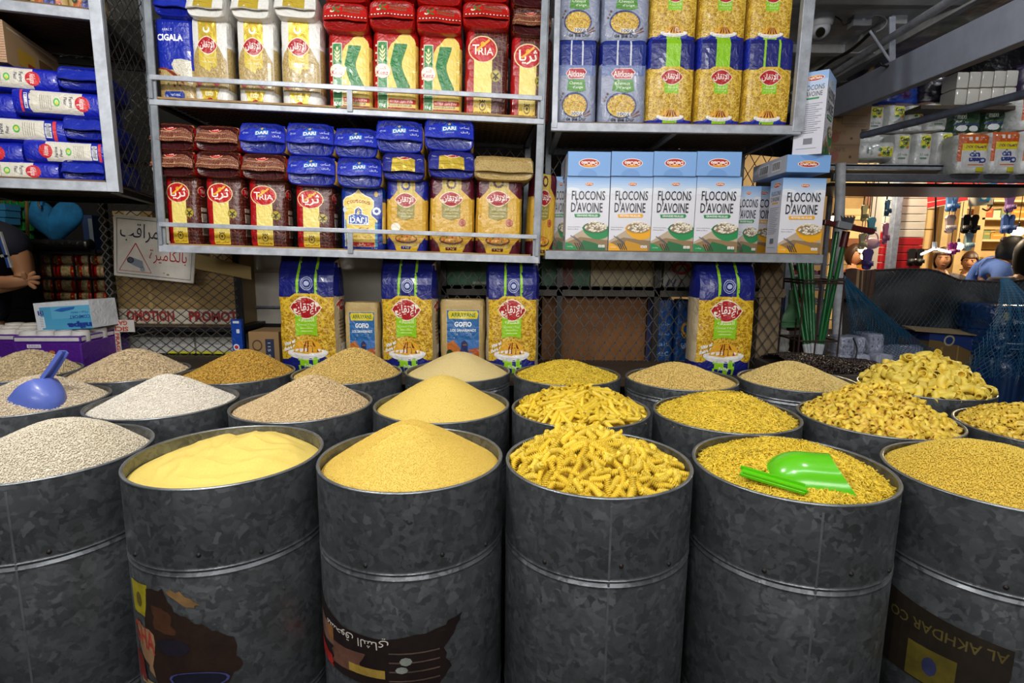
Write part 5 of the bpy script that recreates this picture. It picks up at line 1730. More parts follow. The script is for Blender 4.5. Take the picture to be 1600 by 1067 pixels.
# upper level of the middle shelf
G_U = 'upright packs on the upper level of the middle shelf'
ZU = zB2 + 0.0045
put(cig, .14, .3, FB, 242, 303, 27, 158, .04, 'blue rice pack with white lettering beside the left post', G_U, ZU, tilt=-0.03)
for k, (x0, x1, y0) in enumerate(((299, 358, 27), (369, 430, 29), (437, 503, 28))):
    put(rice_g, .14, .3, FB, x0, x1, y0, 163, .04, 'white and gold grain pack with red logo, %s of three' % ('left', 'middle', 'right')[k], G_U, ZU)
    lay(l_rice, .15, .09, FB, x0 - 9, x1 - 9, -18, y0, .005, 'white and gold pack lying on the %s white-gold grain pack' % ('left', 'middle', 'right')[k], 'packs lying on the upper middle shelf stacks')
lay(l_rot, .16, .1, FB, 240, 293, -18, 25, .02, 'shiny blue pack lying on the blue rice pack by the left post', None)
for k, (x0, x1, y0) in enumerate(((512, 580, 50), (582, 653, 46), (655, 722, 52))):
    put(kenz, .16, .27, FB, x0, x1, y0, 168, .04, 'red and yellow semolina pack with a big green letter, %s of three' % ('left', 'middle', 'right')[k], G_U, ZU)
for k, (x0, x1, y0, y1) in enumerate(((504, 575, 4, 49), (576, 648, 0, 46), (651, 722, 9, 52), (723, 797, 3, 44))):
    lay(l_kenz, .17, .11, FB, x0, x1, y0, y1, .005, 'red folded pack lying %s' % ('on the left green-letter semolina pack', 'on the middle green-letter semolina pack', 'on the right green-letter semolina pack', 'on the burgundy pack with Latin lettering on the upper level')[k], 'packs lying on the upper middle shelf stacks')
    lay(l_kenz, .17, .11, FB, x0, x1, y0 - 46, y0, .02, 'red folded pack cut by the top of the photo, %s of four' % ('first', 'second', 'third', 'fourth')[k], 'red packs at the top edge')
put(tria_l, .15, .26, FB, 727, 794, 44, 168, .04, 'burgundy semolina pack with Latin lettering on the upper middle shelf', G_U, ZU)
put(tria_a, .15, .26, FB, 799, 862, 57, 170, .05, 'burgundy semolina pack with Arabic lettering behind the right post, upper level', G_U, ZU)
lay(l_tria, .17, .1, FB, 800, 862, 12, 56, .03, 'burgundy foil pack lying behind the right post, upper level', 'packs lying on the upper middle shelf stacks')
lay(l_tria, .17, .1, FB, 800, 862, -32, 12, .03, 'burgundy foil pack at the top edge behind the right post', 'packs lying on the upper middle shelf stacks')

# right shelf, upper level
G_N = 'upright noodle bags on the upper right shelf'
ZC = zC2 + 0.0045
for k, (x0, x1) in enumerate(((869, 933), (937, 1012))):
    put(ali, .165, .31, FC, x0, x1, 62, 193, .03, 'grey and blue noodle bag with red label, lower tier, %s of two' % ('left', 'right')[k], G_N, ZC, .1)
for k, (x0, x1) in enumerate(((1012, 1087), (1090, 1163), (1166, 1240))):
    put(ver1 if k < 2 else ver2, .18, .31, FC, x0, x1, 60, 193, .03, ('golden noodle bag with blue top, lower tier, left of three', 'golden noodle bag with blue top, lower tier, middle of three', 'golden noodle bag with two thin green lines on its blue top, lower tier')[k], G_N, ZC, .1)
zt = FC.at(1000, 62, .03)[1]
for k, (x0, x1) in enumerate(((872, 940), (942, 1018))):
    put(ali, .165, .31, FC, x0, x1, -62, 64, .035, 'grey and blue noodle bag, upper tier, %s of two' % ('left', 'right')[k], G_N, zt, .1)
for k, (x0, x1) in enumerate(((1019, 1093), (1096, 1171), (1174, 1243))):
    put(ver1, .18, .31, FC, x0, x1, -66, 62, .035, 'golden noodle bag, upper tier, %s of three' % ('left', 'middle', 'right')[k], G_N, zt, .1)

# oat boxes
bw, bh, bd = .16, .28, .095
oat_g = make_box('oat_box', 'box', bw, bh, bd, '#cfd2de', front=oat_front(True), left=oat_side(True), right=oat_side(True))
oat_y = make_box('oat_box', 'box', bw, bh, bd, '#cfd2de', front=oat_front(False), left=oat_side(False), right=oat_side(False))
oat_l = make_box('oat_box', 'box', bw, bd, bh, '#7aa7e0', front=turned(oat_end()), left=oat_side(True), top=oat_side(True))
oat_l2 = make_box('oat_box', 'box', bw, bd, bh, '#7aa7e0', front=oat_end(), left=[rect(0, 0, 1, 1, '#b9bccc'), barcode(0.2, 0.2, 0.5, 0.8), barcode(0.6, 0.2, 0.85, 0.8)])


def boxat(proto, w, h, x0, x1, y0, y1, d, label, group, base=None, rz=0.0):
    ym = (y0 + y1) / 2
    a, b = FC.at(x0, ym, d)[0], FC.at(x1, ym, d)[0]
    zb = FC.at((x0 + x1) / 2, y1, d)[1] if base is None else base
    zt = FC.at((x0 + x1) / 2, y0, d)[1]
    return place(proto, FC.mat((a + b) / 2, d, zb) @ TRS(rz=rz, s=((b - a) / w, 1, (zt - zb) / h)), label, group), zt


G_O = 'oat flake boxes on the right shelf'
WHO = ('first from the left', 'with the yellow band, second from the left', 'third from the left', 'fourth from the left')
for k, (x0, x1) in enumerate(((884.5, 951), (952.5, 1017.5), (1018.5, 1085), (1086, 1155))):
    o, zt = boxat((oat_g, oat_y, oat_g, oat_g)[k], bw, bh, x0, x1, 276, 393, .03, 'standing white oat box in the front row, %s' % WHO[k], G_O, 0.0045)
    boxat(oat_l, bw, bd, x0 + 3, x1 + 3, 237, 275, .02, 'blue oat box lying on the standing box %s' % ('first from the left', 'with the yellow band', 'third from the left', 'fourth from the left')[k], G_O, zt + .001)
boxat(oat_g, bw, bh, 1146, 1186, 291, 393, .2, 'oat box in the back row, half hidden behind the fourth front box', G_O, 0.0045)
boxat(oat_g, bw, bh, 860, 890, 276, 393, .2, 'oat box in the back row at the left end of the shelf', G_O, 0.0045)
for k, d in enumerate((.03, .13)):
    o, zt = boxat(oat_y, bw, bh, 1219, 1286, 278, 396, d, 'oat box with yellow band at the right end of the shelf' if k == 0 else 'oat box hidden behind the right end box, only its side seen', G_O, 0.0045)
o, zt2 = boxat(oat_l2, bw, bd, 1229, 1297, 242, 280, -.005, 'blue oat box lying on the right end box, logo upright', G_O, zt + .001)
boxat(oat_y, bw, bh, 1160, 1218, 291, 393, .24, 'oat box in the back row left of the right end box, in shadow', G_O, 0.0045)
p = FC.at(1281, 240, -.02)
cb = copy_tree(oat_g, FC.mat(p[0], -.03, zt2 + .001) @ TRS(rz=math.radians(52)) @ TRS(x=bw / 2 * .95, s=(.95, 1, 1.0)), 'oat box standing turned on top of the right end stack', G_O)

# flour bags on the left shelf
def flour(kind):
    w = '#d8d2c4'
    o = [rect(0, 0.26, 1, 0.8, w), ell(0.5, 0.26, 0.36, 0.08, '#c8202c', 20), txt('Alitkane', 0.25, 0.23, 0.75, 0.29, '#f0ece6'),
         txt('Farine', 0.2, 0.36, 0.72, 0.4, '#23284a', 0, 0.02), txt('Fleur', 0.24, 0.42, 0.62, 0.455, '#23284a', 0, 0.02), ell(0.5, 0.53, 0.2, 0.035, '#57b04c', 14), ell(0.5, 0.53, 0.12, 0.022, '#bfe09a', 12), ell(0.56, 0.53, 0.06, 0.016, '#e6c52c', 8),
         [rect(0.2, 0.59 + 0.022 * k, 0.85, 0.597 + 0.022 * k, '#a8a498') for k in range(6)], rect(0, 0.8, 1, 0.88, '#1b2a9c')]
    if kind:
        o += barcode(0.14, 0.81, 0.86, 0.87) + [rect(0, 0.885, 1, 0.92, '#d63a44')]
    else:
        o += [poly([(0, 0.8), (0.2, 0.82), (0.8, 0.82), (1, 0.8), (1, 0.79), (0, 0.79)], w), rect(0.15, 0.835, 0.85, 0.87, '#dcdce6'), txt('FARINE', 0.25, 0.842, 0.75, 0.862, '#1b2a9c', 180), rect(0, 0.885, 1, 0.91, '#d63a44')]
    return o


fl_a = make_pack('flour_bag', 'bag', .1, .31, .1, [film('#1422a8')], lambda p, u, v: 0, flour(False), None, 21, p=2.7, amp=0.003)
fl_b = make_pack('flour_bag', 'bag', .1, .31, .1, [film('#1422a8')], lambda p, u, v: 0, flour(True), None, 22, p=2.7, amp=0.003)


def flour_at(proto, xa, xb, y0, y1, d, right, label):
    """bag lying along the shelf; right: its top points right"""
    ym = (y0 + y1) / 2
    a, b = FA.at(xa, ym, d)[0], FA.at(xb, ym, d)[0]
    zt, zb = FA.at((xa + xb) / 2, y0, d)[1], FA.at((xa + xb) / 2, y1, d)[1]
    dia = (zt - zb) * 1.04
    s = dia / .1
    M = FA.mat(a if right else b, d + .05 * s, (zt + zb) / 2) @ TRS(ry=PI / 2 if right else -PI / 2, rz=0) @ TRS(s=(s, s, (b - a) / .31))
    return place(proto, M, label, 'blue flour bags on the left shelf')


ROWS = ((100, 139), (139, 181), (181, 220), (218, 256), (249, 283))
flour_at(fl_a, -62, 88, *ROWS[0], .03, True, 'blue flour bag lying lengthwise, topmost of the stack at far left')
flour_at(fl_a, 18, 165, *ROWS[1], .02, True, 'blue flour bag with a full cream label, second from the top')
flour_at(fl_b, -62, 100, *ROWS[2], .03, False, 'blue flour bag with barcode end, middle of the stack')
flour_at(fl_b, 36, 168, *ROWS[3], .02, False, 'blue flour bag with red logo at left and barcode at right, fourth from the top')
flour_at(fl_a, -62, 90, *ROWS[4], .03, True, 'blue flour bag lying lengthwise, lowest of the stack')
flour_at(fl_b, -130, 20, *ROWS[1], .03, True, 'blue flour bag cut by the left edge, second row')
flour_at(fl_b, -115, 33, *ROWS[3], .03, True, 'blue flour bag cut by the left edge, fourth row')
for k, (x0, x1, y0, y1) in enumerate(((88, 160, 104, 140), (97, 165, 181, 218), (95, 164, 250, 283))):
    lay(l_blue, .17, .085, FA, x0, x1, y0, y1, .02, 'shiny blue flour bag lying end-on by the left shelf post, %s' % ('top', 'middle', 'bottom')[k], 'flour bags seen end-on on the left shelf')
# bags behind, seen through the side mesh
for k, (z, y) in enumerate(((.0, .3), (.11, .3), (.22, .3), (.0, .42), (.11, .42))):
    M = FA.mat(-.36, y, z + .055) @ TRS(ry=PI / 2)
    place(fl_a, M, 'blue flour bag deeper in the left shelf seen through its side mesh, %s' % ('lowest', 'second from below', 'third from below', 'rearmost low', 'rearmost upper')[k], 'flour bags behind the side mesh')
bx = make_box('carton', 'carton', .3, .13, .36, '#a98a66', front=[[rect(0, 0.06 * k, 1, 0.06 * k + 0.025, '#c79a80') for k in range(16)]], right=[rect(0.2, 0.45, 0.5, 0.85, '#b8902c'), rect(0.58, 0.4, 0.85, 0.85, '#6a4a24'), rect(0.05, 0.1, 0.95, 0.14, '#cbbba4'), rect(0.36, 0.7, 0.48, 0.88, '#a02c20')])
p0 = FA.at(14, 98, .06)
place(bx, FA.mat(p0[0] - .15, .05, FA.at(20, 100, .06)[1]) @ TRS(s=(1, 1, .95)), 'striped brown carton lying on top of the blue flour bags')
put(gof, .16, .24, FA, 40, 100, -60, 8, .05, 'pale pack on the top level of the far left shelf, cut by the photo edge', None, zA2 + .005)
put(gof, .16, .24, FA, 101, 158, -60, 8, .05, 'pale pack beside the post on the top level of the far left shelf', None, zA2 + .005)

# ------------------------------------------------------------------ ledge behind the drums
ZLEDGE = 0.79
wood_dark = mat('dark_ledge_wood', '#3a2c20', 0.7, var=(9, 0.3))
L_ = thing('ledge', 'low dark wooden ledge behind the back row of drums', 'bench', TRS(0, 2.03, 0))
MB().box(-2.75, 0.985, 0.0, .36, ZLEDGE - .035, ZLEDGE).obj('top_board', wood_dark, L_, bevel=.003)
for x in (-2.7, -1.7, -0.7, 0.3, 0.95):
    MB().box(x - .02, x + .02, .05, .3, 0, ZLEDGE - .035).obj('leg', wood_dark, L_)
FL = Frame((0, 2.06, ZLEDGE), (1, 2.06, ZLEDGE))
for k, (x0, x1, y0, y1, d) in enumerate(((432, 526, 399, 578, .03), (593, 680, 404, 580, .03), (759, 842, 404, 582, .03), (1087, 1183, 404, 583, .03))):
    put(big, .23, .43, FL, x0, x1, y0, y1, d, 'large navy and gold noodle bag behind the drums, %s' % ('leftmost of four', 'second from the left', 'third from the left', 'at far right by the mesh column')[k], 'large noodle bags behind the drums', 0.0, .13)
for k, (x0, x1, y0) in enumerate(((538, 592, 473), (687, 757, 469))):
    put(gof, .16, .24, FL, x0, x1, y0, 575, .07, 'tan paper flour pack with a blue desert picture, %s of two' % ('left', 'right')[k], 'desert flour packs behind the drums', 0.0)
a, b = FL.at(389, 540, .1)[0], FL.at(436, 540, .1)[0]
lc = make_box('carton', 'carton', b - a, .145, .14, '#8a6c46', front=[ell(0.28, 0.38, 0.17, 0.16, '#3c3026', 14), ell(0.28, 0.38, 0.13, 0.12, '#8a6c46', 14), rect(0.55, 0.2, 0.84, 1, '#1f2740'), txt('115 G', 0.63, 0.3, 0.72, 0.75, '#a8b0c0', 90)])
place(lc, FL.mat((a + b) / 2, .1, 0), 'small brown carton with a navy band left of the first large noodle bag')
# ------------------------------------------------------------------ behind the drums: cabinets, boards, left stall
def ZP(px, py, Y):
    return P(px, py, Y).z


def XP(px, py, Y):
    return P(px, py, Y).x


def rect_at(px0, px1, py0, py1, Y):
    """metres of a photo rectangle standing at depth Y: x0, x1, z0, z1"""
    pm, qm = (px0 + px1) / 2, (py0 + py1) / 2
    return XP(px0, qm, Y), XP(px1, qm, Y), ZP(pm, py1, Y), ZP(pm, py0, Y)


def carton_at(name, cat, px0, px1, py0, py1, Y, d, col, label, group=None, rz=0.0, z0=None, **faces):
    x0, x1, a, z1 = rect_at(px0, px1, py0, py1, Y)
    a = a if z0 is None else z0
    r = make_box(name, cat, x1 - x0, z1 - a, d, col, **faces)
    r.matrix_world = TRS((x0 + x1) / 2, Y, a, rz)
    USED.add(r.name)
    tag(r, label, cat, group)
    return r


# mesh-fronted cabinet on the left with the sign
YC = 2.37
xa, xb = XP(170, 440, YC), XP(372, 470, YC)
cab = thing('mesh_cabinet', 'black framed cabinet with diamond mesh front behind the left drums', 'cabinet', TRS(xa, YC, 0))
wc = xb - xa
zmid, ztop = ZP(270, 511, YC), 1.62
for x, w in ((0, .026), (wc, .026)):
    MB().box(x - w / 2, x + w / 2, 0, .02, 0, ztop).obj('post', black_steel, cab)
    MB().box(x - w / 2, x + w / 2, .6, .62, 0, ztop).obj('post', black_steel, cab)
MB().box(0, wc, .0, .62, zmid - .02, zmid).obj('shelf_board', black_steel, cab)
MB().box(0, wc, .0, .62, ZLEDGE - .03, ZLEDGE - .005).obj('shelf_board', black_steel, cab)
MB().box(0, wc, .0, .02, ztop - .02, ztop).obj('top_rail', black_steel, cab)
tag(mesh_quads(MB(), (0, -.003, ZLEDGE), (wc, 0, 0), (0, 0, ztop - ZLEDGE), .05, .037, .0016).obj('mesh_front', wire, cab), kind='stuff')
tag(mesh_quads(MB(), (-.012, -.006, 1.0), (.03, 0, 0), (0, 0, .6), .03, .037, .0014).obj('mesh_edge', mat('bare_wire', '#8d8a84', .4, .6), cab), kind='stuff')
carton_at('carton', 'carton', 182, 371, 392, 507, 2.45, .3, '#9c8050', 'large tan carton taped with red lettering behind the left mesh', None, 0, zmid + .001,
          front=[rect(0.0, 0.79, 1, 0.985, '#c9bfae'), txt('OMOTION', 0.06, 0.81, 0.46, 0.96, '#a02a26', 0, 0.05), txt('PROMOT', 0.58, 0.81, 0.985, 0.96, '#a02a26', 0, 0.05), rect(0.26, 0.42, 0.29, 0.79, '#b79b62'), rect(0, 0.38, 1, 0.39, '#7d6438'),
                 txt('30 X 500', 0.55, 0.05, 0.9, 0.13, '#6b5836')])
carton_at('carton', 'carton', 178, 240, 330, 392, 2.62, .25, '#a98f5e', 'tan carton on a big taped carton behind the sign', None, 0, zmid + .30, front=[rect(0.3, 0, 0.7, 1, '#c0b49a')])
for k, (a, b) in enumerate(((200, 304), (307, 364))):
    carton_at('white_carton', 'carton', a, b, 527, 566, 2.46, .3, '#c3c0b8', 'white carton low behind the left mesh, %s of two' % ('wider left', 'narrower right')[k], 'white cartons behind the left mesh', 0, ZLEDGE,
              front=[txt('Farine de blé', 0.2, 0.36, 0.8, 0.46, '#6a76a0'), txt('qualité supérieure', 0.35, 0.55, 0.85, 0.62, '#6a76a0'), rect(0.6 if k == 0 else 0, 0.86, 1, 1, '#d3cf2a')])
# sign hung on the mesh
sg = [P(177, 334, 2.34), P(309, 346, 2.34), P(302, 443, 2.34), P(178, 430, 2.34)]
sgn = thing('warning_sign', 'white camera warning sign with Arabic lettering hung on the left mesh', 'sign', TRS(*((sg[3] + sg[2]) / 2)))
o0 = (sg[3] + sg[2]) / 2
S4 = [p - o0 for p in sg]
MB().hexa([S4[3], S4[2], S4[2] + Vector((0, .008, 0)), S4[3] + Vector((0, .008, 0)), S4[0], S4[1], S4[1] + Vector((0, .008, 0)), S4[0] + Vector((0, .008, 0))]).obj('sign_board', mat('sign_white', '#c6c1b8', .5, var=(14, .08)), sgn, bevel=.002)
sfn = lambda u, v, o: (S4[0] * (1 - u) + S4[1] * u) * (1 - v) + (S4[3] * (1 - u) + S4[2] * u) * v + Vector((0, -o, 0))
put_print('sign_print', [[line([(0.04, 0.06), (0.96, 0.06), (0.96, 0.95), (0.04, 0.95), (0.04, 0.06)], 0.008, '#3a3a44', 1.3)],
                         txt('محل مراقب', 0.08, 0.12, 0.93, 0.42, '#23242c', 0, 0.0), txt('بالكاميرة', 0.44, 0.5, 0.9, 0.74, '#a3221e', 0, 0.0),
                         [line([(0.27, 0.44), (0.47, 0.9), (0.07, 0.9), (0.27, 0.44)], 0.012, '#a3221e', 1.3)],
                         poly([(0.19, 0.66), (0.36, 0.72), (0.37, 0.82), (0.33, 0.84), (0.17, 0.76)], '#7b8490'), ell(0.21, 0.72, 0.045, 0.05, '#2a2c32', 14), ell(0.21, 0.72, 0.03, 0.034, '#4a4f58', 12), poly([(0.33, 0.82), (0.37, 0.8), (0.39, 0.86), (0.35, 0.88)], '#6a727c'), ell(0.36, 0.86, 0.03, 0.03, '#8a929c', 10), ell(0.68, 0.9, 0.02, 0.015, '#8a7a4a', 8), ell(0.63, 0.88, 0.01, 0.01, '#8a7a4a', 6)], sfn, sgn, matf=paper)
# clear tape flap and loose strips
tp = mat('yellowed_tape', '#a58e5c', .3, 0, .4, alpha=.75)
a, b = P(302, 408, 2.345), P(392, 424, 2.345)
tag(MB().hexa([a + Vector((0, 0, -.03)), b + Vector((0, 0, -.035)), b + Vector((0, .003, -.035)), a + Vector((0, .003, -.03)), a + Vector((0, 0, .035)), b + Vector((0, 0, .02)), b + Vector((0, .003, .02)), a + Vector((0, .003, .035))]).obj('tape_strip', tp), 'yellowed clear tape stretched from the sign to the cabinet post', 'tape')
x0, x1, z0, z1 = rect_at(170, 193, 501, 520, 2.3)
tpx = thing('printed_tape', 'white tape with red upside-down letters stuck on the left cabinet post', 'tape', TRS(x0, 2.33, z0))
tw, th = x1 - x0, z1 - z0
MB().box(0, tw * 1.4, 0, .003, 0, th).box(0, tw * .35, 0, .003, -.11, 0).obj('tape_body', mat('white_tape', '#c9c4bc', .35, 0, .3), tpx)
put_print('tape_print', [txt('GAR', 0.05, 0.05, 0.95, 0.45, '#b84a30', 180, 0.04), txt('SICI', 0.05, 0.55, 0.98, 0.95, '#b84a30', 180, 0.04)], lambda u, v, o: Vector((u * tw, -o, th * (1 - v))), tpx)
put_print('tape_print', [txt('FRAGIL', 0.1, 0.05, 0.9, 0.95, '#b84a30', 90, 0.04)], lambda u, v, o: Vector((u * tw * .35, -o, -.11 * v)), tpx)
bl = carton_at('blue_sachet', 'sachet', 362, 378, 499, 550, 2.33, .02, film('#123f9c'), 'narrow blue sachet strip hanging on the cabinet post', front=[ell(0.4, 0.85, 0.3, 0.1, '#d9dfe8', 12), ell(0.4, 0.85, 0.2, 0.06, '#b8282c', 10), rect(0.2, 0.05, 0.8, 0.12, '#cfd6e4'), rect(0.5, 0.3, 0.8, 0.42, '#cfd6e4')])

# white boards behind the large bags
wb = thing('board_partition', 'white painted wooden boards behind the large noodle bags', 'partition', TRS(0, 2.62, 0))
wpaint = mat('white_board_paint', '#c2bdb2', .6, 0, 0, bump=(30, .2, .003), var=(8, .08))
for k, (a, b, c, d) in enumerate(((379, 471, 395, 425), (379, 471, 425.6, 479), (379, 471, 483, 506), (473, 600, 395, 520), (602, 700, 395, 520))):
    x0, x1, z0, z1 = rect_at(a, b, c, d, 2.62)
    MB().box(x0, x1, 0, .02, z0, z1).obj('board', wpaint, wb, bevel=.0015)
x0, x1, z0, z1 = rect_at(378, 700, 507, 513, 2.6)
MB().box(x0, x1, -.02, .0, z0, z1).obj('rail', black_steel, wb)
x0, x1, z0, z1 = rect_at(378, 700, 479.5, 482.5, 2.6)
MB().box(x0, x1, -.01, .0, z0, z1).obj('rail', shelf_dark, wb)
MB().box(x0, x1, 0.02, .04, 0, z0).obj('backing', dark_wall, wb)

# right-hand mesh partition
YM = 2.37
xa, xb = XP(690, 500, YM), XP(1222, 500, YM)
part = thing('mesh_partition', 'dark diamond mesh partition behind the right half of the drums', 'partition', TRS(xa, YM, 0))
wc2 = xb - xa
zb_, zt_ = ZP(950, 463, YM), ZP(950, 449, YM)
MB().box(0, wc2 - .1, .002, .03, zb_, zt_).obj('cross_rail', steel('dirty_rail', '#4d4a44', .6, .2), part)
MB().box(0, wc2 - .1, .002, .4, zt_ - .012, zt_).obj('shelf_board', wood_dark, part)
for x in (0.01, wc2 * .345, wc2 * .63):
    MB().box(x - .012, x + .012, .002, .03, .6, 1.3).obj('post', black_steel, part)
tag(mesh_quads(MB(), (0, -.003, ZLEDGE - .02), (wc2 - .01, 0, 0), (0, 0, 1.26 - ZLEDGE), .046, .066, .0018).obj('mesh_front', wire, part), kind='stuff')
beige_wood = mat('beige_post_wood', '#7d6a50', .7, var=(9, .2))
xc = wc2 - .055
MB().box(xc - .045, xc + .05, .01, .09, 0, 1.24).obj('column', beige_wood, part, bevel=.004)
MB().box(xc - .055, xc + .06, .0, .1, ZP(1205, 465, YM), ZP(1205, 452, YM)).obj('column_band', beige_wood, part, bevel=.004)
zs = zt_ + .001
for a, b, c, col, lab, fr in ((698, 772, 408, '#1f6a44', 'green carton behind the upper mesh, right of the desert flour pack', [rect(0.55, 0.85, 0.9, 0.95, '#a9a48a')]), (846, 922, 405, '#1d5c3c', 'green carton with a dark red stripe behind the upper mesh', [rect(0.36, 0, 0.66, 1, '#5a1f1e')]),
                              (923, 1034, 405, '#a89a78', 'cream carton behind the upper mesh', [rect(0, 0.3, 1, 0.31, '#8a7c5c')]), (1037, 1086, 407, '#a7a39c', 'white bag with a red mark behind the upper mesh', [ell(0.55, 0.3, 0.3, 0.24, '#a83040', 12), ell(0.55, 0.3, 0.18, 0.14, '#c9c4bc', 10), [line([(0.1 + 0.2 * k, 0.98), (0.2 + 0.2 * k, 0.7)], 0.06, '#26305a', 1) for k in range(3)]])):
    carton_at('carton', 'carton', a, b, c, 449, 2.43, .25, col, lab, None, 0, zs, front=fr)
carton_at('brown_board', 'board', 846, 1008, 464, 600, 2.5, .02, mat('brown_hardboard', '#7a4c1c', .6, var=(5, .2)), 'orange-brown hardboard sheet behind the lower mesh')
for k, (a, b) in enumerate(((1011, 1049), (1051, 1084))):
    s_ = make_pack('blue_bag', 'bag', .12, .3, .08, [film('#12427c')], lambda p, u, v: 0, [[txt(w, 0.2, 0.3 + k2 * 0.14, 0.85, 0.36 + k2 * 0.14, '#7fa0c4') for k2, w in enumerate(('حليب', 'مجفف', 'Lait', 'sec'))]] if k == 0 else [ell(0.5, 0.42, 0.28, 0.12, '#c8962c', 14), ell(0.5, 0.4, 0.16, 0.06, '#12427c', 10), txt('Salina', 0.25, 0.6, 0.75, 0.68, '#b9cbe0'), rect(0.2, 0.85, 0.8, 0.93, '#8fa6c4')], None, 40 + k)
    x0, x1, z0, z1 = rect_at(a, b, 468, 577, 2.46)
    s_.matrix_world = TRS((x0 + x1) / 2, 2.46, z0, s=((x1 - x0) / .12, 1, (z1 - z0) / .3))
    USED.add(s_.name)
    tag(s_, 'blue bag behind the lower mesh, %s' % ('left one with white writing', 'right one with an orange emblem')[k], 'bag', 'blue bags behind the lower mesh')
tag(MB().box(-.1, .1, 0, .4, 0, ZP(1047, 577, 2.46)).obj('crate_base', wood_dark, mtx=TRS(XP(1047, 577, 2.46), 2.38, 0), bevel=.004), 'dark wooden base under the blue bags behind the mesh', 'crate')

# far left: rack of noodle bundles
YR = 2.98
rack = thing('wire_rack', 'black wire rack full of red and tan noodle bundles at far left', 'rack', TRS(XP(60, 450, YR - .06), YR - .06, 0))
rx = XP(60, 450, YR - .06)
for px in (64, 84, 119, 143, 166):
    x = XP(px, 450, YR - .06) - rx
    MB().box(x - .004, x + .004, 0, .008, 0, ZP(px, 392, YR)).obj('upright_bar', black_steel, rack)
for py, h in ((393, .022), (434, .008), (470, .008), (499, .012)):
    z = ZP(110, py, YR - .06)
    MB().box(-.02, XP(168, 450, YR) - rx, -.002, .01, z - h / 2, z + h / 2).obj('cross_bar', black_steel, rack)
    MB().box(-.02, XP(168, 450, YR) - rx, .01, .25, z - h / 2, z - h / 2 + .004).obj('rack_floor', black_steel, rack)
nb_ = make_pack('noodle_bundle', 'pack', .07, .13, .07, [strand_film('pale_noodle_film', '#a58d5c', '#d9c698', 60), film('#b01a14')], lambda p, u, v: 1 if v < 0.2 or 0.72 < v < 0.95 else 0, [ell(0.5, 0.84, 0.12, 0.05, '#e0b030', 8)], None, 31, p=2.6, amp=.004)
cols, rows = ((62, 83), (86, 117), (121, 141), (145, 166)), ((398, 413), (413, 434), (436, 456), (456, 470), (472, 498))
HW = ('first', 'second', 'third', 'fourth')
VW = ('top', 'second', 'third', 'fourth', 'bottom')
for i, (a, b) in enumerate(cols):
    for j, (c, d) in enumerate(rows):
        x0, x1, z0, z1 = rect_at(a, b, c, d, YR)
        M = TRS(x0 if (i + j) % 2 else x1, YR + .04, (z0 + z1) / 2) @ TRS(ry=PI / 2 if (i + j) % 2 else -PI / 2, rz=0, s=((z1 - z0) / .07, 1, (x1 - x0) / .13))
        place(nb_, M, 'red and tan noodle bundle in the wire rack, %s column, %s row' % (HW[i], VW[j]), 'noodle bundles in the left rack')
# green packets, blue cloth hearts, boxes above the rack
gp = make_pack('green_packet', 'packet', .035, .06, .03, [film('#1a8a3a')], lambda p, u, v: 0, [ell(0.5, 0.4, 0.2, 0.1, '#c03a2c', 8), rect(0.1, 0.06, 0.9, 0.1, '#8fd0a0')], None, 33)
shg = thing('wall_shelf', 'dark wall shelves holding green packets at far left', 'shelf', TRS(XP(22, 340, 3.3), 3.28, 0))
for j in range(4):
    z = ZP(22, 324 + 18 * j, 3.3)
    MB().box(-.25, .12, 0, .12, z - .006, z).obj('shelf_board', black_steel, shg)
    for i in range(5):
        x0, x1, z0, z1 = rect_at(-3 + 10 * i, 6 + 10 * i, 309 + 18 * j, 324 + 18 * j, 3.3)
        if j == 0 or i > 0 or j == 3:
            place(gp, TRS((x0 + x1) / 2, 3.32, z0, s=((x1 - x0) / .035, 1, (z1 - z0) / .06)), 'glossy green packet on the dark wall shelf, row %s, %s' % (VW[j], ('at the left end', 'second', 'middle', 'fourth', 'at the right end')[i]), 'green packets at far left')
MB().box(-.25, .12, .11, .12, .9, 1.62).obj('back_board', black_steel, shg)
for k in range(3):
    carton_at('blue_carton', 'carton', -10, 8, 318 + 11 * k, 328 + 11 * k, 3.18, .1, '#3c8cc4', 'small light blue box at the left edge, %s of three' % ('top', 'middle', 'bottom')[k], 'blue boxes at the left edge', 0)
# blue heart cushion
hx, hz = XP(86, 350, 2.95), ZP(86, 350, 2.95)
hw, hh = (XP(133, 350, 2.95) - XP(41, 350, 2.95)) / 2, (ZP(86, 311, 2.95) - ZP(86, 391, 2.95)) / 2
mb = MB()


def heart(u, v):
    t = 2 * PI * u
    k = math.sin(PI * 0.5 * min(1, v * 2 if v < .5 else (1 - v) * 2)) ** .6
    x = 16 * math.sin(t) ** 3 / 16
    z = (13 * math.cos(t) - 5 * math.cos(2 * t) - 2 * math.cos(3 * t) - math.cos(4 * t)) / 15
    z = z * .95 + .15 if z < 0 else z + .12
    return (x * hw * k, (v - .5) * .09 - .0, (max(z, -1) * hh) * k - .0)


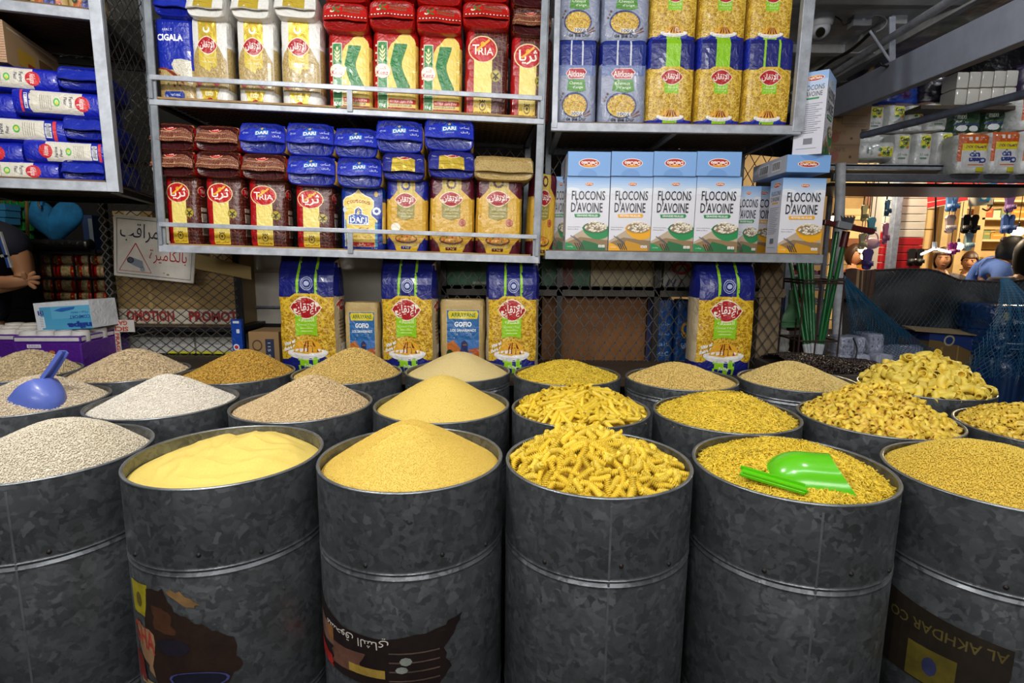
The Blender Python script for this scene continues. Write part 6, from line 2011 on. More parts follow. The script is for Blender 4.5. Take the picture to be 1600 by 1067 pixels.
mb.grid(heart, 40, 14)
hc = thing('heart_cushion', 'large blue heart-shaped cushion hanging above the left rack', 'cushion', TRS(hx, 2.95, hz))
mb.obj('cushion_body', mat('blue_felt', '#10679e', .9, var=(14, .3)), hc, smooth=True, weld=True)
MB().tube([(-.03 + .004 * math.sin(k * 2), -.05, hh * .55 + k * .012) for k in range(7)], .006, 6).obj('chain', mat('chain_steel', '#8c9094', .4, .7), hc)
blk = thing('wrapped_roll', 'black plastic wrapped roll lying on the left rack', 'roll', TRS(XP(90, 380, 2.9), 2.92, ZP(90, 392, 2.9)))
mb = MB()
hl = (XP(140, 380, 2.9) - XP(46, 380, 2.9)) / 2
mb.tube([(-hl + 2 * hl * k / 14, 0, .032) for k in range(15)], [.03 + .005 * noise.noise(Vector((k * .8, 0, 0))) for k in range(15)], 14)
mb.obj('roll_body', mat('black_plastic', '#141414', .3, 0, .3, bump=(30, .8, .01)), blk, smooth=True)
carton_at('navy_box', 'box', 129, 145, 336, 375, 2.95, .1, '#1f3560', 'navy and grey box standing right of the blue cushion', front=[rect(0.6, 0.1, 1, 1, '#6a7480'), ell(0.35, 0.9, 0.15, 0.06, '#b0b8c4', 8)], z0=ZP(137, 390, 2.95))
tag(MB().bar(P(42, 308, 2.92), P(44, 392, 2.92), .012, .012).obj('brass_rod', mat('brass_rod', '#a8894a', .4, .5)), 'thin brass rod left of the blue cushion', 'rod')

# tissue packs
zl = ZLEDGE


def roll_top(nx, ny, w, d, h, r, parent):
    me = MB().lathe([(.0, .004), (r * .3, .004), (r * .34, .012), (r * .9, .012), (r, .004), (r, -.03)][::-1], 18).mesh('roll', mat('tissue_paper', '#d3cfcb', .8, bump=(90, .3, .003)), smooth=50)
    for i in range(nx):
        for j in range(ny):
            link('roll', me, parent, TRS(-w / 2 + (i + .5) * w / nx, (j + .5) * d / ny, h))


purple = film('#54208a')


def purple_pack(label, cx, y, w, d, h, rz):
    t = thing('tissue_pack', label, 'tissue', TRS(cx, y, zl, rz), 'purple tissue packs at far left')
    PackS = MB().box(-w / 2, w / 2, 0, d, 0, h - .03).box(-w / 2 + .004, w / 2 - .004, .004, d - .004, h - .03, h - .004, 1)
    PackS.obj('pack_film', [purple, film('#d9d4d6')], t, bevel=.006)
    roll_top(4, 3, w, d, h, min(w / 8, d / 6) * .96, t)
    put_print('front_print', [rect(0.22, 0.06, 0.42, 0.2, '#e4e0ea'), txt('12 ROLLS', 0.24, 0.09, 0.4, 0.17, '#54208a'), ell(0.26, 0.38, 0.05, 0.1, '#bda8d4', 14), ell(0.42, 0.38, 0.05, 0.1, '#efeaf4', 14), ell(0.42, 0.38, 0.035, 0.07, '#30204a', 12), ell(0.57, 0.38, 0.045, 0.08, '#c8762c', 12), rect(0.36, 0.58, 0.5, 0.68, '#9a78c0'), rect(0.56, 0.7, 0.64, 0.78, '#c9b8dc')],
              lambda u, v, o: Vector(((u - .5) * w, -o, (h - .03) * (1 - v))), t)
    return t


Yt = 2.12
xq0, xq1 = XP(22, 550, Yt), XP(126, 550, Yt)
ht = ZP(80, 524, Yt) - zl
purple_pack('purple film pack of white toilet rolls right of the seller, behind the barley', (xq0 + xq1) / 2, Yt, xq1 - xq0, .3, ht, 0.06)
purple_pack('purple film pack of toilet rolls cut by the left edge of the photo', xq0 - .17, Yt + .08, .3, .3, ht * .95, 0.0)
x0, x1, z0, z1 = rect_at(80, 168, 470, 512, 2.28)
cp = make_box('tissue_pack', 'tissue', x1 - x0, z1 - z0, .14, film('#d9dde2'), front=[rect(0.1, 0.16, 1, 1, '#4fa3cc'), rect(0.3, 0.16, 1, 0.6, '#62b2d6'), rect(0.06, 0.28, 0.16, 0.44, '#1c3c84'), txt('12', 0.08, 0.3, 0.14, 0.42, '#e4eaf2', 180), rect(0.06, 0.5, 0.16, 0.9, '#dfe4ea'), [rect(0.075, 0.53 + 0.06 * k, 0.14, 0.55 + 0.06 * k, '#8a98b0') for k in range(6)],
                  poly([(0.36, 0.3), (0.5, 0.22), (0.75, 0.2), (0.72, 0.28), (0.5, 0.36)], '#2a66b8'), txt('COMFORT', 0.62, 0.5, 0.99, 0.62, '#1f4f9c', 180, 0.02), txt('ملطف ورقة', 0.66, 0.36, 0.97, 0.46, '#2a5ca8', 180), txt('nilpa', 0.56, 0.72, 1.0, 0.98, '#1c3c94', 180, 0.06)])
cp.matrix_world = TRS((x0 + x1) / 2, 2.2, zl + ht + .012, -.05, rx=0, ry=-.07)
USED.add(cp.name)
tag(cp, 'white and light blue tissue pack lying upside down on the purple pack', 'tissue')


# ------------------------------------------------------------------ people
def skin_mesh(verts, edges, radii, roots, sub=1):
    me = bpy.data.meshes.new('skin')
    me.from_pydata([tuple(v) for v in verts], edges, [])
    o = bpy.data.objects.new('skin', me)
    COL.objects.link(o)
    md = o.modifiers.new('s', 'SKIN')
    md.use_smooth_shade = True
    for i, r in enumerate(radii):
        d = me.skin_vertices[0].data[i]
        d.radius = (r, r) if not isinstance(r, tuple) else r
        d.use_root = i in roots
    sb = o.modifiers.new('u', 'SUBSURF')
    sb.levels = sb.render_levels = sub
    dg = bpy.context.evaluated_depsgraph_get()
    out = bpy.data.meshes.new_from_object(o.evaluated_get(dg))
    bpy.data.objects.remove(o)
    V = [v.co.copy() for v in out.vertices]
    Fc = [tuple(p.vertices) for p in out.polygons]
    bpy.data.meshes.remove(out)
    return V, Fc


def head_into(mb, M, skin=0, white=1, dark=2, lip=3):
    """head at M (origin chin-neck, facing -y, height about .23)"""
    n, k = 28, 20
    vs = []
    for i in range(k + 1):
        ph = PI * i / k
        for j in range(n):
            t = 2 * PI * j / n
            x, y, z = math.sin(ph) * math.cos(t), math.sin(ph) * math.sin(t), math.cos(ph)
            X, Y, Z = .074 * x, .092 * y, .115 * z
            if z < 0:
                X *= 1 - .34 * z * z
                Y *= (1 - .22 * z * z) if y < 0 else (1 + .38 * z)
            f = max(0, -y)
            nose = math.exp(-((X / .012) ** 2)) * math.exp(-(((Z + .018) / .022) ** 2)) * (f > .5)
            Y -= .02 * nose
            Y += .009 * f ** 3 * (math.exp(-(((abs(X) - .03) / .014) ** 2) - ((Z - .008) / .013) ** 2))
            Y -= .006 * f ** 3 * math.exp(-((X / .024) ** 2) - ((Z + .055) / .01) ** 2)
            vs.append(M @ Vector((X, Y - .01, Z + .115)))
    fs = [(i * n + j, (i + 1) * n + j, (i + 1) * n + (j + 1) % n, i * n + (j + 1) % n) for i in range(k) for j in range(n)]
    mb.add(vs, fs, skin)
    for s in (-1, 1):
        for r, off, m in ((.0125, 0, white), (.0065, -.0075, dark)):
            s0 = MB().sphere((s * .03, -.083 + off, .122), (r, r * .8, r * .75), 10, 6)
            mb.add([M @ Vector(v) for v in s0.v], s0.f, m)
        s0 = MB().sphere((s * .075, .005, .108), (.009, .018, .03), 8, 6)
        mb.add([M @ Vector(v) for v in s0.v], s0.f, skin)
        s0 = MB().box(s * .03 - .016, s * .03 + .016, -.101, -.094, .139, .144)
        mb.add([M @ Vector(v) for v in s0.v], s0.f, dark)
    s0 = MB().sphere((0, -.093, .06), (.022, .008, .007), 10, 6)
    mb.add([M @ Vector(v) for v in s0.v], s0.f, lip)


def hair_mesh(M, low, back, grow=1.15):
    """cap of hair; low is how far it falls at the back and sides"""
    mb = MB()
    n, k = 28, 14

    def f(u, v):
        t = 2 * PI * u
        c = -math.sin(t)   # 1 in front
        end = PI * (0.37 if c > .62 else (0.37 + (low + .06 - .37) * min(1, (.62 - c) / .35)))
        ph = end * v
        x, y, z = math.sin(ph) * math.cos(t), math.sin(ph) * math.sin(t), math.cos(ph)
        w = 1 + .03 * noise.noise(Vector((x * 6, y * 6, z * 6)))
        X, Y, Z = .078 * grow * x * w, .097 * grow * y * w, .12 * grow * z * w
        if z < 0:
            Z *= back
            Y = max(Y, -.02 if c > -.2 else Y)
        return M @ Vector((X, Y - .008, Z + .117))
    mb.grid(f, n, k)
    return mb


SKIN = mat('skin', '#b98560', .55, 0, 0, bump=(200, .1, .001))
EYEW, EYED, LIP = mat('eye_white', '#d9d4cc', .3), mat('eye_dark', '#1c1410', .3), mat('lips', '#8f5148', .5)
HUMAN = [SKIN, EYEW, EYED, LIP]


def figure(label, J, hair, shirt, trousers, head_yaw=0.0, sleeves='short', hands=None, hair_low=.55, hair_back=1.0, group=None, head_tilt=0.0, extra_verts=None):
    """J: world joints. one continuous body mesh with head; clothing and hair are its children"""
    r = thing('person', label, 'person', TRS(J['pelvis'].x, J['pelvis'].y, 0), group)
    o = Vector((J['pelvis'].x, J['pelvis'].y, 0))
    K = {k: v - o for k, v in J.items()}
    names = ['pelvis', 'waist', 'chest', 'collar', 'neck', 'skull', 'shL', 'elL', 'wrL', 'shR', 'elR', 'wrR', 'hipL', 'knL', 'anL', 'toL', 'hipR', 'knR', 'anR', 'toR']
    rad = dict(pelvis=.07, waist=.075, chest=.12, collar=.085, neck=.05, skull=.05, shL=.058, shR=.058, elL=.042, elR=.042, wrL=.028, wrR=.028, hipL=.07, hipR=.07, knL=.06, knR=.06, anL=.042, anR=.042, toL=.035, toR=.035)
    ed = [('pelvis', 'waist'), ('waist', 'chest'), ('chest', 'collar'), ('collar', 'neck'), ('neck', 'skull'), ('collar', 'shL'), ('shL', 'elL'), ('elL', 'wrL'), ('collar', 'shR'), ('shR', 'elR'), ('elR', 'wrR'),
          ('pelvis', 'hipL'), ('hipL', 'knL'), ('knL', 'anL'), ('anL', 'toL'), ('pelvis', 'hipR'), ('hipR', 'knR'), ('knR', 'anR'), ('anR', 'toR')]
    V, E, Rr = [K[n] for n in names], [(names.index(a), names.index(b)) for a, b in ed], [rad[n] for n in names]
    for side in ('L', 'R'):   # palms and fingers
        h = (hands or {}).get(side)
        w = K['wr' + side]
        e = K['el' + side]
        d = (w - e).normalized()
        if h is None:
            up = Vector((0, -1, 0)) if abs(d.y) < .8 else Vector((0, 0, 1))
            sd = d.cross(up).normalized()
            tips = [(w + d * (.16 - .012 * abs(q - .4)) + sd * (.017 * q) + up * .02) for q in (-1.5, -.5, .5, 1.5)]
            th = w + d * .09 + sd * (-.055 if side == 'L' else .055) + up * .02
        else:
            tips, th = [t - o for t in h[0]], h[1] - o
            d = (sum(tips, Vector()) / 4 - w).normalized()
        palm = w + d * .055
        V.append(palm)
        Rr.append(.03)
        pi_ = len(V) - 1
        E.append((names.index('wr' + side), pi_))
        for t in tips + [th]:
            base = palm + (t - palm) * .25
            mid = palm + (t - palm) * .65 + Vector((0, -.006, .004))
            k0 = len(V)
            V += [base, mid, t]
            Rr += [.0125, .0105, .0085]
            E += [(pi_, k0), (k0, k0 + 1), (k0 + 1, k0 + 2)]
    vs, fs = skin_mesh(V, E, Rr, {0})
    mb = MB()
    mb.add(vs, fs, 0)
    hm = Matrix.Translation(K['skull'] + Vector((0, -.015, -.05))) @ Euler((head_tilt, 0, head_yaw)).to_matrix().to_4x4()
    head_into(mb, hm)
    mb.obj('body', HUMAN, r, smooth=True)
    if hair:
        hair_mesh(hm, hair_low, hair_back).obj('hair', hair, r, smooth=True)
    # shirt
    sn = ['pelvis', 'waist', 'chest', 'collar', 'shL', 'shR']
    SV = [K[n] for n in sn]
    SV[0] = K['pelvis'] + Vector((0, 0, -.02))
    SR = [.142, .122, .142, .098, .074, .074]
    SE = [(0, 1), (1, 2), (2, 3), (3, 4), (3, 5)]
    for sd, si in (('L', 4), ('R', 5)):
        t = .55 if sleeves == 'short' else .93
        a, b = K['sh' + sd], K['el' + sd]
        if sleeves == 'short':
            SV.append(a + (b - a) * .62)
            SR.append(.066)
            SE.append((si, len(SV) - 1))
        else:
            SV += [b, b + (K['wr' + sd] - b) * .93]
            SR += [.056, .044]
            SE += [(si, len(SV) - 2), (len(SV) - 2, len(SV) - 1)]
    vs, fs = skin_mesh(SV, SE, SR, {0})
    s_ = MB().add(vs, fs).obj('shirt', shirt, r, smooth=True)
    TV = [K['pelvis'] + Vector((0, 0, .09)), K['hipL'], K['knL'], K['anL'] + Vector((0, 0, .03)), K['hipR'], K['knR'], K['anR'] + Vector((0, 0, .03))]
    vs, fs = skin_mesh(TV, [(0, 1), (1, 2), (2, 3), (0, 4), (4, 5), (5, 6)], [.135, .128, .085, .07, .128, .085, .07], {0})
    MB().add(vs, fs).obj('trousers', trousers, r, smooth=True)
    for sd in 'LR':
        a = K['an' + sd]
        MB().sphere(a + Vector((0, -.06, -.035)) + (K['to' + sd] - a) * .2, (.045, .12, .05), 12, 8).obj('shoe', mat('black_shoe', '#1a1816', .5), r, smooth=True)
    return r, s_, K, o


def stand(px, py, Y, H, yaw, **kw):
    """joints of a standing figure whose head centre is seen at px, py"""
    hc_ = P(px, py, Y)
    H = hc_.z / .93 if H is None else H
    b = Vector((hc_.x, Y, hc_.z - .93 * H))
    R = Euler((0, 0, yaw)).to_matrix()
    g = lambda x, y, z: b + R @ Vector((x, y, z * H))
    return dict(pelvis=g(0, 0, .53), waist=g(0, 0, .61), chest=g(0, 0, .71), collar=g(0, .01, .79), neck=g(0, .005, .84), skull=g(0, -.0, .9), shL=g(.17, .01, .795), elL=g(.215, .03, .63), wrL=g(.2, -.06, .49), shR=g(-.17, .01, .795), elR=g(-.215, .03, .63), wrR=g(-.2, -.06, .49),
                hipL=g(.09, 0, .5), knL=g(.095, -.015, .28), anL=g(.1, .01, .05), toL=g(.1, -.12, .03), hipR=g(-.09, 0, .5), knR=g(-.095, -.015, .28), anR=g(-.1, .01, .05), toR=g(-.1, -.12, .03))


Yq = 2.62
q = lambda x, y, dy=0.0: P(x, y, Yq + dy)
J = dict(pelvis=q(-36, 512), waist=q(-36, 462), chest=q(-36, 408), collar=q(-36, 366), neck=q(-36, 346), skull=q(-36, 322), shL=q(22, 372), elL=q(42, 438, -.02), wrL=q(-30, 455, -.16), shR=q(-92, 372), elR=q(-108, 440, -.02), wrR=q(18, 441, -.2))
for sd, dx in (('L', .095), ('R', -.095)):
    h = J['pelvis'] + Vector((dx, 0, -.05))
    J['hip' + sd], J['kn' + sd], J['an' + sd], J['to' + sd] = h, Vector((h.x, h.y - .02, .47)), Vector((h.x, h.y, .085)), Vector((h.x, h.y - .13, .05))
navy_cloth = mat('navy_polo_cloth', '#171b2e', .85, 0, 0, bump=(24, .35, .01), var=(10, .12))
tips = [q(56, 425, -.17), q(64, 433, -.18), q(63, 443, -.18), q(57, 451, -.19)]
man, shirt_o, K, o_ = figure('seller in a navy polo with folded arms at the left edge, head out of frame', J, mat('black_hair', '#15110f', .5), navy_cloth, mat('grey_trouser_cloth', '#6d6f72', .85, var=(40, .1)), 0.25, 'short', {'R': (tips, q(38, 424, -.2))})
# collar stripe, emblem
def on_shirt(name, pts, w, m):
    mb = MB()
    vs = []
    for i, p in enumerate(pts):
        d = (pts[min(i + 1, len(pts) - 1)] - pts[max(i - 1, 0)]).normalized()
        s = Vector((d.z, 0, -d.x)) * w / 2
        vs += [p - s - o_, p + s - o_]
    mb.add(vs, [(2 * i, 2 * i + 1, 2 * i + 3, 2 * i + 2) for i in range(len(pts) - 1)])
    ob = mb.obj(name, m, man)
    sw = ob.modifiers.new('fit', 'SHRINKWRAP')
    sw.target = shirt_o
    sw.wrap_method = 'PROJECT'
    sw.use_project_x = sw.use_project_z = False
    sw.use_project_y = True
    sw.use_positive_direction = True
    sw.offset = -.004
    return ob


for dx, c in ((0, '#2c4fa0'), (3.5, '#c9cbd0'), (6, '#8d929c')):
    on_shirt('placket_stripe', [q(-4 + dx + k * 2.2, 362 + k * 7, -.22) for k in range(9)], .008 if dx else .012, mat('stripe_' + c[1:], c, .8))
on_shirt('chest_emblem', [q(1 + k * 1.6, 400 + (1.2 if k in (0, 7) else 0) - .6 * math.sin(k), -.22) for k in range(8)], .011, mat('emblem_thread', '#a9b0a4', .8))
# ------------------------------------------------------------------ right side: ceiling corner, storage, market beyond
whitewash = mat('whitewashed_plank', '#b6b7b8', .7, 0, 0, bump=(40, .3, .004), var=(7, .2))
grey_pipe = steel('grey_painted_pipe', '#aeb3c0', .4, .2)
zceil = 2.42
cc = thing('ceiling_panel', 'grey painted board ceiling with battens above the dome camera', 'ceiling', TRS(1.2, 2.0, zceil))
xr = 2.06 - 1.2
for k in range(5):
    MB().box(0, xr, k * .42, k * .42 + .415, 0, .02).obj('plank', whitewash, cc, bevel=.002)
for y, h in ((.62, .05), (1.28, .045)):
    MB().box(0, xr, y, y + .06, -h, 0).obj('batten', whitewash, cc, bevel=.003)
MB().box(xr - .05, xr + .03, 0, 2.1, -.06, 0).obj('batten', whitewash, cc, bevel=.003)
MB().box(xr - .22, xr - .14, .9, 2.1, -.04, 0).obj('batten', whitewash, cc, bevel=.003)
# dome camera
dp = P(1282, 37, 2.93)
dome = thing('security_camera', 'white dome security camera under the grey board ceiling', 'camera', TRS(dp.x, dp.y, zceil))
MB().lathe([(0, 0), (.058, 0), (.06, -.012), (.056, -.035), (.05, -.05)], 28).obj('camera_base', mat('camera_white', '#b9bbc2', .4), dome, smooth=50)
mb = MB().sphere((0, 0, -.055), (.047, .047, .05), 24, 14)
mb.obj('camera_ball', mat('camera_white', '#b9bbc2', .4), dome, smooth=True)
d = Vector((-.35, -.8, -.55)).normalized()
MB().tube([Vector((0, 0, -.058)) + d * .03, Vector((0, 0, -.058)) + d * .056], [.022, .021], 20).obj('lens', mat('lens_black', '#0c0c0e', .1, 0, .5), dome, smooth=50)
jp = P(1343, 32, 2.93)
jb = thing('junction_box', 'small grey junction box wired to the dome camera', 'box', TRS(jp.x, jp.y, zceil))
MB().box(-.045, .045, -.03, .03, -.05, 0).obj('box_body', mat('box_grey', '#85888e', .5), jb, bevel=.004)
MB().tube([(0, -.03, -.025), (0, -.036, -.025)], .008, 10).obj('screw', grey_pipe, jb)
cable = mat('black_cable', '#141416', .5)


def wirepath(px, Y, r, name, label, m=None, cat='cable'):
    pts = [P(a, b, Y if not isinstance(Y, list) else Y[i]) for i, (a, b) in enumerate(px)]
    # smooth
    out = []
    for i in range(len(pts) - 1):
        p0, p1, p2, p3 = pts[max(i - 1, 0)], pts[i], pts[i + 1], pts[min(i + 2, len(pts) - 1)]
        for k in range(5):
            t = k / 5
            out.append(.5 * ((2 * p1) + (p2 - p0) * t + (2 * p0 - 5 * p1 + 4 * p2 - p3) * t * t + (3 * p1 - p0 - 3 * p2 + p3) * t ** 3))
    out.append(pts[-1])
    return tag(MB().tube(out, r, 8).obj(name, m or cable, smooth=50), label, cat)


wirepath([(1294, 28), (1305, 26), (1314, 32), (1318, 39), (1326, 36), (1330, 33)], 2.92, .003, 'cable', 'black cable between the dome camera and junction box')
wirepath([(1356, 30), (1368, 24), (1380, 26), (1386, 34), (1378, 45), (1368, 50)], 2.9, .004, 'cable', 'pale cable looping right of the junction box', mat('pale_cable', '#8f8f92', .5))
wirepath([(1362, 50), (1330, 78), (1300, 95), (1262, 122)], [2.9, 3.1, 3.3, 3.5], .009, 'cable', 'thick dark cable running back along the ceiling batten')
# pipes, strap, beam
wirepath([(1282, 128), (1390, 60), (1490, -2), (1560, -46)], [3.4, 2.7, 2.2, 1.95], .017, 'ceiling_pipe', 'round grey pipe running along the ceiling edge', grey_pipe, 'pipe')
wirepath([(1346, 212), (1440, 188), (1600, 147), (1680, 126)], [3.05, 2.8, 2.42, 2.25], .018, 'steel_pipe', 'grey pipe slanting in front of the stacked toilet paper', steel('blue_grey_pipe', '#5d6270', .45, .2), 'pipe')
st = thing('hanging_strap', 'grey steel strap with a thin rod and hook below the ceiling pipe', 'bracket', TRS(*P(1394, 60, 2.72)))
o_s = P(1394, 60, 2.72)
MB().bar(P(1394, 26, 2.72) - o_s, P(1394, 98, 2.72) - o_s, .028, .006, up=(0, 1, 0)).obj('strap', grey_pipe, st)
MB().tube([P(1359, 48, 2.7) - o_s, P(1394, 100, 2.7) - o_s], .006, 8).obj('rod', grey_pipe, st)
MB().tube([P(a, b, 2.7) - o_s for a, b in ((1374, 96), (1378, 102), (1386, 104), (1393, 100))], .005, 8).obj('hook', rust, st, smooth=True)
Lt, Lb, Rt, Rb = P(1296, 143, 3.4), P(1296, 185, 3.4), P(1600, -8, 1.85), P(1600, 63, 1.85)
Rt, Rb = Lt + (Rt - Lt) * 1.5, Lb + (Rb - Lb) * 1.5
n_ = (Rb - Lb).cross(Lt - Lb).normalized() * -.06
if n_.x < 0:
    n_ = -n_
tag(MB().hexa([Lb, Rb, Rb + n_, Lb + n_, Lt, Rt, Rt + n_, Lt + n_]).obj('ceiling_beam', beam_paint, bevel=.004), 'wide blue-grey painted beam slanting across the upper right corner', 'beam')
# dark tarpaulin hanging above the storage
tarp_dark = mat('dark_hung_plastic', '#1b1a20', .35, 0, .2, bump=(9, .8, .03), var=(4, .5))
hung = MB()
hung.grid(lambda u, v: (1.25 + 4.2 * u, 4.3 + .05 * math.sin(u * 40) + .03 * noise.noise(Vector((u * 12, v * 5, 2))), 2.0 + 1.2 * v), 60, 10)
hung.grid(lambda u, v: (1.25 + 4.2 * (1 - u), 4.31 + .05 * math.sin((1 - u) * 40) + .03 * noise.noise(Vector(((1 - u) * 12, v * 5, 2))), 2.0 + 1.2 * v), 60, 10)
tag(hung.obj('hung_tarpaulin', tarp_dark, smooth=True), 'dark plastic sheet hanging behind the upper storage', 'tarpaulin')
bb = [P(1270, 140, 3.9), P(1340, 122, 3.5), P(1425, 60, 2.9), P(1500, 20, 2.5), P(1620, -40, 2.2)]
up_ = MB()
rows_ = []
N_ = 24


def under(u, v):
    t = u * 4
    i = min(int(t), 3)
    p = bb[i] * (1 - (t - i)) + bb[i + 1] * (t - i)
    return p + Vector((.5 * v, .28 * v, .02 * v + .02 * noise.noise(Vector((u * 9, v * 4, 1)))))


up_.grid(under, 24, 6)
tag(up_.obj('slack_tarpaulin', tarp_dark, smooth=True), 'dark plastic sheet slung between the ceiling pipe and the wide beam', 'tarpaulin')

# storage rack with toilet paper
YS = 3.3
rk = thing('storage_rack', 'grey steel storage rack carrying toilet paper packs at upper right', 'rack', TRS(XP(1296, 265, YS), YS, 0))
ox = XP(1296, 265, YS)
Wk = XP(1700, 265, YS) - ox
Wk += 0.0
z1, z2, z3 = ZP(1450, 257, YS), ZP(1450, 270, YS), ZP(1450, 279, YS)
MB().box(0, Wk, 0, .03, z1 - .03, z1).obj('front_bar', shelf_dark, rk, bevel=.002)
MB().box(0, Wk, 0, .5, z1 - .012, z1 - .004).obj('deck', wood_dark, rk)
MB().box(0, Wk, -.05, -.02, z3 - .025, z3 + .018).obj('front_bar', steel('dark_grey_bar', '#5b5e64', .45, .3), rk, bevel=.003)
MB().box(0, Wk, -.02, .5, z3 - .05, z3 - .03).obj('lower_deck', black_steel, rk)
for x in (.012, Wk + .9):
    MB().box(x - .02, x + .02, .4, .44, 0, 2.3).obj('upright', shelf_dark, rk)
zr = z1
for k, (a, b, c, d, yy) in enumerate(((1297, 1342, 226, 256, 3.34), (1297, 1345, 200, 226, 3.34), (1297, 1361, 158, 199, 3.36))):
    carton_at('carton', 'carton', a, b, c, d, yy, .25, '#7d6242', 'brown carton on the storage rack, %s of three stacked' % ('bottom', 'middle', 'wider top')[k], 'cartons on the storage rack', 0, zr,
              front=[txt('SUMU', 0.1, 0.15, 0.5, 0.35, '#5f4630', 180), ell(0.7, 0.6, 0.05, 0.08, '#3d2c1c', 8), ell(0.15, 0.55, 0.15, 0.3, '#7f4c3a', 10)] if k < 2 else [rect(0.3, 0.5, 0.92, 0.52, '#54402a'), rect(0.3, 0.8, 0.92, 0.82, '#54402a'), rect(0.3, 0.5, 0.32, 0.82, '#54402a'), txt('HYGIENIC PAPER', 0.4, 0.86, 0.9, 0.93, '#54402a')])
    zr = zr + (ZP(1320, c, yy) - ZP(1320, d, yy)) + .002
cu_white = mat('clear_wrapped_paper', '#cfd0cc', .3, 0, .35, bump=(40, .7, .01), var=(14, .15))


def clean_up(inv=False):
    return [rect(0.28, 0.06, 0.86, 0.42, '#d8d41e'), txt('Clean', 0.32, 0.1, 0.82, 0.24, '#23421c', 0, 0.06), txt('up', 0.5, 0.25, 0.8, 0.38, '#23421c', 0, 0.06), ell(0.45, 0.42, 0.12, 0.05, '#3d7a30', 10), ell(0.76, 0.43, 0.08, 0.05, '#d0803c', 10),
            txt('12 rolls', 0.3, 0.62, 0.8, 0.7, '#51705a'), rect(0.3, 0.75, 0.7, 0.8, '#6d8a74'), [line([(0.05, 0.1 + 0.2 * k), (0.25, 0.02 + 0.22 * k)], 0.012, '#dfe0de') for k in range(4)]]


cup = make_pack('toilet_paper_pack', 'tissue', .13, .17, .14, [cu_white], lambda p, u, v: 0, clean_up(), [rect(0.2, 0.4, 0.8, 0.6, '#8fa596')], 51, p=4, amp=.006)


def packs_at(proto, w, h, lst, Y, labf, group, z0=None):
    for k, (a, b, c, d) in enumerate(lst):
        x0, x1, zb, zt = rect_at(a, b, c, d, Y)
        zb = zb if z0 is None else z0
        place(proto, TRS((x0 + x1) / 2, Y + .07, zb, random.uniform(-.06, .06), ((x1 - x0) / w, 1, (zt - zb) / h)), labf(k), group)


NW = ('first from the left', 'second from the left', 'third from the left', 'fourth from the left')
packs_at(cup, .13, .17, ((1396, 1427, 209, 253), (1428, 1459, 208, 253), (1461, 1492, 206, 252)), 3.34, lambda k: 'wrapped toilet paper pack with yellow label on the rack deck, %s' % NW[k], 'yellow-label toilet paper, lower row', z1 + .001)
x0, x1, zb, zt = rect_at(1342, 1396, 222, 253, 3.34)
place(cup, TRS(x0, 3.4, (zb + zt) / 2 + .008, 0, (1, 1, 1)) @ TRS(ry=PI / 2, s=((zt - zb) / .13, 1, (x1 - x0) / .17)), 'wrapped toilet paper pack lying on its side at the left end of the deck')
packs_at(cup, .13, .17, ((1352, 1385, 165, 206), (1387, 1418, 164, 205), (1419, 1447, 164, 204), (1449, 1486, 161, 203)), 3.4, lambda k: 'wrapped toilet paper pack with yellow label in the upper row, %s' % NW[k], 'yellow-label toilet paper, upper row')
tag(MB().box(0, .62, 0, .3, 0, .055).obj('wrapped_layer', cu_white, mtx=TRS(XP(1352, 212, 3.36), 3.45, ZP(1420, 222, 3.4) + .0), bevel=.02), 'flat wrapped layer of white paper between the two rows of packs', 'tissue')
orange = [rect(0, 0, 1, 0.24, '#c0561a'), rect(0, 0.22, 0.12, 0.7, '#c0561a'), txt('JUMBO XXL', 0.2, 0.28, 0.96, 0.36, '#5a2a5a', 180, 0.03), rect(0.12, 0.24, 1, 0.42, '#d9c81e'), txt('JUMBO XXL', 0.2, 0.27, 0.96, 0.36, '#5a2a5a', 180, 0.03), rect(0.16, 0.42, 1, 0.84, '#c9c8c6'),
          txt('up', 0.38, 0.42, 0.74, 0.58, '#2c3a80', 180, 0.07), txt('Clean', 0.38, 0.6, 0.97, 0.74, '#2c3a80', 180, 0.07), rect(0.36, 0.77, 0.9, 0.8, '#d07a3c'), rect(0.66, 0.85, 0.95, 0.97, '#c9c02a'), rect(0.3, 0.07, 0.42, 0.16, '#e6d8d0'), rect(0.52, 0.07, 0.62, 0.16, '#e6d8d0')]
org = make_pack('kitchen_roll_pack', 'tissue', .2, .22, .16, [cu_white], lambda p, u, v: 0, orange, [rect(0, 0, 1, .24, '#c0561a'), txt('6', .2, .3, .6, .5, '#2c3a80')], 52, p=5, amp=.005)
packs_at(org, .2, .22, ((1494, 1545, 210, 268), (1547, 1592, 206, 268), (1595, 1645, 204, 268)), 3.22, lambda k: 'orange and white kitchen roll pack standing upside down, %s of three' % ('left', 'middle', 'right edge')[k], 'orange kitchen roll packs', z3 + .019)
packs_at(org, .2, .22, ((1592, 1640, 155, 203),), 3.25, lambda k: 'orange kitchen roll pack in the upper row at the right edge', None)
grn = make_pack('green_paper_pack', 'tissue', .2, .18, .16, [mat('dark_green_wrap', '#26402a', .25, 0, .5, bump=(30, .8, .012), var=(12, .4))], lambda p, u, v: 0, [txt('maxi', 0.1, 0.3, 0.4, 0.5, '#a9b4a4', 0, 0.03), ell(0.3, 0.85, 0.2, 0.12, '#d0d2d0', 12), ell(0.75, 0.86, 0.2, 0.12, '#d0d2d0', 12), rect(0, 0.68, 1, 0.74, '#2c3566')], None, 53, p=4, amp=.008)
packs_at(grn, .2, .18, ((1488, 1536, 166, 207), (1538, 1588, 162, 205)), 3.36, lambda k: 'dark green wrapped paper pack behind the slanting pipe, %s of two' % ('left', 'right')[k], 'green paper packs')
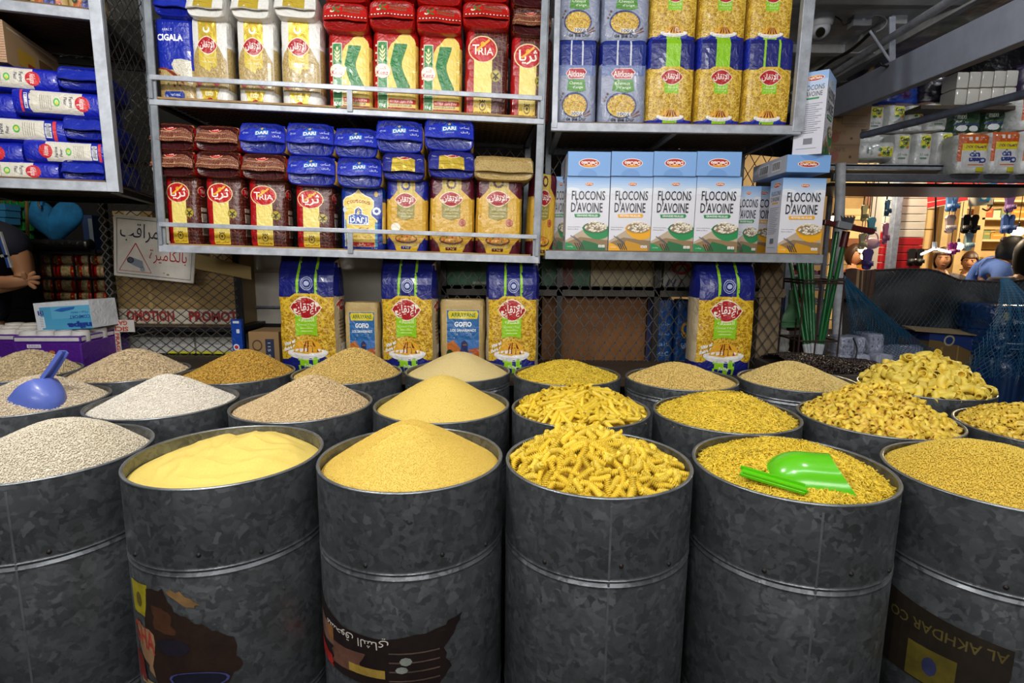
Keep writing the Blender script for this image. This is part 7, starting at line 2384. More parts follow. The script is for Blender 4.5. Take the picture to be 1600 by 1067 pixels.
# bale of ten white rolls
x0, x1, z0, z1_ = rect_at(1494, 1590, 110, 163, 3.3)
bale = thing('toilet_roll_bale', 'clear wrapped bale of ten white toilet rolls in two rows, top right', 'tissue', TRS(x0, 3.3, z0))
rm = MB().box(-.5, .5, -.5, .5, -.5, .5).mesh('wrapped_roll', mat('bale_paper', '#cac5ba', .35, 0, .3, bump=(30, .6, .01), var=(20, .12)), smooth=45, bevel=.12)
for i in range(5):
    for j in range(2):
        w_, h_ = (x1 - x0) / 5, (z1_ - z0) / 2
        link('roll', rm, bale, TRS((i + .5) * w_, .06, (j + .5) * h_ + .012 * (i / 4 - .5), 0, (w_ * .97, .12, h_ * .97)))
tag(MB().box(0, .9, 0, .3, 0, .02).obj('shelf_plank', wood_dark, mtx=TRS(x0 - .2, 3.28, z0 - .032)), 'dark plank under the bale of white rolls', 'plank')
for k, (a, b, c, d, col) in enumerate(((1378, 1438, 130, 162, '#12307e'), (1440, 1492, 120, 160, '#1c1824'), (1592, 1650, 100, 150, '#2a1c3c'))):
    s_ = make_pack('dark_bag', 'bag', .2, .16, .14, [mat('dark_bag_%d' % k, col, .4, 0, .3, bump=(20, .8, .012))], lambda p, u, v: 0, [ell(0.6, 0.6, 0.2, 0.2, '#3a1a4a', 12)] if k == 0 else [], None, 60 + k, p=2.6, amp=.012)
    x0, x1, z0, z1_ = rect_at(a, b, c, d, 3.5)
    s_.matrix_world = TRS((x0 + x1) / 2, 3.55, z0, s=((x1 - x0) / .2, 1, (z1_ - z0) / .16))
    USED.add(s_.name)
    tag(s_, 'dark %s bag in the shade under the wide beam' % ('blue', 'black', 'violet')[k], 'bag')

# ---- white leaning pole
pl = [P(1313, 262, 2.75), P(1306, 575, 2.75)]
pole = thing('steel_pole', 'white scuffed steel pole holding the blue net', 'pole', TRS(*pl[1]))
pl_m = mat('scuffed_white_paint', '#a9abb0', .5, 0, 0, bump=(60, .3, .003), var=(16, .25))
b_ = pl[1] + (pl[1] - pl[0]).normalized() * (pl[1].z / abs((pl[1] - pl[0]).normalized().z))
MB().tube([pl[0] - pl[1] + Vector((0, 0, .02)), b_ - pl[1]], .0225, 18).obj('pole_tube', pl_m, pole, smooth=50)
MB().lathe([(.026, 0), (.026, .03), (.023, .034)], 18, tuple(P(1306, 536, 2.75) - pl[1])).obj('collar', rust, pole)
MB().tube([P(1310, 432, 2.75) - pl[1] + Vector((.028 * math.cos(t), .028 * math.sin(t), .01 * math.sin(t))) for t in [2 * PI * k / 12 for k in range(13)]], .003, 6).obj('wire_tie', rust, pole)

# ---- brooms and squeegees in a green pot
gpl = mat('green_pot_plastic', '#3d6a46', .4, 0, .2)
gtube = mat('green_handle_paint', '#0f5f2c', .35, 0, .3)
wgrip = mat('white_grip_plastic', '#b9bcc0', .4)
YB = 2.5
pot = thing('broom_pot', 'green plastic pot holding the green broom handles', 'pot', TRS(*P(1271, 585, YB)))
MB().lathe([(.0, 0), (.05, 0), (.065, .055), (.07, .058), (.07, .05), (.06, .045), (.045, .012), (0, .01)], 28).obj('pot_body', gpl, pot, smooth=45)
tag(MB().box(-.065, .065, -.065, .08, 0, P(1271, 585, YB).z).obj('wooden_crate', wood_dark, mtx=TRS(P(1271, 585, YB).x, YB, 0), bevel=.004), 'dark wooden crate under the green broom pot', 'crate')
for k, (a, b, c, d, lab) in enumerate(((1262, 563, 1233, 400, 'leftmost'), (1266, 563, 1246, 400, 'second'), (1268, 562, 1253, 400, 'third'), (1270, 562, 1261, 400, 'fourth'), (1273, 562, 1268, 400, 'fifth'))):
    p0, p1 = P(a, b, YB - .01 + .01 * (k % 3)), P(c, d, YB + .12)
    br = thing('green_broom', 'green broom handle with white grip end fanned out of the pot, %s from the left' % lab, 'broom', TRS(*p0), 'green broom handles in the pot')
    MB().tube([Vector((0, 0, 0)), p1 - p0 + (p1 - p0) * .25], .0085, 10).obj('handle', gtube, br, smooth=50)
    dv = (p1 - p0).normalized()
    MB().tube([dv * -.01, dv * .075], .011, 10).obj('grip', wgrip, br, smooth=50)
for k, (c, d) in enumerate(((1308, 362), (1320, 372))):
    p0, p1 = P(1276 + 3 * k, 562, YB + .01), P(c, d, YB + .02 - .04 * k)
    br = thing('squeegee', 'long green-handled squeegee with dark red head' if k else 'long green-handled broom with grey bristles leaning on the pole', 'squeegee' if k else 'broom', TRS(*p0))
    MB().tube([Vector((0, 0, 0)), p1 - p0], .0095, 10).obj('handle', gtube, br, smooth=50)
    dv = (p1 - p0).normalized()
    MB().tube([dv * -.01, dv * .075], .012, 10).obj('grip', wgrip, br, smooth=50)
    if k:
        MB().tube([p1 - p0 - dv * .04, p1 - p0 + dv * .03], .016, 12).obj('socket', mat('dark_red_plastic', '#4a1016', .35, 0, .2), br, smooth=50)
        a, b = P(1286, 347, 2.44) - p0, P(1364, 362, 2.44) - p0
        MB().bar(a, b, .03, .022).obj('head', mat('dark_red_plastic', '#4a1016', .35, 0, .2), br, bevel=.003)
        MB().bar(P(1306, 350, 2.43) - p0, P(1328, 355, 2.43) - p0, .036, .03).obj('head_clamp', mat('clamp_grey', '#7d8086', .4), br, bevel=.004)
    else:
        mb = MB()
        for i in range(14):
            a = P(1317 + i * 1.1, 352, YB + .03)
            t_ = P(1314 + i * 1.7, 337 + (i % 3) * 1.5, YB + .03 + .01 * (i % 2))
            mb.tube([a - p0, t_ - p0], [.004, .0025], 5)
        tag(mb.obj('bristles', mat('grey_bristle', '#3d3f44', .7), br), kind='stuff')
        MB().bar(P(1315, 353, YB + .03) - p0, P(1334, 354, YB + .03) - p0, .03, .02).obj('head', mat('clamp_grey', '#7d8086', .4), br, bevel=.003)
# wire cage around the pot
cg = thing('wire_cage', 'rusty brown wire cage standing around the broom pot', 'cage', TRS(*P(1268, 575, YB)))
oc = P(1268, 575, YB)
x0, x1 = XP(1237, 500, YB) - oc.x, XP(1297, 500, YB) - oc.x
zt0, zm0 = ZP(1268, 437, YB) - oc.z, ZP(1268, 529, YB) - oc.z
rw = mat('rusty_wire', '#3b2a24', .6, .3)
for x in (x0, (x0 + x1) / 2 - .015, x1):
    for y in (-.08, .1):
        MB().tube([(x, y, -oc.z), (x, y, zt0)], .004, 6).obj('upright', rw, cg)
for z in (zt0, zm0, zt0 - .012):
    MB().tube([(x0, -.08, z), (x1, -.08, z), (x1, .1, z), (x0, .1, z), (x0, -.08, z)], .0045, 6).obj('hoop', rw, cg)
# dustpan
dpn = P(1239, 492, 2.62)
ds = thing('dustpan', 'green dustpan hanging beside the broom handles', 'dustpan', TRS(*dpn))
w1, w2, h1 = XP(1258, 505, 2.62) - XP(1219, 505, 2.62), XP(1247, 475, 2.62) - XP(1230, 475, 2.62), ZP(1239, 474, 2.62) - ZP(1239, 508, 2.62)
mb = MB()


def pan(u, v):
    w = w2 + (w1 - w2) * math.sin(v * PI / 2)
    return ((u - .5) * w, -.03 * math.sin(u * PI) * (1 - v) - .012, h1 * (.5 - v))


mb.grid(lambda u, v: pan(u, 1 - v), 12, 8)
mb.grid(lambda u, v: tuple(Vector(pan(1 - u, 1 - v)) + Vector((0, .006, 0))), 12, 8)
mb.bar((-w1 / 2, -.012, -h1 / 2), (w1 / 2, -.012, -h1 / 2), .018, .012)
mb.bar((-w1 / 2, -.02, -h1 * .28), (w1 / 2, -.02, -h1 * .28), .006, .005)
mb.obj('pan', mat('green_dustpan_plastic', '#4a7650', .45, 0, .1), ds, smooth=45)
MB().tube([(-.005, 0, h1 * .45), (-.012, 0, h1 * .75), (-.015, 0, h1 * 1.15)], [.02, .016, .013], 10).obj('handle', mat('green_dustpan_plastic', '#4a7650', .45), ds, smooth=50)
MB().tube([(-.015, 0, h1 * 1.1), (-.012, .02, h1 * 1.6)], .003, 6).obj('hanging_loop', rw, ds)
carton_at('blue_folder', 'sheet', 1210, 1226, 462, 512, 2.7, .05, '#1f3f78', 'dark blue plastic sheet hanging left of the green dustpan')
gbg = make_pack('grey_sack', 'sack', .14, .15, .12, [mat('grey_sack_cloth', '#8d8b88', .7, 0, 0, bump=(25, .8, .012), var=(10, .2))], lambda p, u, v: 0, [], None, 71, p=2.5, amp=.014)
x0, x1, z0, z1_ = rect_at(1206, 1236, 518, 550, 2.62)
gbg.matrix_world = TRS((x0 + x1) / 2, 2.66, z0, s=((x1 - x0) / .14, 1, (z1_ - z0) / .15))
USED.add(gbg.name)
tag(gbg, 'grey slumped sack under the green dustpan', 'sack')
carton_at('carton', 'carton', 1204, 1236, 550, 580, 2.6, .2, '#5d4a34', 'small brown carton under the grey sack', z0=0)
# dark beans in a long tray
tr = thing('bean_tray', 'long dark wooden tray of dark beans behind the right drums', 'tray', TRS(0, 0, 0))
bx0, bx1 = XP(1222, 570, 2.12), XP(1400, 575, 2.12)
zb0 = ZP(1330, 580, 2.1)
MB().box(bx0, bx1, 2.02, 2.04, 0, zb0).box(bx0, bx1, 2.36, 2.38, 0, zb0).box(bx0, bx0 + .02, 2.04, 2.36, 0, zb0).box(bx1 - .02, bx1, 2.04, 2.36, 0, zb0).box(bx0 + .02, bx1 - .02, 2.04, 2.36, zb0 - .08, zb0 - .06).obj('tray_box', mat('tray_wood', '#4d4640', .7, var=(9, .3)), tr)
fbn = lambda x, y: zb0 - .005 + .035 * math.exp(-((x + .12) / .2) ** 2) * max(0, 1 - (y / .17) ** 2) + .015 * max(0, 1 - (y / .17) ** 2)
bv = [((i / 30 - .5) * (bx1 - bx0 - .05), (j / 8 - .5) * .31) for j in range(9) for i in range(31)]
bvs = [(x, y, fbn(x, y) - .004) for x, y in bv]
bfs = [(j * 31 + i, j * 31 + i + 1, (j + 1) * 31 + i + 1, (j + 1) * 31 + i) for j in range(8) for i in range(30)]
me = grain_mesh('bean_heap', (bvs, bfs), RICE, RICE_F, 5200, fbn, .29, (.011, .0075), grain_mat('dark_beans', '#2a1c16', .5, .35), .3, .004, keep=lambda a, b: abs(a) < (bx1 - bx0) / 2 - .02 and abs(b) < .16)
tag(link('bean_heap', me, mtx=TRS((bx0 + bx1) / 2, 2.2, 0)), 'dark brown beans heaped in the tray behind the pale pasta grains', 'beans', kind='stuff')

# ---- tarp screen, net, cloth
YT = 2.95
tx0, tx1 = XP(1313, 430, YT), XP(1720, 430, YT)
top_px = [(1313, 427), (1345, 424), (1403, 420), (1454, 421), (1475, 428), (1499, 438), (1560, 440), (1600, 437), (1720, 432)]


def tarp(u, v):
    px = 1313 + 407 * u
    for i in range(len(top_px) - 1):
        if top_px[i][0] <= px <= top_px[i + 1][0]:
            t = (px - top_px[i][0]) / (top_px[i + 1][0] - top_px[i][0])
            py = top_px[i][1] * (1 - t) + top_px[i + 1][1] * t
    zt_ = ZP(px, py, YT)
    x = tx0 + (tx1 - tx0) * u
    z = zt_ * (1 - v) + .55 * v
    w = .035 * math.sin(u * 16 + 5 * v + 2 * noise.noise(Vector((u * 4, v * 2, 0)))) * min(1, v * 4) + .05 * noise.noise(Vector((u * 7 + v * 3, v * 4, 3)))
    sag = .10 * math.exp(-((u - .47 - .12 * v) / .06) ** 2) * math.sin(min(1, v * 2.2) * PI)
    return (x, YT + w - sag, z)


tb = MB()
tb.grid(lambda u, v: tarp(u, 1 - v), 90, 26)
tb.grid(lambda u, v: tuple(Vector(tarp(1 - u, 1 - v)) + Vector((0, .004, 0))), 90, 26)
tag(tb.obj('dark_tarpaulin', mat('black_shade_cloth', '#302d29', .75, 0, 0, bump=(70, .25, .004), var=(5, .35)), smooth=True), 'dark grey shade cloth draped as a screen on the right', 'tarpaulin')
MB().tube([Vector(tarp(k / 30, 0.0)) for k in range(31)], .006, 6).obj('support_rope', rw).__setitem__('label', 'thin rope along the top edge of the dark shade cloth')
bpy.data.objects['support_rope']['category'] = 'rope'
cl = MB()
cfn = lambda u, v, o=0: (XP(1320, 440, 2.86) + (XP(1367, 440, 2.86) - XP(1320, 440, 2.86)) * u, 2.86 + .012 * math.sin(u * 9) * (1 - v) + o, ZP(1340, 468 - 2 * math.sin(u * 7), 2.86) + (ZP(1340, 421, 2.86) - ZP(1340, 468, 2.86)) * v)
cl.grid(cfn, 24, 12)
for i in range(24 * 12):
    c_ = i % 24
    cl.m[i] = 1 if c_ in (9, 10, 13) else 2 if c_ in (11, 16, 20) else 0
cl.grid(lambda u, v: cfn(1 - u, v, .004), 24, 12)
tag(cl.obj('striped_cloth', [mat('brown_cloth', '#4a3328', .9, var=(60, .2)), mat('tan_stripe_cloth', '#8a6f4c', .9), mat('dark_stripe_cloth', '#2f221c', .9)], smooth=True), 'brown striped cloth hung over the dark shade cloth by the pole', 'cloth')
netm = mat('blue_net_cord', '#17506f', .6)


def net(fn, nu, nv, r, label, name='fishing_net'):
    """knotted net: crossing diagonals over a hanging surface, one body of cord"""
    mb = MB()
    A = [[Vector(fn(i / nu, j / nv)) for i in range(nu + 1)] for j in range(nv + 1)]
    for j in range(nv):
        for i in range(nu):
            p, q_ = (A[j][i], A[j + 1][i + 1]) if (i + j) % 2 == 0 else (A[j][i + 1], A[j + 1][i])
            mb.tube([p, q_], r, 3, cap=False)
    return tag(mb.obj(name, netm), label, 'net', kind=None)


def fan(u, v):
    # gathered at the pole, spreading to the right and down
    a = P(1314 + 3 * u, 428 + 4 * v, 2.80)
    bx_ = 1322 + 150 * u
    b = P(bx_, 582 - 30 * u, 2.62 - .12 * u)
    t = v ** 1.15
    s = a * (1 - t) + b * t
    return s + Vector((.0, -.10 * math.sin(PI * v) * (.4 + u) - .01 * math.sin(u * 26) * v, -.10 * math.sin(PI * v) * u * .8))


net(fan, 44, 40, .0013, 'blue fishing net gathered at the white pole and spread over the wrapped bales')
net(lambda u, v: (lambda p: (p[0], p[1] - .07 - .05 * v - .25 * v * v * (u > 0), p[2]))(tarp(.1 + .9 * u, v)), 92, 34, .0007, 'fine blue net hanging in front of the dark shade cloth')
def fan2(u, v):
    a = P(1562 + 14 * u, 434 + 3 * v, 2.7)
    b = P(1490 + 190 * u, 590, 2.4)
    s = a * (1 - v ** 1.2) + b * v ** 1.2
    return s + Vector((0, -.06 * math.sin(PI * v) - .012 * math.sin(u * 30) * v, 0))
net(fan2, 50, 34, .0012, 'blue net gathered at the top right and spread over the blue bags')
# goods under the net
carton_at('carton', 'carton', 1450, 1536, 521, 572, 2.72, .22, '#6b5632', 'cardboard box with blue top print and a ring emblem under the net', None, .0, ZP(1490, 571, 2.72),
          front=[rect(0, 0, 1, 0.36, '#1a2f68'), poly([(0, 0.2), (0.2, 0.24), (0.4, 0.4), (0.4, 0.5), (0, 0.5)], '#6b5632'), ring(0.36, 0.22, 0.1, 0.17, 0.03, '#a39a7a', 16), ring(0.86, 0.24, 0.1, 0.17, 0.03, '#4f6090', 16), poly([(0.4, 0.36), (1, 0.36), (1, 0.7), (0.52, 0.36)], '#1a2f68'), rect(0.22, 0.42, 0.26, 1, '#8a7142'), rect(0.52, 0.38, 0.55, 1, '#8a7142')],
          left=[rect(0, 0, 1, 0.25, '#1a2f68'), ell(0.5, 0.42, 0.2, 0.25, '#7a2420', 12)])
o = bpy.data.objects['carton.011'] if 'carton.011' in bpy.data.objects else None
carton_at('carton', 'carton', 1478, 1545, 575, 640, 2.66, .22, '#6b5632', 'lower cardboard box with blue print under the net', None, 0, 0, front=[rect(0, 0, 1, 0.12, '#1a2f68'), ring(0.7, 0.07, 0.12, 0.04, 0.03, '#8a90a0', 16)])
fl_ = MB()
x0, x1, z0, z1_ = rect_at(1450, 1536, 521, 572, 2.72)
fl_.hexa([(x0 - .09, 2.70, z1_ + .012), (x1, 2.7, z1_ - .012), (x1, 2.82, z1_ + .0), (x0 - .06, 2.84, z1_ + .02), (x0 - .09, 2.70, z1_ + .017), (x1, 2.7, z1_ - .007), (x1, 2.82, z1_ + .005), (x0 - .06, 2.84, z1_ + .025)])
tag(fl_.obj('carton_flap', mat('flap_card', '#837050', .8), weld=True), 'open flap lying on the blue printed box under the net', 'cardboard')
wrapw = mat('white_wrapped_bale', '#8f93a4', .35, 0, .3, bump=(40, .7, .01), var=(60, .3))
for k, (a, b, c, d, yy) in enumerate(((1310, 1336, 527, 556, 2.5), (1337, 1352, 527, 556, 2.5), (1308, 1334, 557, 592, 2.48), (1336, 1362, 556, 590, 2.48), (1354, 1382, 522, 560, 2.58), (1364, 1400, 556, 590, 2.5), (1384, 1448, 543, 590, 2.6))):
    x0, x1, z0, z1_ = rect_at(a, b, c, d, yy)
    s_ = make_pack('wrapped_bale', 'bale', .1, .1, .1, [wrapw], lambda p, u, v: 0, [[ell(0.2 + 0.3 * i, 0.2 + 0.3 * j, 0.04, 0.05, '#4a5490', 6) for i in range(3) for j in range(3)]], None, 80 + k, p=4, amp=.008)
    zz = 0 if d > 580 else z0
    s_.matrix_world = TRS((x0 + x1) / 2, yy + .05, zz, s=((x1 - x0) / .1, 1.2, (z1_ - zz) / .1))
    USED.add(s_.name)
    tag(s_, 'white wrapped bale with blue dots by the pole, %s' % ('upper left', 'upper narrow', 'lower left', 'lower middle', 'under the net top', 'lower right', 'long one at the right')[k], 'bale', 'white wrapped bales by the pole')
wirepath([(1333, 528), (1339, 545), (1336, 560), (1328, 567), (1321, 560)], 2.44, .003, 'loose_wire', 'thin dark wire curling over the white bales')
bluew = mat('blue_wrapped_sack', '#10305a', .3, 0, .4, bump=(18, .9, .02, 1.0), var=(8, .35))
for k, (a, b, c, d, yy) in enumerate(((1554, 1640, 478, 520, 2.62), (1556, 1650, 520, 562, 2.58), (1560, 1650, 563, 640, 2.55))):
    x0, x1, z0, z1_ = rect_at(a, b, c, d, yy)
    s_ = make_pack('wrapped_sack', 'sack', .3, .14, .3, [bluew], lambda p, u, v: 0, [[ell(0.2, 0.4, 0.06, 0.16, '#8a8a5a', 12), txt('ipom', 0.32, 0.5, 0.62, 0.72, '#aebfd4', 0, 0.03), txt('ipom', 0.7, 0.5, 0.98, 0.72, '#aebfd4', 0, 0.03)], [rect(0.1, 0.4, 0.5, 0.43, '#9ab0c8'), rect(0.2, 0.6, 0.7, 0.62, '#9ab0c8')], []][k], None, 90 + k, p=3, amp=.015)
    zz = 0 if k == 2 else z0
    s_.matrix_world = TRS((x0 + x1) / 2, yy + .15, zz, s=((x1 - x0) / .3, 1, (z1_ - zz) / .14))
    USED.add(s_.name)
    tag(s_, 'blue shrink-wrapped sack under the net at the right edge, %s' % ('top', 'middle', 'bottom')[k], 'sack', 'blue sacks under the net')

# ------------------------------------------------------------------ market stall beyond
wslat, rslat = mat('white_slat_paint', '#b9b6b4', .5), mat('red_slat_paint', '#9a1420', .45)
YP_ = 6.0
col_ = thing('slatted_column', 'market column clad in white slats above and red slats below', 'column', TRS(XP(1425, 350, YP_), YP_, 0))
xo = XP(1425, 350, YP_)
xL, xR = XP(1404, 350, YP_) - xo, XP(1446, 350, YP_) - xo
px_y = 278
for k in range(13):
    py0 = 286 + 12.2 * k
    za, zb2 = ZP(1425, py0 + 11.4, YP_), ZP(1425, py0, YP_)
    MB().box(xL, xR, 0, .05, za, zb2).obj('slat', wslat if k < 7 else rslat, col_, bevel=.006)
    MB().box(xL - .12, xL - .03, .05, .1, za - .02, zb2 - .02).obj('slat', wslat if k < 6 else rslat, col_, bevel=.006)
MB().box(xL, xR, .05, .5, 0, 2.5).obj('core', wslat, col_)
MB().box(xL - .085, xL - .01, -.05, .03, 0, 2.5).obj('steel_post', steel('blue_grey_post', '#7d88a0', .4, .3), col_, bevel=.008)
fas = thing('slatted_fascia', 'dark red slatted fascia over the lit stall at right', 'fascia', TRS(XP(1450, 300, 6.0), 6.0, 0))
of = Vector((XP(1450, 300, 6.0), 6.0, 0))
for k in range(6):
    a0, a1 = P(1449, 271 + 9.2 * k, 6.0), P(1449, 278.6 + 9.2 * k, 6.0)
    b0, b1 = P(1640, 262 + 4.2 * k, 4.9), P(1640, 265.5 + 4.2 * k, 4.9)
    ofs = Vector((0.02, .03, 0))
    MB().hexa([a1 - of, b1 - of, b1 - of + ofs, a1 - of + ofs, a0 - of, b0 - of, b0 - of + ofs, a0 - of + ofs]).obj('slat', rslat, fas)
    MB().hexa([a1 - of + ofs * .5, b1 - of + ofs * .5, b1 - of + ofs, a1 - of + ofs, P(1449, 280.2 + 9.2 * k, 6.0) - of, P(1640, 266.2 + 4.2 * k, 4.9) - of, P(1640, 266.2 + 4.2 * k, 4.9) - of + ofs, P(1449, 280.2 + 9.2 * k, 6.0) - of + ofs]).obj('light_gap', wslat, fas)
# stall back wall, shelves and boxes
YW = 8.2
sw_ = thing('stall_shelves', 'brightly lit wooden wall shelves of the stall beyond', 'shelf', TRS(XP(1450, 350, YW), YW, 0))
xo = XP(1450, 350, YW)
xe = XP(1720, 350, YW)
cream = mat('cream_boarding', '#c9ab78', .6, var=(3, .15))
for k in range(9):
    MB().box(0, xe - xo, .3, .34, .2 + k * .3, .2 + k * .3 + .285).obj('board', cream, sw_, bevel=.004)
for py in (413, 374, 340, 312):
    z = ZP(1560, py, YW)
    MB().box(XP(1535, py, YW) - xo, xe - xo, 0, .3, z - .03, z).obj('shelf_board', mat('pale_shelf_edge', '#d8c49a', .5), sw_)
for px in (1478, 1503, 1533):
    MB().box(XP(px, 350, YW) - xo - .05, XP(px, 350, YW) - xo + .05, .0, .1, 0, 2.6).obj('upright', cream, sw_)
pal = ['#c9a13a', '#d8b860', '#8f7a4a', '#b5502c', '#d9cdb0', '#7a8a5a', '#c98a3a', '#e0d090']
kk = 0
for py, hs in ((413, (10, 14, 11)), (374, (12, 9, 14)), (340, (13, 10))):
    x = 1540
    nn = -1
    z = ZP(1560, py, YW)
    while x < 1640:
        nn += 1
        w_ = random.choice((12, 16, 20, 24))
        h_ = random.choice(hs)
        a, b = XP(x, py, YW - .02) , XP(x + w_ - 1, py, YW - .02)
        hh_ = h_ / F_PX * 9
        r = make_box('stock_box', 'box', b - a, hh_, .2, pal[kk % 8], front=[rect(.15, .25, .85, .45, pal[(kk + 3) % 8])])
        r.matrix_world = TRS((a + b) / 2, YW + .03, z)
        USED.add(r.name)
        tag(r, 'small %s stock box on the %s lit stall shelf, %s from the left' % ({'#c9a13a': 'gold', '#d8b860': 'straw', '#8f7a4a': 'olive', '#b5502c': 'rust', '#d9cdb0': 'cream', '#7a8a5a': 'green', '#c98a3a': 'orange', '#e0d090': 'pale yellow'}[pal[kk % 8]], {413: 'lowest', 374: 'middle', 340: 'upper'}[py], ('first', 'second', 'third', 'fourth', 'fifth', 'sixth', 'seventh', 'eighth', 'ninth', 'tenth')[nn]), 'box', 'stock boxes on the lit stall shelves')
        x += w_
        kk += 1
# left opening of the stall
sl = thing('stall_partition', 'warm lit partition with a dark timber hood left of the slatted column', 'partition', TRS(XP(1350, 350, 7.4), 7.4, 0))
xo = XP(1350, 350, 7.4)
for k in range(8):
    MB().box(XP(1300, 350, 7.4) - xo, XP(1392, 350, 7.4) - xo, .0, .05, .3 + k * .29, .3 + k * .29 + .28).obj('board', cream, sl, bevel=.004)
MB().hexa([P(1352, 322, 7.0) - Vector((xo, 7.4, 0)), P(1392, 316, 7.0) - Vector((xo, 7.4, 0)), P(1392, 316, 7.2) - Vector((xo, 7.4, 0)), P(1352, 322, 7.2) - Vector((xo, 7.4, 0)), P(1354, 297, 7.0) - Vector((xo, 7.4, 0)), P(1392, 286, 7.0) - Vector((xo, 7.4, 0)), P(1392, 286, 7.2) - Vector((xo, 7.4, 0)), P(1354, 297, 7.2) - Vector((xo, 7.4, 0))]).obj('timber_hood', mat('brown_timber', '#6a3c1e', .6, var=(5, .3)), sl)
MB().box(XP(1318, 330, 7.0) - xo, XP(1392, 330, 7.0) - xo, -.4, -.34, ZP(1350, 336, 7.0), ZP(1350, 326, 7.0)).obj('beam', mat('pale_beam', '#b99a70', .6), sl)
MB().box(XP(1318, 372, 7.0) - xo, XP(1392, 372, 7.0) - xo, -.3, -.05, ZP(1350, 372, 7.0) - .1, ZP(1350, 372, 7.0)).obj('dark_shelf', mat('brown_timber', '#6a3c1e', .6), sl)
MB().box(XP(1366, 400, 7.0) - xo, XP(1386, 400, 7.0) - xo, -.2, -.1, 0, ZP(1376, 366, 7.0)).obj('dark_red_curtain', mat('wine_cloth', '#4a1a24', .8), sl)

# hanging slippers
hrod = thing('hanging_rod', 'long steel rod hung from the roof carrying the slippers', 'rod', TRS(3.0, 5.02, 2.45))
MB().tube([(0, 0, 0), (4.2, 0, 0)], .012, 8).obj('rod', rust, hrod)
for x in (.4, 2.0, 3.8):
    MB().tube([(x, 0, 0), (x, 0, .86)], .005, 6).obj('drop_wire', rust, hrod)
def slipper_proto(name):
    r = thing(name, 'slipper', 'slipper')
    return r


sole = [(0, -.5), (.14, -.47), (.2, -.36), (.17, -.1), (.19, .15), (.24, .32), (.18, .46), (0, .5), (-.18, .46), (-.24, .32), (-.19, .15), (-.17, -.1), (-.2, -.36), (-.14, -.47)]


def slipper(px, py, w, h, col, Y, label, strap=None, pair=False, cord=True, group='slippers hung in the market stall'):
    Y = 5.0 if Y < 5.85 else Y
    x0, x1, z0, z1_ = rect_at(px - w / 2, px + w / 2, py - h / 2, py + h / 2, Y)
    H, W = z1_ - z0, x1 - x0
    r = thing('slipper', label, 'slipper', TRS((x0 + x1) / 2, Y, (z0 + z1_) / 2), group)
    sm = mat('slipper_' + col.lstrip('#'), col, .5, 0, .1)
    st_ = mat('slipper_' + (strap or col).lstrip('#'), strap or col, .5, 0, .1)
    for s in ((-.25, .25) if pair else (0,)):
        k = .5 if pair else 1
        mb = MB()
        pts = [(a * W * 2 * k + s * W, b * H) for a, b in sole]
        n = len(pts)
        for y in (-.012, .012):
            mb.v += [(a, y, b) for a, b in pts]
        mb.f += [tuple(range(n)), tuple(range(2 * n - 1, n - 1, -1))] + [(i, i + n, (i + 1) % n + n, (i + 1) % n) for i in range(n)]
        mb.m += [0] * (n + 2)
        mb.obj('sole', sm, r)
        tbp = [(math.cos(t) * W * .44 * k + s * W, -.014 - .05 * math.sin(t), -H * .2) for t in [PI * q_ / 10 for q_ in range(11)]]
        mb = MB()
        for i in range(10):
            a, b = tbp[i], tbp[i + 1]
            mb.add([(a[0], a[1], a[2] - H * .12), (b[0], b[1], b[2] - H * .12), (b[0], b[1], b[2] + H * .12), (a[0], a[1], a[2] + H * .12), (a[0], a[1] + .006, a[2] - H * .12), (b[0], b[1] + .006, b[2] - H * .12), (b[0], b[1] + .006, b[2] + H * .12), (a[0], a[1] + .006, a[2] + H * .12)], [(0, 1, 2, 3), (7, 6, 5, 4), (3, 2, 6, 7), (0, 4, 5, 1)])
        mb.obj('strap', st_, r, smooth=True)
    if cord:
        MB().tube([(0, .02, H * .3), (0, .02, (2.45 if Y < 5.5 else (z0 + z1_) / 2 + H * .6) - (z0 + z1_) / 2)], .0035, 5).obj('cord', cable, r)
    return r


for a in ((1350, 333, 9, 26, '#c9c49a', 5.2, 'cream patterned slipper hanging left of the column, upper'), (1361, 353, 13, 28, '#4f93b4', 5.2, 'light blue slipper hanging by the squeegee head'), (1347, 377, 11, 26, '#d3cdb0', 5.1, 'white dotted slipper above the left bulb'),
          (1355, 405, 17, 33, '#4a3a8c', 5.0, 'purple slipper hanging left of the column, lowest'), (1383, 365, 8, 34, '#a96a9a', 5.4, 'pink slippers hanging edge-on along the column'), (1386, 325, 7, 26, '#3c6ea0', 5.4, 'blue slipper hanging edge-on high on the column'),
          (1484, 350, 16, 29, '#a8989c', 5.0, 'pale pink slipper hanging under the blue pair'), (1513, 377, 13, 29, '#7b98a4', 5.0, 'grey blue slipper below the black pair of sandals'),
          (1577, 287, 14, 20, '#8d6a9c', 4.8, 'lilac slipper sole at the top beside the bucket'), (1577, 318, 15, 29, '#6a4a84', 4.8, 'purple slipper hanging under the lilac one'), (1570, 384, 15, 29, '#22222a', 4.6, 'black slipper hanging above the man in blue')):
    slipper(*a)
for a in ((1487, 317, 18, 28, '#4f7fc0', 5.0, 'pair of light blue sandals hanging on a long cord'), (1574, 350, 20, 30, '#3c5a9c', 4.8, 'pair of blue sandals hanging under the purple slipper'), (1515, 350, 26, 30, '#1c1a1c', 5.0, 'pair of black sandals hanging by the cream post'),
          (1430, 402, 26, 28, '#16161c', 5.97, 'pair of black slippers hung on the red slats of the column'), (1488, 388, 13, 19, '#8a2a78', 5.2, 'pair of magenta sandals behind the zigzag lamp')):
    slipper(*a, pair=True)
hb = P(1363, 375, 5.02)
bag_ = thing('handbag', 'pale pink handbag hanging beside the left stall bulb', 'bag', TRS(*hb))
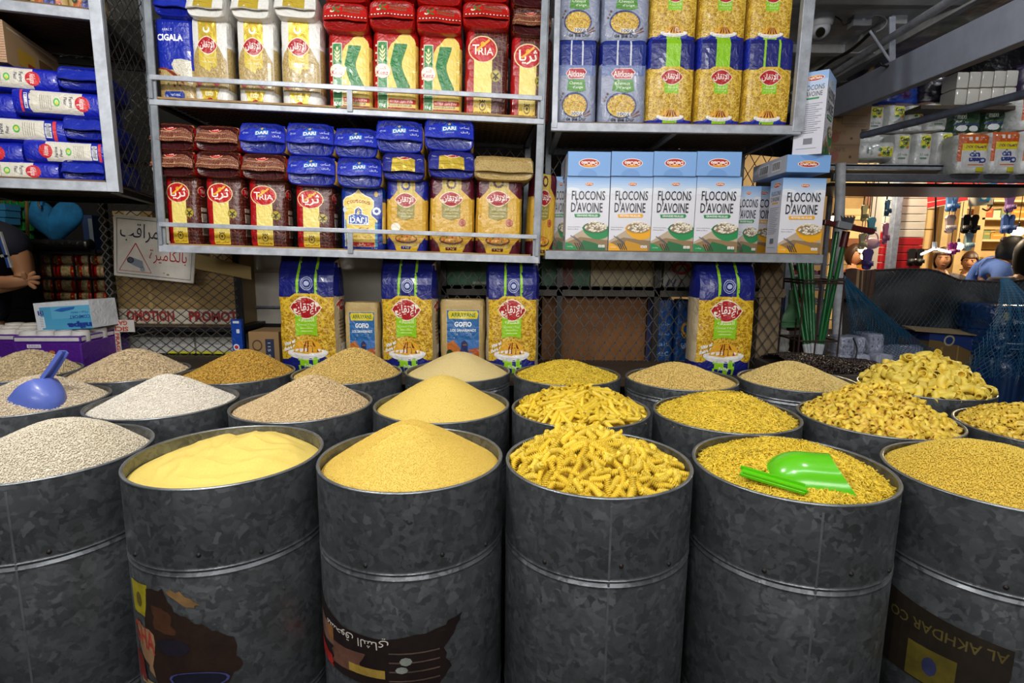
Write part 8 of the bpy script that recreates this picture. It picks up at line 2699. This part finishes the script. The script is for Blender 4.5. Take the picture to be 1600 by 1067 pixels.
MB().sphere((0, 0, -.03), (.075, .03, .05), 16, 10).obj('bag_body', mat('pink_bag', '#d3aac4', .5), bag_, smooth=True)
MB().tube([(0, 0, .06), (0, 0, 2.45 - hb.z)], .0035, 5).obj('cord', cable, bag_)
MB().tube([(.05 * math.cos(t), 0, .07 * math.sin(t)) for t in [PI * k / 10 for k in range(11)]], .007, 6).obj('bag_strap', mat('pink_bag', '#d3aac4', .5), bag_, smooth=True)
# bucket
bk = P(1532, 321, 4.9)
bu = thing('bucket', 'white plastic bucket with blue rim hanging under the red fascia', 'bucket', TRS(bk.x, bk.y, bk.z, 0, (1, 1, 1), 0, -.08))
rb, hb_ = .095, .17
MB().lathe([(0, 0), (rb * .84, 0), (rb, hb_), (rb * .95, hb_), (rb * .8, .008), (0, .008)], 28).obj('bucket_body', mat('bucket_white', '#c4beb0', .45), bu, smooth=50)
MB().lathe([(rb + .004, hb_ - .012), (rb + .008, hb_ - .012), (rb + .008, hb_ + .006), (rb - .002, hb_ + .006)], 28, closed=True).obj('bucket_rim', mat('bucket_blue', '#3c6ea8', .45), bu, smooth=50)
MB().tube([(-rb * .8 * math.cos(t), -.05, hb_ + .075 * math.sin(t)) for t in [PI * k / 12 for k in range(13)]], .005, 6).obj('bucket_handle', mat('bucket_blue', '#3c6ea8', .45), bu, smooth=True)
put_print('bucket_label', [rect(0, 0, 1, 1, '#2c86b8'), ell(0.4, 0.6, 0.3, 0.3, '#e0d9c8', 12), ell(0.7, 0.4, 0.2, 0.2, '#d8b85a', 10)], lambda u, v, o: Vector(((rb * .93 + o + .001) * math.cos(-2.35 + 0.85 * u), (rb * .93 + o + .001) * math.sin(-2.35 + .85 * u), hb_ * (.8 - .6 * v))), bu, (6, 1))
wirepath([(1549, 290), (1552, 310), (1549, 322), (1543, 329), (1535, 326)], 4.9, .006, 'cable', 'black cable curling beside the white bucket')
# lamps of the stall
led = thing('zigzag_lamp', 'white folded LED tube lamp hanging on a dark cable', 'lamp', TRS(*P(1461, 388, 4.9)))
ol = P(1461, 388, 4.9)
MB().tube([P(1440, 397, 4.8) - ol, P(1461, 388, 4.9) - ol, P(1485, 394, 4.9) - ol], .009, 8).obj('tube', mat('led_tube', '#ffffff', .4, emit=('#f4f7ff', 14)), led)
MB().tube([Vector((0, 0, 3.3 - ol.z)), P(1462, 286, 4.9) - ol, P(1462, 320, 4.9) - ol, P(1460, 380, 4.9) - ol], .007, 6).obj('cable', cable, led)
MB().tube([P(1460, 378, 4.9) - ol, P(1460, 389, 4.9) - ol], [.016, .02], 10).obj('lamp_holder', wgrip, led)
for k, (px, py, Y, e, r_) in enumerate(((1497, 385, 6.0, 30, .05), (1590, 362, 5.6, 30, .055), (1351, 401, 5.4, 30, .035), (1302, 342, 4.7, 16, .03), (1348, 390, 5.6, 20, .04))):
    pb = P(px, py, Y)
    b_ = thing('light_bulb', 'glowing bulb in the market stall, %s' % ('behind the zigzag lamp', 'at the right edge under the blue sandals', 'above the woman in red', 'just left of the white pole', 'behind the purple slipper')[k], 'lamp', TRS(*pb), 'glowing bulbs of the market stall')
    MB().sphere((0, 0, 0), (r_, r_, r_ * .85), 14, 8).obj('glass', mat('bulb_glow', '#fff2d8', .4, emit=('#ffe2b0', 12)), b_, smooth=True)
    MB().tube([(0, 0, r_ * .8), (0, 0, r_ * 1.6), (0, 0, r_ * 1.7), (0, 0, 3.3 - pb.z)], [.015, .012, .0035, .0035], 8).obj('socket', cable, b_)
# far left of the opening: display of slippers behind the brooms
YD = 4.05
dsp = thing('display_stand', 'pale metal display stand of small goods behind the brooms', 'stand', TRS(XP(1250, 450, YD), YD, 0))
xo = XP(1250, 450, YD)
for px in (1203, 1222, 1283, 1296):
    MB().box(XP(px, 450, YD) - xo - .012, XP(px, 450, YD) - xo + .012, -.02, .01, 0, 1.75).obj('upright', steel('pale_stand', '#9a9ca6', .4, .3), dsp)
for py in (412, 431, 452, 474, 498, 524):
    z = ZP(1250, py, YD)
    MB().box(XP(1200, py, YD) - xo, XP(1300, py, YD) - xo, 0, .3, z - .01, z).obj('shelf_board', steel('pale_stand', '#9a9ca6', .4, .3), dsp)
MB().box(XP(1198, 450, YD) - xo, XP(1302, 450, YD) - xo, .3, .32, 0, 1.9).obj('back_panel', mat('stand_back', '#3a3236', .8), dsp)
pl2 = ['#b9849a', '#a9a3a8', '#c9bcc4', '#7a5a78', '#8f8790', '#b04a4a', '#d0c4cc', '#9a6a8c']
cnt = 0
small = MB().sphere((0, 0, 0), (.5, .5, .5), 10, 6)
for py in (412, 431, 452, 474, 498):
    z = ZP(1250, py, YD)
    for k in range(9):
        a = XP(1204 + 10.6 * k, py, YD)
        cnl = pl2[(cnt * 5 + k) % 8]
        cnt += 1
        r = thing('soft_shoe', 'small %s soft shoe on the display stand behind the brooms' % {'#b9849a': 'pink', '#a9a3a8': 'grey', '#c9bcc4': 'pale lilac', '#7a5a78': 'plum', '#8f8790': 'mid grey', '#b04a4a': 'red', '#d0c4cc': 'off-white', '#9a6a8c': 'mauve'}[cnl], 'shoe', TRS(a, YD + .06, z), 'soft shoes on the display stand')
        MB().sphere((0, 0, .02), (.02, .05, .022), 10, 6).obj('upper', mat('shoe_' + cnl[1:], cnl, .7), r, smooth=True)
        MB().box(-.02, .02, -.05, .05, 0, .008).obj('sole', mat('shoe_sole', '#d0ccc8', .6), r)

# ---- people in the market
hair_b, hair_k = mat('brown_hair', '#3a2114', .5), mat('black_hair', '#15110f', .5)
jeans = mat('dark_jeans', '#23283a', .9)
figure('woman with brown hair and red top seen over the shade cloth at left', stand(1333, 402, 6.6, None, 1.2), hair_b, mat('red_top', '#b3262c', .8, var=(30, .3)), jeans, 0.3, 'short', hair_low=.75)
j = stand(1371, 396, 6.9, None, -.5)
p_, _, K2, o2 = figure('person in a straw hat behind the purple slipper', j, hair_b, mat('mustard_top', '#b98a2a', .8), jeans, 0.0, 'short')
hm_ = K2['skull'] + Vector((0, 0, .10))
MB().lathe([(0, .1), (.05, .1), (.085, .07), (.095, .0), (.17, -.015), (.17, -.02), (.09, -.008), (0, .06)], 24, tuple(hm_)).obj('hat', mat('straw_hat', '#b99a70', .8), p_, smooth=50)
p_, _, K2, o2 = figure('smiling woman with a pale headband facing the camera beyond the shade cloth', stand(1471, 409, 6.2, None, .1), hair_b, mat('dark_print_top', '#3a3440', .8), jeans, -0.6, 'long', hair_low=.7)
hq = K2['skull'] + Vector((0, -.015, .105))
MB().tube([hq + Vector((.083 * math.cos(t), .1 * math.sin(t), .04)) for t in [2 * PI * k / 20 for k in range(21)]], .012, 8).obj('headband', mat('cream_band', '#cfc4b0', .7), p_, smooth=True)
figure('man with dark hair facing the camera beyond the shade cloth', stand(1513, 413, 6.9, None, -.1), hair_b, mat('black_top', '#1c1b20', .8), jeans, -0.7, 'long', hair_low=.42)
j = stand(1577, 398, 4.7, None, .9)
j.update(collar=P(1564, 414, 4.72), neck=P(1570, 408, 4.7), chest=P(1549, 438, 4.78), shL=P(1566, 428, 4.52), shR=P(1536, 414, 4.95), elL=P(1560, 462, 4.45), elR=P(1516, 440, 5.0), waist=P(1546, 462, 4.75))
figure('man in a blue shirt bending away behind the shade cloth', j, hair_k, mat('blue_shirt_cloth', '#3c5ea8', .85, bump=(20, .3, .01)), jeans, 1.0, 'long', hair_low=.6)
figure('person with long dark hair at the right edge beyond the shade cloth', stand(1608, 404, 3.9, None, 2.6), hair_k, mat('navy_top', '#1f2440', .85), jeans, 0.4, 'long', hair_low=.85, hair_back=1.5)

# ------------------------------------------------------------------ scoops
BIAS = .75
blue_pl = mat('blue_scoop_plastic', '#5d70c4', .35, 0, .15)
scp = thing('scoop', 'blue plastic scoop standing in the cream rice at left', 'scoop', Matrix.Identity(4))


def scoop_bowl(a, b, L, th=.003, n=24, k=14, bias=.75):
    """half-open scoop: back end rounded, front cut on the bias; axis +x is the mouth"""
    mb = MB()
    def f(u, v, g):
        t = v
        ang = PI * (-.06 + 1.12 * u)
        rr = (1 - (1 - min(1, t / .42)) ** 2.2) ** .5 if t < .42 else 1 + .04 * (t - .42)
        x = L * t * (1 - bias * max(0, math.sin(ang)) * max(0, t - .3))
        return Vector((x, (a - g) * rr * math.cos(ang), (b - g) * rr * math.sin(ang)))
    mb.grid(lambda u, v: f(u, v, 0), n, k)
    mb.grid(lambda u, v: f(1 - u, v, th), n, k)
    for i in range(n):
        p, q_ = f(i / n, 1, 0), f((i + 1) / n, 1, 0)
        p2, q2 = f(i / n, 1, th), f((i + 1) / n, 1, th)
        mb.add([p, q_, q2, p2], [(0, 1, 2, 3)])
    for j in range(k):
        for u in (0, 1):
            p, q_, p2, q2 = f(u, j / k, 0), f(u, (j + 1) / k, 0), f(u, j / k, th), f(u, (j + 1) / k, th)
            mb.add([p, q_, q2, p2], [(0, 1, 2, 3)])
    return mb


def axes(o, ax, solid):
    ax = Vector(ax).normalized()
    s = Vector(solid)
    s = (s - ax * s.dot(ax)).normalized()
    y = s.cross(ax)
    return Matrix(((ax.x, y.x, s.x, o.x), (ax.y, y.y, s.y, o.y), (ax.z, y.z, s.z, o.z), (0, 0, 0, 1)))


def channel_handle(mb, L, w, z0, lift=0.0):
    n = 10
    for side in (0,):
        for i in range(n):
            a, b = i / n, (i + 1) / n
            for (x0, x1) in ((a, b),):
                wa, wb = w * (1 - .25 * a), w * (1 - .25 * b)
                za, zb = z0 + lift * a * a, z0 + lift * b * b
                mb.hexa([(-L * x0 + .008, -wa / 2, za), (-L * x1 + .008, -wb / 2, zb), (-L * x1 + .008, wb / 2, zb), (-L * x0 + .008, wa / 2, za), (-L * x0 + .008, -wa / 2, za + .004), (-L * x1 + .008, -wb / 2, zb + .004), (-L * x1 + .008, wb / 2, zb + .004), (-L * x0 + .008, wa / 2, za + .004)])
                for sg in (-1, 1):
                    mb.hexa([(-L * x0 + .008, sg * wa / 2 - .0015, za), (-L * x1 + .008, sg * wb / 2 - .0015, zb), (-L * x1 + .008, sg * wb / 2 + .0015, zb), (-L * x0 + .008, sg * wa / 2 + .0015, za), (-L * x0 + .008, sg * wa / 2 - .0015, za + .011), (-L * x1 + .008, sg * wb / 2 - .0015, zb + .011), (-L * x1 + .008, sg * wb / 2 + .0015, zb + .011), (-L * x0 + .008, sg * wa / 2 + .0015, za + .011)])


scp.matrix_world = axes(P(77, 590, 1.37), (-.62, -.05, -.78), (1, -.22, -.3))
scoop_bowl(.052, .075, .14).obj('bowl', blue_pl, scp, smooth=60, weld=True)
mb = MB()
channel_handle(mb, .085, .022, -.012, -.004)
mb.obj('handle', blue_pl, scp)
green_pl = mat('lime_scoop_plastic', '#5fc414', .22, 0, .4)
gM = axes(Vector((.448, .945, .838)), (.97, -.16, -.05), (.05, -.25, 1))
gsc = thing('scoop', 'lime green plastic scoop lying face down on the broken vermicelli', 'scoop', gM)
scoop_bowl(.056, .068, .165, bias=.5).obj('bowl', green_pl, gsc, smooth=60, weld=True)
gi = gM.inverted()
a, b = gi @ Vector((.492, .868, .858)), gi @ Vector((.408, .928, .866))
MB().bar(a, b, .022, .005).bar(a + Vector((0, .009, .004)), b + Vector((0, .009, .004)), .003, .007).bar(a + Vector((0, -.009, .004)), b + Vector((0, -.009, .004)), .003, .007).obj('handle', green_pl, gsc, bevel=.001)
